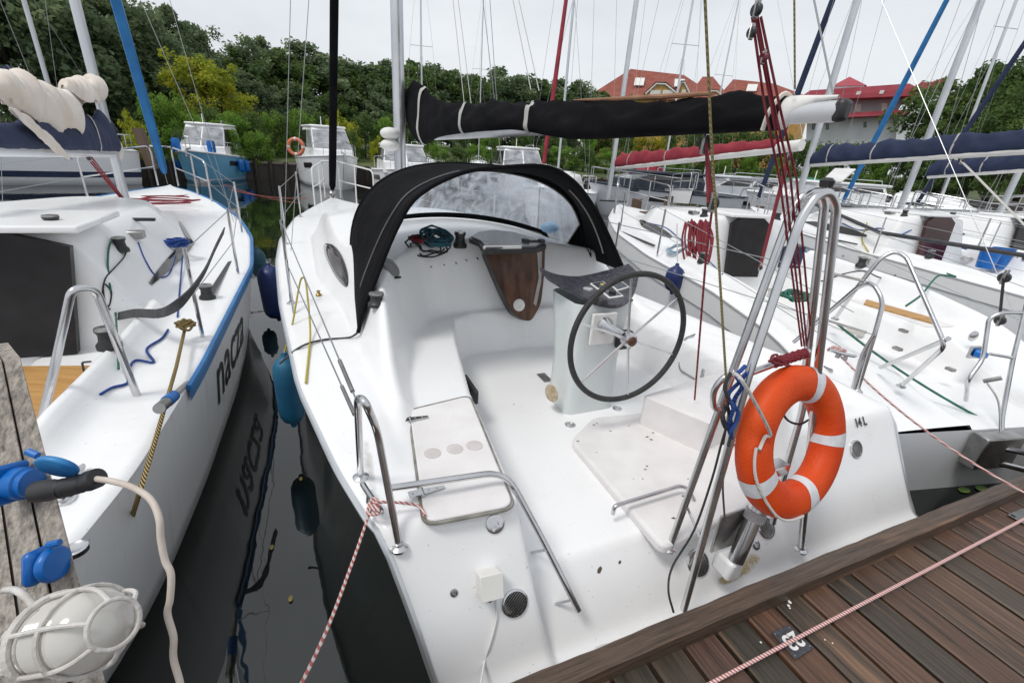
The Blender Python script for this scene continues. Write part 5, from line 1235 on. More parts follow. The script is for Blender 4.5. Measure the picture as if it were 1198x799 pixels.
for P, r, m_, lab in ((LS([(206, 300), (198, 322), (183, 324), (170, 305), (162, 285)]), .0055, ROPE_B, 'blue line curving from the coachroof clutch to the blue rope heap'),
                      (LS([(214, 300), (211, 335), (208, 372)]), .0055, ROPE_B, 'short blue line running aft from the blue rope heap'),
                      (LS([(118, 463), (132, 455), (150, 449), (152, 432), (160, 423), (180, 425), (172, 410), (190, 397), (197, 387)]), .0065, ROPE_B, 'blue line lying in waves on the stern quarter of the lettered yacht'),
                      (LS([(139, 284), (130, 288), (127, 310), (130, 340), (136, 370), (138, 400), (140, 436)], .02), .006, ROPE_G, 'green line hanging down the cabin bulkhead of the lettered yacht'),
                      (LS([(150, 292), (146, 304), (134, 318), (124, 330), (121, 350), (128, 362), (131, 345), (122, 336), (124, 358), (130, 366)], .02), .0045, ROPE_K, 'dark grey line looped on the cabin bulkhead beside the green line'),
                      (LP([(133, 437), (131, 450), (133, 480), (132, 497)], [.82, .80, .80, .79]), .006, ROPE_K, 'black line hanging from the stern rail of the lettered yacht')):
    solo('rope', lab, 'rope', MB().tube(catmull(P, 6), r, 6), m_)
kick = MB().tube([D.pv(78, 176, FL.loc(lb0)[1] - 3.4), SL(ls - .15, .02)], .012, 6)
ck0 = lb0.lerp(lb1, .26) - Vector((0, 0, .06)); ck1 = FL.w(ls - .12, .04, sfL(ls, 0) + .06)
kk = thing('kicker_tackle', 'dark red boom vang tackle between the mast foot and boom of the lettered yacht', 'tackle', ck1)
for d_ in (-.02, .0, .022): mk('rope_part', MB().tube([ck0 + FL.s * d_, ck1 + FL.s * d_ * .6], .007, 6), ROPE_R, kk)
block(ck0, kk, .05); block(ck1, kk, .05)
rr = random.Random(21); P = [FL.w(6.0 + .05 * i + rr.uniform(-.1, .1), .15 + .5 * math.sin(i * 1.3) * (1 - i / 40) + rr.uniform(-.1, .1), float(shL(6.3)) + .06 + rr.random() * .05) for i in range(24)]
solo('rope', 'red rope scattered across the foredeck of the lettered yacht', 'rope', MB().tube(catmull(P, 5), .008, 6), ROPE_R)
# ---- right neighbours
FR = [Frame(tuple(W(.28, 2.90, 0))[:2], 24 - 12.5), Frame(tuple(W(.45, 7.45, 0))[:2], 24 - 9), Frame(tuple(W(.45, 10.75, 0))[:2], 24 - 8), Frame(tuple(W(.45, 14.1, 0))[:2], 24 - 8)]
hbR = curve([(0, 1.05), (.5, 1.16), (1.6, 1.24), (3.2, 1.27), (4.6, 1.12), (5.8, .78), (6.8, .30), (7.3, .01)], 3)
shR = curve([(0, .52), (.35, .56), (1.0, .80), (1.8, .92), (3, .97), (5, 1.05), (7.3, 1.18)], 4)
def mast_at(fr, x, y): s, t, z = fr.loc(fr.pv(x, y, 0)); return s
def boom_px(fr, x0, y0, x1, y1, ext=1.0, t1=0.0):
    a = fr.pv(x0, y0, 0); b = fr.pv(x1, y1, t1); return (a, a + (b - a) * ext)
r1 = build_yacht('grey hulled white yacht right of the wheel yacht with red covered boom', FR[0], 7.3, hbR, shR,
    dict(hull=GEL2, flare=.03, tr=.04, hc=1.42, coach=(3.2, 6.1), cw=.66, cock0=.05, floor=.50, seat=.78, fw=.42, rw=.76, door=.27, mast_s=mast_at(FR[0], 711, 235), mast_h=8.8, boom=boom_px(FR[0], 722, 196, 938, 170), cover=REDC, stripe=GEL, stripe_h=.22, cover_h=(.32, .12), cover_span=(.0, .93), cover_w=.085, straps=(.13, .42), no_pushpit=True, seed=3))
hbR2 = curve([(0, 1.1), (.5, 1.18), (1.6, 1.27), (3.2, 1.30), (4.6, 1.15), (5.8, .80), (6.8, .30), (7.3, .01)], 3)
shR2 = curve([(0, .70), (1.0, .82), (3, .92), (5, 1.02), (7.3, 1.18)], 4)
r2 = build_yacht('white yacht with a dark brown companionway and blue bucket, second from the wheel yacht', FR[1], 7.3, hbR2, shR2,
    dict(hull=GEL2, flare=.03, stripe=GEL, stripe_h=.2, hc=1.46, coach=(3.1, 6.0), door=.30, doorm=mat('dark_red_board', (.03, .008, .008), (.06, .015, .014), .2), mast_s=mast_at(FR[1], 946, 185), mast_h=9, mast_r=.062, boom=boom_px(FR[1], 950, 192, 1198, 176, 1.1), cover=NAVYC, cover_h=(.36, .30), cover_w=.11, straps=(.1, .35, .68), cock0=.3, jib=NAVYC, seed=5, closed=True))
r3 = build_yacht('white yacht with a navy sail cover, third from the wheel yacht', FR[2], 7.3, hbR2, shR2,
    dict(hull=GEL2, hc=1.44, coach=(3.2, 6.0), mast_s=mast_at(FR[2], 1066, 208), mast_h=9, mast_r=.062, boom=boom_px(FR[2], 1086, 206, 1198, 198, 1.5), cover=NAVYC, cover_h=(.34, .28), cover_w=.12, straps=(.15, .4), cock0=.3, seed=7, stripe=BLUES, jib=BLUES, closed=True), lod=2)
r4 = build_yacht('white yacht farthest along the pier at the right edge', FR[3], 7.3, hbR2, shR2,
    dict(hull=GEL2, hc=1.44, coach=(3.2, 6.0), mast_s=mast_at(FR[3], 1180, 225), mast_h=9, mast_r=.06, cock0=.3, seed=9, stripe=BLUES, jib=NAVYC, closed=True), lod=2)
# ---- details on the grey hulled neighbour
R1, sf1, hp1_, dk1, hl1, top1 = r1; F1 = FR[0]
B0 = [wz(977, 373, .93), F1.pv(1000, 340, -1.05), F1.pv(1030, 302, -.98), F1.pv(1046, 294, -.92), F1.pv(1060, 300, -.90), F1.pv(1106, 405, -.92), wz(1054, 452, .66)]
pr1 = mk('pushpit', MB().tube(fillet(B0, .06), .0135, 10), STEEL, R1); mk('rail_flange', vflange(B0[0]), STEEL, pr1); mk('rail_flange', vflange(B0[-1]), STEEL, pr1)
br = B0[5]; mk('pushpit_bar', MB().tube([br + Vector((0, 0, .05)), wz(1030, 430, .72)], .0135, 10), STEEL, pr1)
C0 = [wz(1130, 468, .56), F1.pv(1132, 445, -.35), F1.pv(1150, 420, -.25), F1.pv(1157, 372, -.2), F1.pv(1172, 366, -.15), F1.pv(1205, 366, 0.0)]
mk('stern_ladder_rail', MB().tube(fillet(C0, .05), .0135, 10), STEEL, R1)
mk('stern_ladder_rail', MB().tube(fillet([F1.pv(1205, 340, 0), F1.pv(1185, 420, -.1), F1.pv(1172, 490, -.15), F1.pv(1172, 520, -.15)], .05), .0135, 10), STEEL, R1)
mk('ladder_rung', MB().tube([F1.pv(1158, 414, -.22), F1.pv(1186, 419, -.1)], .010, 8), STEEL, R1)
mk('stern_handle', MB().tube([F1.pv(1150, 446, -.3), F1.pv(1172, 442, -.25)], .014, 8), STEELD, R1)
mk('stern_handle_stay', MB().tube(catmull([F1.pv(1155, 448, -.3), F1.pv(1168, 470, -.3), F1.pv(1170, 505, -.3)], 5), .006, 8), STEEL, R1)
sb_ = [F1.pz(x, y, .99) for x, y in ((1013, 352), (1092, 374), (1092, 380), (1010, 357))]
mk('teak_strip', MB().prism([F1.w(*p) for p in sb_], (0, 0, .015)), TEAK, R1, fix=True, bevel=.003)
for x, y, z in ((1057, 387, .86), (1050, 408, .80), (1112, 432, .66)): mk('seat_latch', MB().box(wz(x, y, z), F1.s * .02, F1.a * .03, Vector((0, 0, .012))), STEELD, R1, bevel=.004)
fc_ = wz(1140, 412, .80); cockn = -F1.a
mk('shore_socket', MB().box(fc_, F1.s * .05, Vector((0, 0, .05)), F1.a * .012), STEEL, R1, bevel=.004)
mk('socket_plug', MB().lathe(fc_ - F1.a * .01, cockn + F1.s * .3, [(.035, 0), (.035, .04), (.028, .05), (.02, .07)], 14), BLUEP, R1)
mk('stern_vent', MB().lathe(wz(1138, 393, .86), cockn, [(.045, 0), (.045, .012), (.03, .02)], 16), STEEL, R1)
# red rope hanks on the lifeline, navy fender, coils
def hank(px, D_, w_, h_, n_, r, seed, m_, lab):
    rr = random.Random(seed); P = []
    for i in range(n_):
        x = px[0] + w_ * (i / (n_ - 1) - .5) + rr.uniform(-2, 2); yb = px[1] + h_ * rr.uniform(.75, 1.0); d = D_ + rr.uniform(-.04, .04)
        P += [wd(x - 2, px[1] + rr.uniform(-3, 4), d), wd(x - 6, (px[1] + yb) / 2, d - .03), wd(x - 2, yb, d), wd(x + 4, (px[1] + yb) / 2, d + .02)]
    return solo('rope_hank', lab, 'rope coil', MB().tube(catmull(P, 4), r, 6), m_)
dr1 = (F1.w(3.0, -1.2, 1.3) - Vector((0, 0, EYE))).dot(Vector(ray(820, 280))) / Vector(ray(820, 280)).length_squared
hank((818, 259), dr1, 26, 52, 17, .011, 3, ROPE_R, 'red rope hank hanging on the lifeline of the grey hulled yacht')
hank((812, 168), 2.9, 16, 12, 5, .006, 8, ROPE_R, 'small red rope hank tied below the mainsheet block') if False else None
c = wd(792, 312, dr1 - .3); fender('navy round fender hanging on the port side of the grey hulled yacht', c, .10, .27, NAVYF, rope=[c + Vector((0, 0, .03)), wd(792, 262, dr1 - .2)])
solo('rope_coil', 'pale blue rope coiled on the side deck beneath the red hank', 'rope coil', MB().tube(coil(F1.w(3.0, -1.0, sf1(3.0, -1.0) + .02), (F1.s * -.4 + Vector((0, 0, 1))).normalized(), .12, 5, .008, 3, .8, None, .3), .008, 6), mat('pale_rope', (.25, .36, .44), (.38, .5, .58), .8, scale=60))
solo('rope_coil', 'green rope coiled on the coaming of the grey hulled yacht', 'rope coil', MB().tube(coil(wz(930, 352, 1.0), Vector((0, 0, 1)), .13, 6, .009, 9, .7, None, .4), .009, 6), ROPE_G)
solo('rope', 'green line lying over the far coaming of the grey hulled yacht', 'rope', MB().tube(catmull([wz(1060, 358, 1.02), wz(1078, 345, 1.05), wz(1090, 330, 1.08), wz(1100, 322, 1.1), wz(1118, 324, 1.1), wz(1108, 320, 1.1)], 5), .009, 6), ROPE_G)
solo('mooring_line', 'green rope stretched from the grey hulled yacht over the water to the right', 'rope', MB().tube(hang(wz(978, 378, .95), wd(1215, 522, 3.1), .06), .0085, 8), ROPE_G)
# small bag hung beside its companionway
mk('cockpit_bag', MB().box(F1.w(3.06, .62, 1.02), F1.s * .16, F1.a * .02, Vector((0, 0, .14))), NAVYC, R1, bevel=.02)
# outboard motor on its stern
om = thing('outboard_motor', 'grey and white outboard motor tilted on the stern of the grey hulled yacht', 'outboard', F1.w(-.25, .25, .2))
q0 = F1.pv(1190, 560, -.15)
mk('bracket', MB().box(F1.w(-.06, -.25, .38), F1.s * .16, F1.a * .05, Vector((0, 0, .12))), STEELD, om, bevel=.01)
mk('bracket_arm', MB().tube([F1.w(-.05, -.3, .42), F1.w(-.24, .05, .40)], .02, 8), STEEL, om); mk('bracket_arm', MB().tube([F1.w(-.05, -.28, .30), F1.w(-.24, .08, .27)], .02, 8), STEEL, om)
mk('leg', MB().tube([F1.w(-.22, .15, .75), F1.w(-.24, .13, .25), F1.w(-.28, .10, -.35)], [.055, .05, .04], 12), WHITEP, om)
mk('powerhead_cowl', MB().sphere(F1.w(-.22, .18, .92), .17, 18, 12, (.8, 1.0, 1.05)), GREYC, om, ang=80)
mk('cavitation_plate', MB().box(F1.w(-.34, .1, -.05), F1.s * .07, F1.a * .13, Vector((0, 0, .008))), BLACKP, om, bevel=.003)
mk('tiller_handle', MB().tube([F1.w(-.15, .18, .9), F1.w(.25, .22, 1.0)], .018, 10), BLACKP, om)
# mainsheet tackles of the right neighbours, blue bucket
def tackle(lab, a, b, m_, r=.008, n=3, s=.055):
    o = thing('mainsheet', lab, 'tackle', b)
    for k in range(n): mk('rope_part', MB().tube([a + D.s * .02 * (k - 1), b + D.s * .018 * (k - 1)], r, 6), m_, o)
    block(a, o, s); block(b, o, s * .9); return o
ba, be_ = boom_px(F1, 722, 196, 938, 170); e = ba.lerp(be_, .97)
tackle('red mainsheet tackle below the end of the red covered boom', e - Vector((0, 0, .12)), F1.w(2.75, -.05, .95), ROPE_R)
b2 = boom_px(FR[1], 950, 192, 1198, 176, 1.1); e = b2[0].lerp(b2[1], .72)
tackle('pale mainsheet parts hanging from the navy boom at the right', e - Vector((0, 0, .1)), FR[1].w(1.2, .1, .9), ROPE_W, .007, 4)
bk = thing('bucket', 'pair of blue buckets nested beside the dark brown companionway', 'bucket', FR[1].w(2.6, .75, .80))
for k, (s, t) in enumerate(((2.6, .62), (2.62, .92))): mk('bucket_body', MB().lathe(FR[1].w(s, t, .80), (0, 0, 1), [(.11, 0), (.14, .30), (.148, .30), (.148, .315), (.13, .315), (.10, .02)], 18), BLUEP, bk)
tw_ = tackle('black mainsheet block and line at the right edge over the grey hulled yacht', F1.pv(1175, 325, .2), F1.pv(1170, 375, .2), ROPE_K, .006, 2, .06)
c = FR[1].w(4.2, -1.36, .75); fender('light blue round fender between the two right hand yachts', c, .11, .28, mat('sky_fender', (.02, .20, .36), (.04, .28, .44), .4))
rr = random.Random(5)
for k, (fr, s, t, m_, lab) in enumerate(((FR[1], 1.9, -.9, ROPE_B, 'blue rope heap on the near side deck of the yacht with the buckets'), (FR[1], 1.0, .6, ROPE_G, 'green rope heap in the cockpit of the yacht with the buckets'), (FR[2], 2.0, -.8, ROPE_W, 'white rope heap on the third yacht from the wheel yacht'))):
    sfk = (r2, r3)[0 if fr is FR[1] else 1][1]
    solo('rope_coil', lab, 'rope coil', MB().tube(coil(fr.w(s, t, sfk(s, t) + .02), Vector((0, 0, 1)), .15, 6, .010, 30 + k, .8, None, .6), .010, 6), m_)
# dark spray rails (folded boom tent) along R2's side
mk('grey_tube', MB().tube([FR[1].w(.6, -.9, 1.25), FR[1].w(3.2, -1.0, 1.22), FR[1].w(5.0, -.6, 1.5)], .03, 8), GREYC, r2[0])

# more gear lying about on the right hand yachts
def RS(k, px, dz=.01): rt_ = (r1, r2, r3)[k]; return [marchY(FR[k], rt_[1], (hbR, hbR2, hbR2)[k], 7.3, x, y, dz) for x, y in px]
for k, px, r, m_, lab in ((0, [(760, 262), (780, 268), (800, 285), (822, 300), (845, 322)], .006, ROPE_B, 'blue sheet led along the near side deck of the grey hulled yacht'),
                          (0, [(960, 330), (985, 322), (1010, 318), (1030, 326), (1048, 322)], .007, ROPE_K, 'dark line lying across the far seat of the grey hulled yacht'),
                          (0, [(985, 300), (1000, 292), (1020, 290), (1035, 296), (1060, 290), (1080, 300)], .006, ROPE_T, 'teal line lying on the far coaming of the grey hulled yacht'),
                          (1, [(985, 262), (1005, 270), (1030, 268), (1050, 276), (1066, 270)], .009, ROPE_B, 'blue line lying along the coachroof side of the second yacht'),
                          (1, [(1110, 300), (1130, 292), (1150, 302), (1170, 294), (1190, 302)], .009, ROPE_G, 'green line wandering over the aft deck of the second yacht'),
                          (1, [(1010, 244), (1014, 262), (1008, 280), (1016, 296)], .010, ROPE_YL, 'yellow line hanging across the side deck of the second yacht'),
                          (2, [(1110, 245), (1130, 240), (1150, 248), (1180, 244)], .010, ROPE_R, 'red line lying on the coachroof of the third yacht')):
    solo('rope', lab, 'rope', MB().tube(catmull(RS(k, px), 6), r, 6), m_)
for k, (x, y) in enumerate(((905, 345), (1000, 392), (1010, 305), (1130, 305))):
    fr = FR[0] if k < 2 else FR[1]; P = RS(0 if k < 2 else 1, [(x, y)])[0]
    solo('rope_coil', ['white rope coil on the near coaming of the grey hulled yacht', 'white rope coil on the cockpit floor of the grey hulled yacht', 'white rope coil on the near deck of the second yacht', 'white rope coil by the buckets of the second yacht'][k], 'rope coil', MB().tube(coil(P, Vector((0, 0, 1)), .08, 6, .007, 60 + k, .8, None, .45), .007, 6), ROPE_W)
for k in (0, 1):
    rt_ = (r1, r2)[k]; fr = FR[k]
    for s, t in ((4.6, 0), (5.6, 0)): mk('deck_hatch', MB().box(fr.w(s, t, rt_[1](s, t) + .012), fr.s * .24, fr.a * .22, Vector((0, 0, .014))), ACRYL, rt_[0], bevel=.02)
    for t in (-.42, .42): mk('grab_handle', MB().tube(fillet([fr.w(3.7, t, rt_[1](3.7, t)), fr.w(3.75, t, rt_[1](3.75, t) + .06), fr.w(5.0, t, rt_[1](5.0, t) + .06), fr.w(5.05, t, rt_[1](5.05, t))], .03), .012, 8), STEEL, rt_[0])
    mk('cockpit_seam', MB().tube([fr.w(1.0, -.43, rt_[1](1.0, -.46) + .002), fr.w(2.6, -.43, rt_[1](2.6, -.46) + .002)], .004, 6), GREYSEAM, rt_[0])
    mk('seat_lid', MB().box(fr.w(1.6, .70, rt_[1](1.6, .70) + .003), fr.s * .17, fr.a * .42, Vector((0, 0, .010))), NONSLIP, rt_[0], bevel=.006)
for k, (x, y) in enumerate(((352, 560), (318, 640), (340, 700))):
    c = wz(x, y, .006); solo('floating_leaf', ['small yellow leaf floating between the two yachts, farthest of three', 'small yellow leaf floating between the two yachts, nearest the lettered hull', 'small yellow leaf floating between the two yachts, nearest the pier'][k], 'leaf', MB().prism([c + D.s * .010 * math.cos(a) + D.a * .018 * math.sin(a) for a in np.linspace(0, 2 * PI, 10, endpoint=False)], (0, 0, .002)), mat('yellow_leaf', (.16, .13, .03), (.26, .20, .05), .5, scale=20), fix=True)
# ================================================================ far bank, trees, houses, boats across the basin
shore = [(-90, -8), (-45, 8), (-24, 17.5), (-17.2, 22.0), (-12.5, 25.4), (-6, 27.6), (2, 32), (12, 37), (26, 41), (55, 47), (110, 60)]
shp = [(p.x, p.y) for p in catmull([(a, b, 0) for a, b in shore], 8)]
hr = random.Random(2)
def ground_z(d, x): return .85 + 2.1 * (1 - math.exp(-d / 22)) + .12 * math.sin(x * .35 + d * .2) * min(1, d / 5)
rows = []
for d_ in (0, .4, 1.2, 3, 6, 10, 16, 24, 40, 70, 140, 320):
    row = []
    for i, (x, y) in enumerate(shp):
        a = Vector(shp[max(i - 1, 0)] + (0,)); b = Vector(shp[min(i + 1, len(shp) - 1)] + (0,)); t = (b - a).normalized(); n = Vector((-t.y, t.x, 0))
        k = min(d_, 200); row.append((x + n.x * d_ * (.4 if d_ > 40 else 1), y + n.y * d_, ground_z(d_, x)))
    rows.append(row)
GRASS = mat('bank_grass', (.035, .055, .015), (.09, .11, .03), .9, scale=.8, bump=.6, bscale=6)
setting('bank', MB().grid(np.array(rows)), GRASS, ang=80)
QW = wood('quay_wood', [(.028, .022, .018), (.055, .043, .033)], 0, .1, use_tint=False)
qw = MB(); rows = [[(x, y, z) for x, y in shp] for z in (-.5, .3, .86)]; qw.grid(np.array(rows))
qwall = thing('quay_wall', 'dark timber quay wall along the far bank behind the moored motorboats', 'wall', (shp[20][0], shp[20][1], 0))
mk('sheeting', qw, QW, qwall)
mk('capping', MB().sweep([Vector((x, y, .88)) for x, y in shp], [(-.12, -.05), (.12, -.05), (.12, .05), (-.12, .05)]), mat('capping_wood', (.16, .13, .10), (.26, .22, .18), .8, scale=3), qwall)
for i in range(12, 64, 1):
    x, y = shp[min(i, len(shp) - 1)]; x2, y2 = shp[min(i + 1, len(shp) - 1)]
    t = Vector((x2 - x, y2 - y, 0)).normalized(); mk('post', MB().tube([Vector((x, y, -.5)) + Vector((t.y, -t.x, 0)) * .15, Vector((x, y, .95)) + Vector((t.y, -t.x, 0)) * .15], .10, 7), QW, qwall)
# ---- vegetation
def leafmat(name, c1, c2, c3):
    m = bpy.data.materials.new(name); m.use_nodes = True; N = m.node_tree.nodes; L = m.node_tree.links; b = N['Principled BSDF']; b.inputs['Roughness'].default_value = .65; b.inputs['Specular IOR Level'].default_value = .3
    a = N.new('ShaderNodeAttribute'); a.attribute_name = 'tint'; r = N.new('ShaderNodeValToRGB'); e = r.color_ramp.elements; e[0].color = (*c1, 1); e[1].color = (*c3, 1); q = e.new(.5); q.color = (*c2, 1)
    L.new(a.outputs['Fac'], r.inputs[0]); L.new(r.outputs[0], b.inputs['Base Color'])
    tl = N.new('ShaderNodeBsdfTranslucent'); L.new(r.outputs[0], tl.inputs[0]); ms = N.new('ShaderNodeMixShader'); ms.inputs[0].default_value = .45
    L.new(b.outputs[0], ms.inputs[1]); L.new(tl.outputs[0], ms.inputs[2]); L.new(ms.outputs[0], N['Material Output'].inputs[0]); return m
LDARK = leafmat('leaf_dark', (.105, .155, .085), (.175, .24, .125), (.27, .33, .165))
LMID = leafmat('leaf_mid', (.06, .11, .03), (.11, .18, .05), (.19, .27, .075))
LYEL = leafmat('leaf_yellow_green', (.20, .26, .03), (.38, .42, .04), (.58, .54, .06))
LGOLD = leafmat('leaf_gold', (.16, .17, .02), (.42, .37, .03), (.62, .50, .05))
LBRT = leafmat('leaf_bright', (.09, .18, .03), (.17, .31, .045), (.30, .42, .08))
BARK = mat('bark', (.04, .032, .025), (.085, .07, .055), .9, scale=8, bump=.5)
def leaves_mesh(name, C, Rc, nL, ls, seed, material, up=.3, flat=1.0):
    g_ = np.random.default_rng(seed); n = len(C) * nL
    dirs = g_.normal(size=(n, 3)); dirs /= np.linalg.norm(dirs, axis=1)[:, None]; rad = g_.random(n) ** .45
    ci = np.repeat(np.arange(len(C)), nL); P = C[ci] + dirs * (rad * Rc[ci])[:, None] * np.array([1, 1, flat])
    nr = g_.normal(size=(n, 3)) + np.array([0, 0, up]); nr /= np.linalg.norm(nr, axis=1)[:, None]
    t = np.cross(nr, g_.normal(size=(n, 3))); t /= np.linalg.norm(t, axis=1)[:, None]; b = np.cross(nr, t)
    s = ls * g_.uniform(.6, 1.3, n)[:, None]
    V = np.stack([P + t * s, P + b * s * .55, P - t * s, P - b * s * .55], 1).reshape(-1, 3)
    ctint = g_.random(len(C)); tint = np.clip(np.repeat(.15 + .6 * ctint[ci] + g_.normal(0, .13, n), 4), 0, 1)
    me = bpy.data.meshes.new(name); me.vertices.add(4 * n); me.vertices.foreach_set('co', V.ravel()); me.loops.add(4 * n); me.polygons.add(n)
    me.loops.foreach_set('vertex_index', np.arange(4 * n, dtype=np.int32)); me.polygons.foreach_set('loop_start', np.arange(0, 4 * n, 4, dtype=np.int32))
    me.update(); me.validate(); at = me.attributes.new('tint', 'FLOAT', 'POINT'); at.data.foreach_set('value', tint); me.materials.append(material); return me
def tree_parts(seed, kind, material, leaf=.17, nC=70, nL=85):
    """unit tree: height 1 -> scaled; returns trunk mesh builder and crown mesh (10 m tall base size)"""
    g_ = np.random.default_rng(seed); H = 10.0; tb = MB(); cs = []; rs = []
    if kind == 'broad':
        tb.tube([(0, 0, -.5), (.05, 0, 2), (.1, .1, 4.5), (.05, .1, 8)], [.22, .18, .13, .03], 8)
        nl = 7
        for k in range(nl):
            a = k * 2.4 + g_.random(); z0 = g_.uniform(2.2, 6.5); e = np.array([math.cos(a) * g_.uniform(1.5, 2.6), math.sin(a) * g_.uniform(1.5, 2.6), z0 + g_.uniform(.8, 2.2)])
            tb.tube([(0.05, 0, z0), tuple(e * [.5, .5, 1] - [0, 0, .3]), tuple(e)], [.09, .06, .02], 6)
            for q in range(nC // nl):
                cs.append(e + g_.normal(0, .85, 3) * [1, 1, .8]); rs.append(g_.uniform(.45, .85))
        for q in range(nC // 3):
            z = g_.uniform(6.5, 9.5); w = 1.6 * math.sqrt(max(.05, 1 - ((z - 6.5) / 3.4) ** 2)); a = g_.random() * 6.28
            cs.append(np.array([math.cos(a) * w * g_.random(), math.sin(a) * w * g_.random(), z])); rs.append(g_.uniform(.4, .75))
        for q in range(nC // 4):
            a = g_.random() * 6.28; w = g_.uniform(.5, 2.4); cs.append(np.array([math.cos(a) * w, math.sin(a) * w, g_.uniform(.8, 3.2)])); rs.append(g_.uniform(.5, .9))
    elif kind == 'bush':
        tb.tube([(0, 0, -.5), (0, 0, 3), (.2, 0, 6)], [.2, .12, .05], 6)
        for k in range(5):
            a = k * 1.3; tb.tube([(0, 0, .2), (math.cos(a) * 1.6, math.sin(a) * 1.6, 4.5)], [.10, .03], 5)
        for q in range(nC):
            a = g_.random() * 6.28; z = g_.uniform(.4, 9); w = 4.6 * math.sqrt(max(.02, 1 - (z / 9.8) ** 2)) * g_.uniform(.3, 1); cs.append(np.array([math.cos(a) * w, math.sin(a) * w, z])); rs.append(g_.uniform(.7, 1.4))
    elif kind == 'cone':
        tb.tube([(0, 0, -.5), (0, 0, 9.4)], [.16, .02], 7)
        for q in range(nC):
            z = 9.7 * g_.random() ** 1.1 + .2; w = 2.0 * (1 - z / 10.2) ** .9 * g_.uniform(.55, 1.0); a = g_.random() * 6.28; cs.append(np.array([math.cos(a) * w, math.sin(a) * w, z])); rs.append(g_.uniform(.25, .5) * (1.3 - z / 14))
    return tb, leaves_mesh('crown', np.array(cs), np.array(rs), nL, leaf, seed + 50, material)
PROT = {}
def plant(key, seed, kind, material, px, ytop, dist, label, cat, name, group, wide=1.0, gz=None, **k):
    if key not in PROT:
        tb, cm = tree_parts(seed, kind, material, **k)
        me = bpy.data.meshes.new('trunk'); me.from_pydata([tuple(v) for v in tb.v], [], tb.f); me.shade_smooth(); me.materials.append(BARK); PROT[key] = (me, cm)
    top = wh(px, ytop, dist); base = Vector((top.x, top.y, 0))
    dmin = min(math.hypot(top.x - x, top.y - y) for x, y in shp); base.z = ground_z(dmin, top.x) - .1 if gz is None else gz
    s = max(.05, (top.z - base.z) / 9.9)
    r = thing(name, label, cat, base, group); wv = wide * hr.uniform(.8, 1.3); r.scale = (s * wv, s * wv * hr.uniform(.85, 1.15), s); r.rotation_euler.z = hr.random() * 6.28
    for nm, me in zip(('trunk', 'crown'), PROT[key]):
        o = bpy.data.objects.new(nm, me); COL.objects.link(o); o.parent = r
    return r
woodl = 'dark green broadleaf tree standing in the wood behind the far bank at the left'
for i, (x, y, d_) in enumerate([(-45, -80, 36), (-8, -62, 35), (32, -52, 37), (66, -36, 40), (98, -30, 38), (128, -8, 42), (160, 6, 41), (196, 6, 44), (222, 26, 47), (-25, -40, 44), (50, -10, 46), (110, 10, 48), (180, 25, 50)]):
    plant('b%d' % (i % 3), 3 + i % 3, 'broad', LDARK, x, y, d_, woodl, 'tree', 'broadleaf_tree', 'tall trees of the left wood', wide=1.15, nC=84)
midl = 'dark green tree in the even line of woodland across the water behind the masts'
for i, (x, y, d_) in enumerate([(250, 62, 50), (275, 52, 52), (300, 40, 53), (325, 48, 52), (350, 47, 55), (378, 60, 56), (402, 64, 55), (430, 76, 57), (455, 68, 60), (483, 62, 59), (505, 74, 61), (530, 80, 63), (556, 80, 62), (582, 78, 65), (606, 86, 66), (630, 84, 68), (655, 92, 70), (680, 92, 72), (705, 100, 76), (290, 85, 47), (340, 95, 49), (390, 100, 50), (440, 108, 51), (500, 112, 52), (560, 115, 54), (620, 120, 56), (670, 124, 58), (470, 125, 46), (540, 130, 47)]):
    plant('m%d' % (i % 3), 13 + i % 3, 'broad', LDARK if i % 4 else LMID, x, y, d_, midl, 'tree', 'broadleaf_tree', 'trees of the far woodland', wide=1.35, nC=72)
rl = 'green broadleaf tree rising beside the pink roofed building at the right edge'
for i, (x, y, d_) in enumerate([(1142, 100, 48), (1166, 74, 48), (1196, 62, 46), (1232, 54, 45), (1265, 70, 44), (1160, 120, 42), (1205, 110, 41)]):
    plant('r%d' % (i % 2), 23 + i % 2, 'broad', LMID, x, y, d_, rl, 'tree', 'broadleaf_tree', 'trees at the right edge', wide=1.05, nC=80)
plant('y', 31, 'broad', LYEL, 236, 66, 33, 'yellow green tree turning colour behind the blue motorboat', 'tree', 'broadleaf_tree', None, wide=1.3, nC=80, leaf=.15)
plant('o', 32, 'bush', LGOLD, 266, 98, 33.5, 'small orange tinged shrub right of the yellow green tree', 'shrub', 'shrub', None, wide=.5, nC=24)
plant('cn', 33, 'cone', LMID, 160, 82, 30, 'slim green conifer left of the furled blue sail', 'tree', 'conifer_tree', None, wide=1.5, nC=80)
for i, (x, y, d_) in enumerate([(282, 116, 36), (297, 112, 37), (309, 116, 36.5), (322, 113, 37), (338, 115, 38)]):
    plant('cs', 34, 'cone', LDARK, x, y, d_, 'small pointed conifer in the row above the bank shrubs', 'tree', 'conifer_tree', 'row of small conifers', wide=1.3, nC=50)
bl = 'leafy green shrub crowding the top of the far bank at the left'
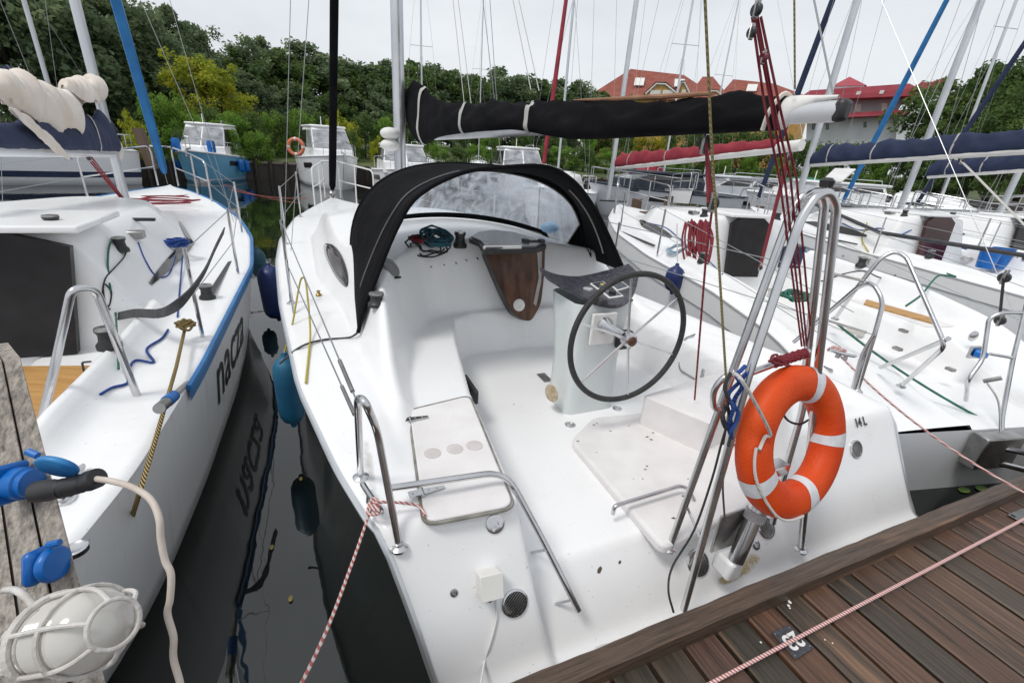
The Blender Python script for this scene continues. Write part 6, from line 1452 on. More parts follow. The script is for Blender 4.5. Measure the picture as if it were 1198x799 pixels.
for i, (x, y, d_, k_) in enumerate([(150, 128, 27, 'g'), (178, 108, 29, 'b'), (200, 105, 29.5, 'b'), (222, 128, 29, 'b'), (245, 125, 30, 'm'), (270, 128, 29.5, 'b'), (293, 130, 30, 'm'), (318, 128, 31, 'b'), (210, 150, 27.5, 'm'), (262, 148, 28, 'b'), (300, 152, 28.5, 'b'), (330, 135, 31, 'm'), (160, 150, 26, 'g'), (60, 140, 26, 'm'), (20, 150, 25, 'm'), (100, 160, 25, 'b'), (-15, 140, 25, 'm'), (130, 165, 25, 'm')]):
    plant('u' + k_, 41 + ord(k_) % 7, 'bush', dict(g=LYEL, b=LBRT, m=LMID)[k_], x, y, d_, dict(g='yellow flowering shrub on the far bank beside the blue motorboat', b='bright green spreading shrub on the far bank behind the motorboats', m=bl)[k_], 'shrub', 'shrub', dict(g='yellow shrubs', b='bright green shrubs', m='green bank shrubs')[k_], wide=.75 if y < 140 else 1.1, nC=60, leaf=.24)
for i, (x, y, d_, k_) in enumerate([(350, 125, 32, 'b'), (372, 130, 33, 'm'), (398, 128, 33, 'g'), (425, 132, 34, 'm'), (450, 135, 35, 'b'), (410, 152, 31, 'm'), (440, 158, 32, 'g'), (475, 150, 36, 'm'), (505, 150, 37, 'b'), (540, 152, 38, 'm'), (575, 150, 39, 'b'), (612, 152, 40, 'm'), (650, 155, 41, 'm'), (690, 150, 43, 'b')]):
    plant('u' + k_, 41 + ord(k_) % 7, 'bush', dict(g=LYEL, b=LBRT, m=LMID)[k_], x, y, d_, dict(g='yellowish shrub on the bank by the white motorboat', b='fresh green shrub on the bank beyond the black mast', m='green shrub in the hedge beyond the wheel yacht')[k_], 'shrub', 'shrub', dict(g='yellowish middle shrubs', b='fresh middle shrubs', m='middle hedge')[k_], wide=.8, nC=60, leaf=.24)
for i, (x, y, d_, k_) in enumerate([(735, 150, 44, 'm'), (752, 158, 40, 'y'), (768, 160, 40, 'y'), (788, 152, 44, 'm'), (815, 150, 45, 'm'), (845, 148, 46, 'm'), (872, 150, 46, 'm'), (898, 150, 47, 'm'), (925, 158, 48, 'm'), (950, 164, 48, 'm'), (975, 166, 47, 'm'), (1000, 166, 46, 'm'), (1025, 167, 45, 'm'), (1050, 166, 44, 'm'), (1075, 166, 42, 'm'), (880, 178, 42, 'b'), (850, 180, 42, 'b'), (915, 182, 42, 'b'), (800, 175, 42, 'b'), (960, 175, 44, 'b'), (1030, 178, 43, 'b'), (1120, 165, 40, 'm'), (1160, 160, 39, 'm'), (1195, 165, 38, 'm')]):
    kk_ = {'m': 'um', 'b': 'ub', 'y': 'uy'}[k_]
    plant(kk_, 47, 'bush', dict(y=LGOLD, b=LBRT, m=LMID)[k_], x, y, d_, dict(y='golden flowering shrub beyond the red covered boom', b='bright low shrub on the bank beyond the right hand yachts', m='green shrub in the hedge before the red roofed houses')[k_], 'shrub', 'shrub', dict(y='golden shrubs', b='low right bank shrubs', m='right hedge')[k_], wide=.75, nC=60, leaf=.24)
for i, (x, y, d_, k_) in enumerate([(465, 168, 32, 'b'), (488, 172, 33, 'm'), (512, 168, 33, 'b'), (535, 172, 34, 'm'), (560, 168, 35, 'b'), (585, 172, 36, 'm'), (610, 170, 36, 'b'), (635, 172, 37, 'm'), (660, 170, 38, 'b'), (685, 172, 38, 'm'), (712, 172, 39, 'b'), (740, 176, 39, 'm'), (775, 180, 40, 'b')]):
    plant('u' + k_, 41 + ord(k_) % 7, 'bush', dict(b=LBRT, m=LMID)[k_], x, y, d_, dict(b='low fresh green shrub on the bank under the black sail cover', m='low dark green shrub on the bank under the black sail cover')[k_], 'shrub', 'shrub', dict(b='low fresh bank shrubs', m='low dark bank shrubs')[k_], wide=1.5, nC=60, leaf=.24)
# ---- houses
REDT = mat('red_tiles', (.20, .048, .032), (.29, .080, .052), .75, scale=1.2, bump=.5, bscale=14)
PINKT = mat('pink_red_roof', (.32, .035, .055), (.40, .06, .08), .6, scale=.8, bump=.3, bscale=10)
OCHRE = mat('ochre_render', (.42, .24, .07), (.50, .30, .10), .9, scale=2)
GREYR = mat('grey_render', (.60, .61, .64), (.68, .69, .71), .9, scale=1)
WHR = mat('white_trim', (.66, .65, .62), (.74, .73, .71), .7, scale=3)
PANE = mat('window_pane', (.05, .06, .075), (.12, .13, .15), .1, scale=2)
def hx(px, py, dist, back=0): return wh(px, py, dist + back)
def house(label, dist, eave, ridge, x0, x1, yb, wallm, roofm, depth=9, dormers=(), skylights=(), hip=.18):
    """eave=(yl,yr), ridge=((x,y),(x,y)) seen from the basin; body runs down to the ground"""
    pl, pr = hx(x0, eave[0], dist), hx(x1, eave[1], dist); z0 = 2.2; ez = (pl.z + pr.z) / 2; pl.z = pr.z = ez
    c = (pl + pr) / 2; r = thing('house', label, 'house', Vector((c.x, c.y, z0)))
    dv = Vector((c.x, c.y, 0)).normalized(); ax = (pr - pl).normalized(); bk = Vector((-ax.y, ax.x, 0)); bk = bk if bk.dot(dv) > 0 else -bk
    W_ = (pr - pl).length
    m = MB().box((pl + pr) / 2 + bk * depth / 2 - Vector((0, 0, (ez - z0) / 2)), ax * W_ / 2, bk * depth / 2, Vector((0, 0, (ez - z0) / 2 + .0)))
    mk('wall', m, wallm, r)
    ra_, rb_ = hx(ridge[0][0], ridge[0][1], dist, depth / 2), hx(ridge[1][0], ridge[1][1], dist, depth / 2)
    e = .5; A, B = pl - ax * e - bk * e, pr + ax * e - bk * e; Cc, Dd = pr + ax * e + bk * (depth + e), pl - ax * e + bk * (depth + e)
    up = Vector((0, 0, .12)); V = [A + up, B + up, Cc + up, Dd + up, ra_, rb_]
    rm = MB().add(V, [(0, 1, 5, 4), (1, 2, 5), (2, 3, 4, 5), (3, 0, 4)]); rm.add([A, B, Cc, Dd, A + up, B + up, Cc + up, Dd + up], [(0, 1, 2, 3), (0, 1, 5, 4), (1, 2, 6, 5), (2, 3, 7, 6), (3, 0, 4, 7)])
    rf = mk('roof', rm, roofm, r, smooth=False, fix=True)
    for (dx0, dx1, dyb, dyt, wins) in dormers:
        a, b = hx(dx0, dyb, dist, -.9), hx(dx1, dyb, dist, -.9); t = hx((dx0 + dx1) / 2, dyt, dist, -.9); q = .55
        sh0, sh1 = a + Vector((0, 0, (t.z - a.z) * .25)), b + Vector((0, 0, (t.z - b.z) * .25)); tl, tr = sh0.lerp(t, .72), sh1.lerp(t, .72); tl.z = tr.z = (tl.z + tr.z) / 2
        P = [a, b, sh1, tr, tl, sh0]
        dm = mk('dormer', MB().prism(P, bk * 4.5), wallm, r, smooth=False, fix=True)
        o_ = 1.10; cc = sum(P, Vector()) / 6; Q = [cc + (p - cc) * o_ for p in (sh0, tl, tr, sh1)]
        fr_ = [sh0 - bk * .15, tl - bk * .15, tr - bk * .15, sh1 - bk * .15]
        mk('dormer_trim', MB().tube(fr_, .14, 6), WHR, dm)
        rows = [[tuple(p + Vector((0, 0, .12)) - bk * .3) for p in Q], [tuple(p + Vector((0, 0, .12)) + bk * 4.6) for p in Q]]
        mk('dormer_roof', MB().grid(np.array(rows)), roofm, dm, smooth=False)
        for k in range(wins):
            f = (k + .5) / wins; c_ = a.lerp(b, .12 + .76 * f); h_ = (sh0.z - a.z) * .0 + (tl.z - a.z) * .45
            mk('window_pane', MB().box(c_ + Vector((0, 0, h_ * .75)) - bk * .06, ax * (b - a).length * .16, bk * .05, Vector((0, 0, h_ * .5))), WHR, dm)
    for (sx, sy, s) in skylights:
        t = (sx - ridge[0][0]) / (ridge[1][0] - ridge[0][0] + 1e-6); p = hx(sx, sy, dist, depth * .22)
        nrm = (B - A).cross(ra_ - A).normalized(); nrm = nrm if nrm.z > 0 else -nrm
        k = (A + up - p).dot(nrm); p = p + Vector((0, 0, k / nrm.z)); yv = nrm.cross(ax).normalized()
        mk('skylight', MB().box(p + nrm * .06, ax * s * .5, yv * s * .8, nrm * .05), WHR, rf)
    return r, ax, bk
house('large red tiled house with ochre gables beyond the black boom', 82, (116, 118), ((738, 81), (800, 88)), 692, 842, 150, OCHRE, REDT, depth=14, dormers=((754, 792, 116, 94, 2), (791, 806, 116, 92, 1)), skylights=((748, 96, 1.5), (795, 97, 1.5)))
house('narrow red roofed house with an ochre gable, middle one of the red roofs', 88, (118, 118), ((822, 90), (834, 90)), 806, 852, 150, OCHRE, REDT, depth=12, dormers=((820, 848, 118, 104, 1),))
house('low red roofed house right of the ochre gabled ones with a skylight', 96, (116, 119), ((858, 93), (905, 98)), 842, 950, 150, OCHRE, REDT, depth=12, skylights=((880, 102, 1.6),))
# long pale building with pink-red roofs
Dh = 62
bh = thing('apartment_house', 'long pale grey building with pink red roofs and small windows beyond the right hand masts', 'building', Vector((wh(1030, 160, Dh).x, wh(1030, 160, Dh).y, 2)))
pv_ = Vector((wh(1030, 160, Dh).x, wh(1030, 160, Dh).y, 0)).normalized()
def fac(px, name, m_, back, off=0, par=None):
    P = [hx(x, y, Dh, off) for x, y in px]; return mk(name, MB().prism(P, pv_ * back), m_, par or bh, smooth=False, fix=True)
fac([(942, 188), (1046, 190), (1050, 136), (944, 142)], 'lower_wall', GREYR, 8, 0)
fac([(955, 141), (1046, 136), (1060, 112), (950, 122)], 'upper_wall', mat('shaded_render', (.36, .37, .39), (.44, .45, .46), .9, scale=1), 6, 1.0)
fac([(936, 140), (1060, 134), (1066, 128), (945, 135)], 'lower_roof', PINKT, 3, -1.4)
fac([(930, 118), (1072, 112), (1074, 103), (1064, 98), (948, 106)], 'upper_roof', PINKT, 7, -.8)
fac([(1046, 190), (1112, 188), (1116, 100), (1092, 100), (1074, 112), (1060, 128), (1050, 137)], 'gable_wall', GREYR, 9, -.6)
fac([(1066, 106), (1092, 104), (1118, 99), (1118, 94), (1104, 91), (1088, 97), (1078, 96)], 'gable_roof', PINKT, 10, -1.0)
tt_ = hx(994, 90, Dh, 2); b0, b1 = hx(973, 101, Dh, -.2), hx(1014, 100, Dh, -.2)
mk('turret_roof', MB().add([b0, b1, b1 + pv_ * 4.5, b0 + pv_ * 4.5, tt_], [(0, 1, 4), (1, 2, 4), (2, 3, 4), (3, 0, 4), (0, 1, 2, 3)]), PINKT, bh, smooth=False, fix=True)
fac([(977, 106), (1012, 105), (1011, 100), (977, 101)], 'turret_wall', GREYR, 3, -.1)
for x, y, w_, h_ in ((952, 148, 4, 8), (968, 148, 4, 8), (996, 147, 4, 7), (1012, 146, 4, 7), (1030, 145, 4, 7), (1047, 144, 4, 7), (984, 166, 4, 6), (1004, 166, 4, 6), (1024, 165, 4, 6)):
    fac([(x - w_ / 2, y + h_ / 2), (x + w_ / 2, y + h_ / 2), (x + w_ / 2, y - h_ / 2), (x - w_ / 2, y - h_ / 2)], 'window', PANE, .3, -.12)
for x, y in ((972, 128), (1003, 127), (1034, 126)): fac([(x - 3, y + 4), (x + 4, y + 4), (x + 4, y - 5), (x - 3, y - 5)], 'window', WHR, .3, .85)
for x, y in ((1003, 109), (1030, 108), (1052, 107)): fac([(x - 2, y + 2), (x + 3, y + 2), (x + 5, y - 2), (x, y - 2)], 'skylight', WHR, .2, -1.0)
# ---- motorboats on the far bank
CURT = mat('curtained_glass', (.20, .21, .23), (.42, .43, .45), .15, scale=3)
def cruiser(label, px, py, deg, L, B, hullm, topm, fb=1.0, cab=(.30, .68), ch=1.15, boot=None, ring=False, fenders=(), winl=True, group=None, jugs=(), open_=False, seed=0, cat='motorboat', at=None):
    p = at or wz(px, py, 0); fr = Frame((p.x, p.y), deg); w = lambda s, t, z=0: fr.w(s - L / 2, t, z); root = thing('motorboat', label, cat, p, group)
    hb = lambda s: B / 2 * (1 - max(0, (s / L - .45) / .55) ** 2.2) * (.9 + .1 * min(1, s / L * 3)); sh = lambda s: fb + .30 * (s / L) ** 2
    def hp(s, k, sg):
        z = sh(s) - k * (sh(s) + .3); x = s / L; f = 1 - (.12 + .45 * max(0, x - .4)) * k ** 1.2 - .35 * max(0, k - .78) / .22; return tuple(w(s - .9 * k * max(0, x - .75) / .25, sg * max(.01, hb(s)) * f, z))
    ss = np.linspace(0, L, 26); ks = np.linspace(0, 1, 10); m = MB(); A = [[[hp(s, k, sg) for k in ks] for s in ss] for sg in (-1, 1)]
    m.grid(np.array(A[0])).grid(np.array(A[1])); m.grid(np.array([[tuple(Vector(A[0][0][j]).lerp(Vector(A[1][0][j]), q)) for q in (0, .5, 1)] for j in range(10)])); mk('hull', m, hullm, root, ang=60)
    if boot:
        m = MB()
        for i_, sg in enumerate((-1, 1)):
            m.grid(np.array([[tuple(Vector(hp(s, k, sg)) + (fr.s * sg * .012 + fr.a * (.02 if s > L * .9 else 0))) for k in ((sh(s) - .16) / (sh(s) + .3), (sh(s) + .05) / (sh(s) + .3))] for s in ss]))
        mk('waterline_stripe', m, boot, root, ang=80)
    dk = MB().grid(np.array([[tuple(w(s, t * hb(s), sh(s) + .06 * (1 - t * t))) for t in np.linspace(-1, 1, 9)] for s in ss])); mk('deck', dk, topm, root, ang=80)
    mk('rub_rail', MB().tube([w(s, -hb(s), sh(s)) for s in ss] + [w(s, hb(s), sh(s)) for s in ss[::-1]], .04, 6), topm, root)
    s0, s1 = cab[0] * L, cab[1] * L; z0 = sh(s1) + .02; w0 = B * .40
    if not open_:
        lower = [(s0, -w0), (s1 + .9, -w0 * .62), (s1 + 1.3, 0), (s1 + .9, w0 * .62), (s0, w0)]
        m = MB(); 
        rings = [[w(s, t, z) for s, t in [(s0, -w0 * f), (s1 + dx, -w0 * f * .92), (s1 + dx + .25, 0), (s1 + dx, w0 * f * .92), (s0, w0 * f)]] for f, dx, z in ((1, .75, z0 - .1), (.98, .7, z0 + .32), (.84, -.05, z0 + ch), (.80, -.1, z0 + ch + .06))]
        m.grid(np.array([[tuple(p) for p in r] for r in rings]), cv=True); m.f.append(tuple(15 + k for k in range(5)))
        cb_ = mk('cabin', m, topm, root, smooth=False, fix=True)
        r1_, r2_ = rings[1], rings[2]
        def pane(i, j, f0, f1, nm='window', mt=CURT):
            a, b, c, d_ = r1_[i], r1_[j], r2_[j], r2_[i]; g0, g1 = a.lerp(b, f0), a.lerp(b, f1); g2, g3 = d_.lerp(c, f1), d_.lerp(c, f0); n = (g1 - g0).cross(g3 - g0).normalized(); cc = (rings[0][0] + rings[0][4]) / 2
            n = n if n.dot(g0 - cc) > 0 else -n; lo, hi = .10, .92
            mk(nm, MB().prism([g0.lerp(g3, lo) + n * .005, g1.lerp(g2, lo) + n * .005, g1.lerp(g2, hi) + n * .005, g0.lerp(g3, hi) + n * .005], n * .02), mt, cb_, smooth=False, fix=True)
        pane(1, 2, .04, .96); pane(2, 3, .04, .96)
        for i, j in ((0, 1), (3, 4)):
            pane(i, j, .05, .45, mt=CURT if winl else ACRYL); pane(i, j, .52, .95, mt=ACRYL)
        top = [w(s, t, z0 + ch + .06) for s, t in [(s0 - .3, -w0 * .86), (s1 - .1, -w0 * .84), (s1 + .25, -w0 * .3), (s1 + .25, w0 * .3), (s1 - .1, w0 * .84), (s0 - .3, w0 * .86)]]
        mk('cabin_roof', MB().prism(top, (0, 0, .10)), topm, root, bevel=.04, fix=True)
        mk('roof_fitting', MB().tube([w(s1 - .6, .2, z0 + ch + .1), w(s1 - .6, .2, z0 + ch + .55)], .02, 6), WHITEP, root)
        mk('roof_rail', MB().tube(fillet([w(s0, -w0 * .6, z0 + ch + .14), w(s0, -w0 * .6, z0 + ch + .30), w(s1 - .5, -w0 * .6, z0 + ch + .30), w(s1 - .5, -w0 * .6, z0 + ch + .14)], .1), .015, 6), STEEL, root)
    # bow rail
    m = MB(); P = []
    for s in np.linspace(L * .5, L * .98, 7): P.append(w(s, -max(.08, hb(s) - .08), sh(s) + .55))
    Q = [w(s, max(.08, hb(s) - .08), sh(s) + .55) for s in np.linspace(L * .98, L * .5, 7)]
    m.tube(P + Q, .018, 6)
    for p in P[::2] + Q[::2]: m.tube([p, p - Vector((0, 0, .53))], .014, 6)
    mk('bow_rail', m, STEEL, root)
    mk('hull_window', MB().grid(np.array([[tuple(Vector(hp(s, k, 1)) + fr.s * .012) for k in (.16, .30)] for s in np.linspace(L * .5, L * .68, 5)])), ACRYL, root); mk('hull_window', MB().grid(np.array([[tuple(Vector(hp(s, k, -1)) - fr.s * .012) for k in (.16, .30)] for s in np.linspace(L * .5, L * .68, 5)])), ACRYL, root)
    mk('anchor', MB().tube([w(L - .3, 0, sh(L) + .08), w(L + .15, 0, sh(L) + .05), w(L + .25, 0, sh(L) - .25)], .035, 6), STEELD, root)
    return root, w, hb, sh
SKYB = gelcoat('sky_blue_gelcoat', (.13, .36, .55), (.10, .26, .40), .3)
c1, w1, hb1, sh1 = cruiser('sky blue motorboat with white cabin moored by the far bank', 240, 213, 196, 5.6, 2.5, SKYB, GEL, fb=1.05, ch=1.2, boot=WHITEP, cab=(.22, .55), at=Vector((-15.0, 23.2, 0)))
c2, w2, hb2, sh2 = cruiser('white motorboat with orange lifebuoy and grey screens moored by the far bank', 375, 222, 214, 5.8, 2.5, GEL2, GEL, fb=1.25, ch=1.25, cab=(.22, .55), at=Vector((-9.6, 24.0, 0)))
for k, (w_, hb_, sh_, s, sg, lab) in enumerate(((w1, hb1, sh1, 3.2, 1, 'blue fender low on the right flank of the sky blue motorboat'), (w1, hb1, sh1, 2.4, 1, 'blue fender beside the other one on the right flank of the sky blue motorboat'), (w1, hb1, sh1, 3.0, -1, 'blue fender on the hidden left flank of the sky blue motorboat'))):
    fender(lab, w_(s, -sg * (hb_(s) + .13), sh_(s) - .15), .14, .55, BLUEP, group=None)
for k, (s, t) in enumerate(((4.4, -.55), (4.6, .75))):
    solo('blue_drum', ['blue fender standing on the foredeck of the sky blue motorboat in front of its window', 'blue fender on the foredeck rail of the sky blue motorboat at its outer side'][k], 'fender', MB().lathe(w1(s, t, sh1(4.4) + .02), (0, 0, 1), [(.14, 0), (.17, .08), (.17, .42), (.14, .52), (.04, .55)], 14), BLUEP)
def ring_solo(lab, c, n, R, r, m_):
    x = n.orthogonal().normalized(); y = n.cross(x); o = thing('lifebuoy', lab, 'lifebuoy', c - Vector((0, 0, R)))
    mk('ring_body', MB().tube([c + (x * math.cos(a) + y * math.sin(a)) * R for a in np.linspace(0, 2 * PI, 28, endpoint=False)], r, 10, closed=True), m_, o)
    for k in range(4): a = k * PI / 2 + .8; mk('reflective_band', MB().tube([c + (x * math.cos(a + d) + y * math.sin(a + d)) * R for d in (-.12, 0, .12)], r * 1.06, 10), REFLT, o)
ring_solo('faded orange lifebuoy hung on the rail of the white motorboat', wd(346, 172, 19.0), Vector((.1, -1, .1)).normalized(), .30, .075, mat('faded_orange', (.62, .16, .08), (.70, .22, .12), .5))
# white keel yacht at the far left with a dark boot stripe
fw = Frame((-15.9, 19.6), 140); hbW = curve([(0, 1.1), (2, 1.4), (4, 1.35), (6, .9), (7.4, .3), (8, .02)], 3); shW = curve([(0, 1.25), (4, 1.3), (8, 1.6)], 3)
wy_ = build_yacht('tall sided white yacht with dark waterline stripe moored at the far left', fw, 8, hbW, shW, dict(hull=GEL2, hc=1.8, coach=(2.4, 6.2), mast_h=10, cock0=.3, seat=.95, floor=.7, closed=True), lod=2)
def wstripe(root, hp, sheer, L, z0, z1, m_, name='waterline_stripe'):
    m = MB()
    for sg in (-1, 1): m.grid(np.array([[tuple(hp(s, (sheer(s) - .015 - z) / (sheer(s) + .25), sg, .015)) for z in (z0, z1)] for s in np.linspace(0, L - .1, 30)]))
    return mk(name, m, m_, root, ang=80)
wstripe(wy_[0], wy_[2], lambda s: float(shW(s)), 8, .28, .48, NAVYC)
for k, s in enumerate((7.0, 3.0)): fender(['blue fender at the left bow of the tall sided white yacht', 'blue fender amidships on the tall sided white yacht'][k], fw.w(s, (1 if k else -1) * (float(hbW(s)) + .12), 1.2), .15, .6, BLUEP)
# a second yacht beyond the lettered one
FL2 = Frame(tuple(W(.3, -6.9, 0))[:2], 24)
b2l = FL2.pv(20, 95, 0)
build_yacht('white yacht beyond the lettered one, cut by the left edge, with navy sail', FL2, 7.6, hbL if False else curve([(0, 1.2), (2, 1.35), (4, 1.3), (6, .8), (7.6, .02)], 3), curve([(0, .8), (4, .95), (7.6, 1.2)], 3), dict(hc=1.4, coach=(2.6, 6), mast_s=mast_at(FL2, 52, 80), mast_h=8.5, jib=NAVYC, boom=(b2l, b2l + FL2.a * -2.6 - Vector((0, 0, .05))), cover=NAVYC, cover_h=(.3, .15), closed=True), lod=2)
# ---- boats across the middle and right of the basin
def far_yacht(label, px, dist, deg, L=7.5, **o):
    p = wh(px, 190, dist); t_ = math.radians(deg); p = p - Vector((-math.sin(t_), math.cos(t_), 0)) * (L if o.pop('bow', 0) else 0); fr = Frame((p.x, p.y), deg); sc = L / 7.3
    hb = curve([(0, 1.05), (L * .25, 1.25), (L * .5, 1.22), (L * .8, .7), (L, .02)], 3); sh = curve([(0, .85), (L * .5, .95), (L, 1.25)], 3)
    dd = dict(hc=1.5, coach=(.36 * L, .8 * L), closed=True, cock0=.3); dd.update(o)
    return build_yacht(label, fr, L, hb, sh, dd, lod=2), fr
far_yacht('distant white yacht with a thin mast and crosstrees behind the black sail cover', 497, 31, 190, mast_h=9.5, mast_r=.045)
far_yacht('distant white yacht with a dark red furled headsail beyond the dodger', 634, 13, 168, bow=1, jib=REDC, mast_h=9.5, mast_r=.05, rake=.0)
y3, f3 = far_yacht('distant white yacht with dark red covers left of the red covered boom', 742, 26, 185, mast_h=9, mast_r=.05, boom=(Vector((0, 0, 0)), Vector((1, 0, 0))) if False else None)
p3 = f3.w(4.4, 0, 2.3); mk('sail_cover', MB().sweep([p3, p3 - f3.a * 1.3 + Vector((0, 0, .1)), p3 - f3.a * 2.8], [(-.10, -.15), (.10, -.15), (.12, .1), (0, .22), (-.12, .1)]), REDC, y3[0]); mk('spray_hood', MB().sphere(f3.w(2.6, 0, 1.45), .8, 16, 8, (1, .7, .75)), REDC, y3[0], ang=80)
far_yacht('distant yacht with a slim white mast before the pale building', 1012, 30, 190, mast_h=11, mast_r=.05)
far_yacht('distant white yacht with thin rigging between the black mast and the black boom', 560, 38, 185, mast_h=10, mast_r=.045)
far_yacht('distant yacht with a thin mast right of the dodger by the red tackle', 790, 36, 188, mast_h=10, mast_r=.045)
NAVYH = mat('dark_navy_tent', (.02, .025, .04), (.04, .05, .07), .7, scale=3)
cruiser('white cabin cruiser with blue tinted windows behind the dodger top', 600, 200, 190, 7, 2.8, GEL2, GEL, fb=1.0, ch=1.1, winl=False, at=Vector((wh(605, 190, 26).x, wh(605, 190, 26).y, 0)))
cruiser('white sloping cabin boat beside the main mast behind the dodger', 480, 200, 200, 6.5, 2.6, GEL, GEL, fb=.95, ch=.9, at=Vector((wh(470, 190, 23).x, wh(470, 190, 23).y, 0)))
cruiser('dark grey hulled motorboat with black cover below the red covered boom', 790, 222, 110, 6.8, 2.6, GELG, NAVYH, fb=.95, ch=.5, winl=False, at=Vector((wh(778, 190, 21).x, wh(778, 190, 21).y, 0)))
cruiser('sleek pale grey motorboat with green cover right of the red tackle', 870, 222, 108, 7.6, 2.6, GEL2, GELG, fb=.85, ch=.6, winl=False, at=Vector((wh(870, 190, 25).x, wh(870, 190, 25).y, 0)))
cruiser('sleek light grey motorboat below the left end of the navy boom', 1000, 225, 100, 8.2, 2.7, GEL2, GEL, fb=.95, ch=.55, winl=False, at=Vector((wh(985, 190, 25).x, wh(985, 190, 25).y, 0)))
tg = mat('green_tarp', (.015, .14, .09), (.03, .20, .13), .6, scale=4)
for px, d_, lab in ((945, 30, 'green tarpaulin tent over a boat by the far bank right of the red tackle'), (815, 29, 'low green tarpaulin over a boat below the red covered boom')):
    p = wh(px, 200, d_); p.z = .55; ax = Vector((p.y, -p.x, 0)).normalized(); bk_ = Vector((p.x, p.y, 0)).normalized()
    m = MB().grid(np.array([[tuple(p + ax * u + bk_ * v + Vector((0, 0, (1.35 if px > 900 else .75) * (1 - abs(v) / 1.25) ** .7 * (1 - .25 * (u / 1.6) ** 2)))) for v in np.linspace(-1.24, 1.24, 11)] for u in np.linspace(-1.6, 1.6, 11)]))
    solo('tarpaulin', lab, 'cover', m, tg, ang=80); hq = MB().box(p - Vector((0, 0, .30)), ax * 2.2, bk_ * 1.1, Vector((0, 0, .36)))
    tb_ = MB(); A = [[tuple(p + ax * s + bk_ * t * 1.2 * (1 - abs(s / 2.6) ** 3) * (1 if z > 0 else .7) + Vector((0, 0, z))) for t in np.linspace(-1, 1, 7)] for s, z in [(x, .02) for x in np.linspace(-2.5, 2.5, 14)]]
    B_ = [[(q[0] * 1.0, q[1], q[2] - .85) for q in r] for r in A]
    tb_.grid(np.array(A)); ed = [A[i][0] for i in range(14)] + [A[i][-1] for i in range(13, -1, -1)]; tb_.grid(np.array([ed, [(a[0], a[1], a[2] - .85) for a in ed]]), cv=True)
    solo('open_boat', 'white open boat lying under the %s tarpaulin' % ('tall green' if px > 900 else 'low green'), 'boat', tb_, GEL2, fix=True)
PILE = wood('pile_wood', [(.09, .065, .045), (.17, .12, .085)], 0, .3, use_tint=False, vert=True)
for px, d_, h, lab in ((746, 11.5, 1.25, 'brown timber mooring pile left of the grey hulled yacht'), (783, 13.5, 1.25, 'brown timber mooring pile behind the mainsheet'), (892, 14.5, 1.15, 'brown timber mooring pile behind the red tackle'), (1004, 16, 1.1, 'brown timber mooring pile seen over the stern arch'), (500, 17, 1.1, 'brown timber mooring pile beyond the dodger top')):
    p = wh(px, 230, d_); m = MB().tube([(p.x, p.y, -.8), (p.x + .02, p.y, h * .5), (p.x, p.y, h)], [.13, .125, .115], 12); solo('mooring_pile', lab, 'post', m, PILE)
for px, py, d_ in ((176, 178, 24),):
    p = wh(px, 200, d_); solo('timber_post', 'weathered grey timber post leaning on the far bank left of the blue motorboat', 'post', MB().box((p.x, p.y, 1.35), (.17, 0, .02), (0, .10, 0), (-.12, 0, .72)), PILE)
for k, (a, b, lab) in enumerate(((wd(268, 222, 8.0), wd(360, 232, 8.2), 'red line crossing the gap between the two yachts by their bows'), (wd(262, 216, 8.0), wd(352, 238, 8.2), 'lower red line crossing the gap between the two bows'))):
    solo('mooring_line', lab, 'rope', MB().tube(hang(a, b, .05), .007, 6), mat('pink_red_rope', (.30, .07, .06), (.40, .12, .1), .8, scale=60))
# ================================================================ foreground: service post, sockets, lamp
WEATH = wood('weathered_white_wood', [(.22, .20, .175), (.42, .40, .37)], 0, .0, use_tint=False, rough=.85, scale=1.6, vert=True)
dp_ = .74
tl, tr_, br_, bl_ = wd(-70, 432, dp_), wd(24, 419, dp_), wd(132, 830, .60), wd(-60, 900, .60)
fwd_ = Vector((RM @ np.array([0, 0, 1.0]))); fwd_.z = 0; fwd_.normalize()
post = thing('service_post', 'weathered whitish wooden service post at the left edge with grooved faces', 'post', Vector((bl_.x, bl_.y, .42)))
dn = (br_ - tr_); br2 = tr_ + dn * ((.42 - tr_.z) / dn.z); dl = (bl_ - tl); bl2 = tl + dl * ((.42 - tl.z) / dl.z)
sv = (tr_ - tl).normalized(); _rv = Vector(ray(26, 430)); _rv.z = 0; bkv = (_rv.normalized() - sv * .12).normalized() * .10
# face split in three boards with grooves between
mP = []
for (f0, f1, o_) in ((0, .50, 0), (.53, .76, .004), (.79, 1.0, -.002)):
    a, b = tl.lerp(tr_, f0), tl.lerp(tr_, f1); c, d_ = bl2.lerp(br2, f1), bl2.lerp(br2, f0)
    nrm_ = bkv.normalized(); n_ = 24; rows = []
    for i in range(n_ + 1):
        f = i / n_; p, q = a.lerp(d_, f), b.lerp(c, f); w_ = .0012 * math.sin(i * 1.7 + f0 * 9)
        rows.append([tuple(p - nrm_ * (o_ - .006)), tuple(p - nrm_ * o_), tuple(p.lerp(q, .06) - nrm_ * (o_ + .003 + w_)), tuple(p.lerp(q, .94) - nrm_ * (o_ + .003 + w_)), tuple(q - nrm_ * o_), tuple(q + bkv), tuple(p + bkv)])
    m = MB().grid(np.array(rows), cv=True); m.f.append(tuple(range(7))); m.f.append(tuple(n_ * 7 + k for k in range(7)))
    mk('post_board', m, WEATH, post, ang=35, fix=True, bevel=.0)
mk('post_core', MB().prism([tl.lerp(tr_, .03) + bkv * .08, tl.lerp(tr_, .97) + bkv * .08, tl.lerp(tr_, .97) + bkv * .95, tl.lerp(tr_, .03) + bkv * .95], ((bl2 + br2) - (tl + tr_)) / 2 * .998), mat('groove_dark', (.05, .045, .04), (.09, .08, .07), .9), post, fix=True)
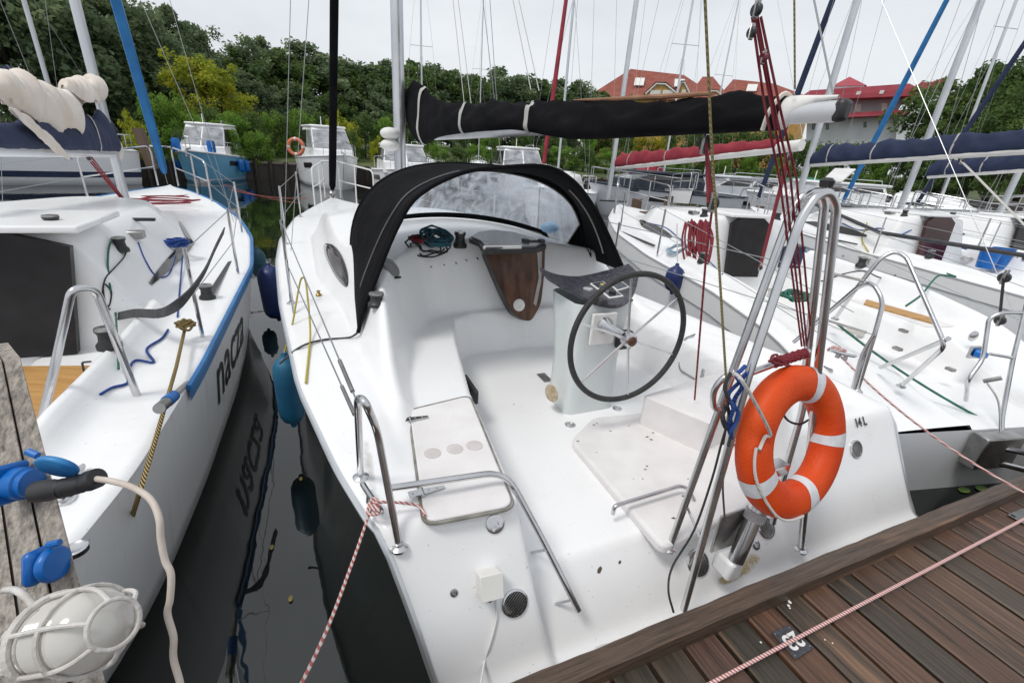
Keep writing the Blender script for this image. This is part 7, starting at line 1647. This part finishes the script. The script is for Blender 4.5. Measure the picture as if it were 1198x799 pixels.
# upper socket with its flap open and the black plug
def ob(px, d): return [wd(x, y, d) for x, y in px]
vx = (wd(110, 560, .66) - wd(20, 560, .66)).normalized(); vy = (wd(50, 500, .66) - wd(50, 600, .66)).normalized(); vz = vx.cross(vy)
s1 = thing('power_socket', 'blue power socket with raised flap and black plug on the upper part of the post', 'socket', wd(28, 590, .66))
c = wd(30, 565, .665)
mk('socket_body', MB().lathe(c - vx * .022, vx, [(.021, 0), (.023, .008), (.023, .022), (.020, .024), (.020, .032), (.016, .032)], 22), BLUEP, s1)
mk('socket_flange', MB().box(c - vx * .022, vx * .005, vy * .029, vz * .024), BLUEP, s1, bevel=.008)
fc = wd(66, 546, .64); fx = (wd(97, 549, .64) - wd(34, 545, .64)).normalized()
fl_ = [fc + fx * (.0285 * math.cos(a)) * (1 if math.cos(a) > 0 else .95) + (vz * .62 + vy * .70).normalized() * .022 * math.sin(a) for a in np.linspace(0, 2 * PI, 30, endpoint=False)]
fn = fx.cross((vz * .62 + vy * .70).normalized()).normalized(); fn = fn if fn.dot(vy) > 0 else -fn
m = MB(); cF = sum(fl_, Vector()) / 30
m.grid(np.array([[tuple(cF + (p - cF) * k + fn * h) for p in fl_] for k, h in ((.9, -.004), (1.0, -.002), (1.0, .002), (.93, .0045), (.6, .006), (.05, .0065))]), cv=True); m.f.append(tuple(range(30)))
mk('socket_flap', m, mat('faded_blue', (.0, .12, .38), (.03, .22, .50), .45, scale=30), s1, ang=60, fix=True)
mk('flap_hinge', MB().tube([wd(32, 528, .645), wd(44, 533, .645)], .005, 8), BLUEP, s1)
pl_ = thing('power_cable', 'black plug with thick off white cable pushed into the upper blue socket', 'cable', wd(110, 600, .63))
mk('plug', MB().tube([wd(44, 575, .655), wd(60, 573, .652), wd(66, 572, .65), wd(96, 566, .645), wd(102, 563, .643), wd(104, 562.5, .643), wd(114, 559, .64)], [.0155, .0155, .0135, .0125, .0122, .0145, .0138], 18), BLACKP, pl_)
for k, x in enumerate((72, 78, 84, 90)): p = wd(x, 571 - k * 1.6, .649); mk('grip_rib', MB().tube([p, p + vx * .003], .0142, 18), BLACKP, pl_)
mk('cable_sheath', MB().tube(catmull([wd(112, 560, .64), wd(132, 563, .63), wd(155, 570, .62), wd(176, 584, .61), (wd(186, 606, .60)), wd(188, 630, .60), wd(193, 655, .60), wd(200, 672, .60), wd(199, 700, .60), wd(196, 718, .60), wd(203, 745, .60), wd(203, 770, .60), wd(211, 800, .60), wd(214, 830, .60)], 6), .0042, 12), mat('cable_sheath', (.50, .42, .36), (.62, .55, .49), .55, scale=20), pl_)
s2 = thing('power_socket', 'closed blue power socket low on the post just above the lamp', 'socket', wd(60, 690, .62))
c = wd(58, 660, .635)
mk('socket_body', MB().box(c - vx * .012, vx * .009, vy * .024, vz * .022), BLUEP, s2, bevel=.008)
mk('socket_flap', MB().lathe(c + vx * .0, (vx + vy * .12).normalized(), [(.022, 0), (.024, .003), (.024, .008), (.021, .012), (.008, .013)], 22), BLUEP, s2)
mk('flap_hinge', MB().tube([wd(56, 637, .63), wd(70, 634, .63)], .0045, 8), BLUEP, s2)
# caged bulkhead lamp
lamp = thing('bulkhead_lamp', 'old white caged bulkhead lamp with ribbed glass jar on the post', 'lamp', wd(90, 790, .52))
la = wd(66, 744, .54); lb_ = wd(131, 730, .505); ax_ = (lb_ - la).normalized(); LL = (lb_ - la).length
GLS = bpy.data.materials.new('ribbed_glass'); GLS.use_nodes = True
_N = GLS.node_tree.nodes; _L = GLS.node_tree.links; _b = _N['Principled BSDF']; _b.inputs['Base Color'].default_value = (.62, .60, .56, 1); _b.inputs['Roughness'].default_value = .12; _b.inputs['Alpha'].default_value = .9; _b.inputs['Specular IOR Level'].default_value = .8
jr = [(.040, .0), (.044, .012)]
for k in range(18): jr += [(.0432 + (.0034 if k % 2 else 0), .014 + k * .0034)]
jr += [(.043, .078), (.036, .088), (.024, .095), (.008, .098)]
sc_ = .9; lk = LL / .085
mk('glass_jar', MB().lathe(la, ax_, [(r * sc_ * 1.0, h * lk * .80) for r, h in jr], 36), GLS, lamp, ang=25)
mk('bulb', MB().sphere(la + ax_ * LL * .40, 0.017, 14, 10), mat('frosted_bulb', (.6, .58, .54), (.7, .68, .64), .5), lamp)
mk('lamp_base', MB().lathe(la - ax_ * .030, ax_, [(r * .74, h * .62) for r, h in [(.036, 0), (.046, .006), (.047, .022), (.040, .026), (.041, .034), (.048, .036), (.048, .046), (.042, .050)]], 28), OFFW, lamp, ang=30)
for k in range(5):
    a = k * 1.25; x = ax_.orthogonal().normalized(); y = ax_.cross(x); d_ = x * math.cos(a) + y * math.sin(a)
    mk('base_lug', MB().sphere(la - ax_ * .02 + d_ * .032, .011, 10, 7), OFFW, lamp)
x = ax_.orthogonal().normalized(); y = ax_.cross(x); rg = .0505 * sc_
for h in (.004, .055): mk('cage_ring', MB().tube([la + ax_ * h * lk * .92 + (x * math.cos(a) + y * math.sin(a)) * rg for a in np.linspace(0, 2 * PI, 40, endpoint=False)], .0028 if h > .03 else .0046, 8, closed=True), OFFW, lamp)
for k in range(6):
    a = k * PI / 3 + .3; d_ = x * math.cos(a) + y * math.sin(a)
    mk('cage_bar', MB().tube(catmull([la + d_ * rg, la + ax_ * .055 * lk * .92 + d_ * rg, la + ax_ * .082 * lk * .92 + d_ * rg * .86, la + ax_ * .096 * lk * .92 + d_ * rg * .55], 5), .0027, 8), OFFW, lamp)
mk('cage_ring', MB().tube([la + ax_ * .096 * lk * .92 + (x * math.cos(a) + y * math.sin(a)) * rg * .55 for a in np.linspace(0, 2 * PI, 30, endpoint=False)], .0027, 8, closed=True), OFFW, lamp)
mk('bracket_arm', MB().tube([wd(2, 785, .56), wd(40, 768, .545), wd(72, 752, .53)], [.008, .008, .007], 8), OFFW, lamp)
mk('feed_cable', MB().tube(catmull([wd(5, 690, .60), wd(18, 690, .585), wd(32, 700, .57), wd(44, 716, .56)], 5), .0042, 10), OFFW, lamp)
# ================================================================ camera, sky, light
cam = bpy.data.cameras.new('camera'); co = bpy.data.objects.new('camera', cam); COL.objects.link(co)
cam.sensor_width = 36; cam.lens = 36 * F / 1198; cam.clip_start = .02; cam.clip_end = 2000
R3 = Matrix(RM.tolist()) @ Matrix(((1, 0, 0), (0, -1, 0), (0, 0, -1)))
co.matrix_world = Matrix.Translation((0, 0, EYE)) @ R3.to_4x4(); SC.camera = co
wd_ = bpy.data.worlds.new('World'); SC.world = wd_; wd_.use_nodes = True
N = wd_.node_tree.nodes; L = wd_.node_tree.links; bg = N['Background']
SUN_EL, SUN_AZ = math.radians(60), math.radians(232)
sk = N.new('ShaderNodeTexSky'); sk.sky_type = 'NISHITA'; sk.sun_disc = False; sk.sun_elevation = SUN_EL; sk.sun_rotation = SUN_AZ; sk.air_density = 1; sk.dust_density = 3; sk.ozone_density = 1
tc = N.new('ShaderNodeTexCoord'); mp = N.new('ShaderNodeMapping'); mp.inputs['Scale'].default_value = (1, 1, 3.2); L.new(tc.outputs['Generated'], mp.inputs[0])
nz = N.new('ShaderNodeTexNoise'); nz.inputs['Scale'].default_value = 1.6; nz.inputs['Detail'].default_value = 6; nz.inputs['Roughness'].default_value = .55; L.new(mp.outputs[0], nz.inputs['Vector'])
cr = N.new('ShaderNodeValToRGB'); cr.color_ramp.elements[0].position = .3; cr.color_ramp.elements[1].position = .7
OV = 1.0 / .10
cr.color_ramp.elements[0].color = (.60 * OV, .635 * OV, .68 * OV, 1); cr.color_ramp.elements[1].color = (.79 * OV, .815 * OV, .845 * OV, 1); L.new(nz.outputs['Fac'], cr.inputs[0])
mx = N.new('ShaderNodeMix'); mx.data_type = 'RGBA'; mx.inputs[0].default_value = .93; L.new(sk.outputs[0], mx.inputs[6]); L.new(cr.outputs[0], mx.inputs[7])
L.new(mx.outputs[2], bg.inputs['Color']); bg.inputs['Strength'].default_value = .10
sun = bpy.data.lights.new('sun', 'SUN'); sun.energy = 1.5; sun.angle = math.radians(16); sun.color = (1, .97, .92)
so = bpy.data.objects.new('sun', sun); COL.objects.link(so); so.location = (0, 0, 30)
d = Vector((math.sin(SUN_AZ) * math.cos(SUN_EL), math.cos(SUN_AZ) * math.cos(SUN_EL), math.sin(SUN_EL)))
so.rotation_euler = d.to_track_quat('Z', 'Y').to_euler()
vs = SC.view_settings; vs.view_transform = 'Standard'; vs.look = 'None'; vs.exposure = .18; vs.gamma = 1; vs.use_curve_mapping = False
SC.cycles.use_denoising = True; SC.cycles.max_bounces = 8; SC.cycles.diffuse_bounces = 6; SC.cycles.glossy_bounces = 3; SC.cycles.transparent_max_bounces = 12
SC.cycles.sample_clamp_indirect = 4
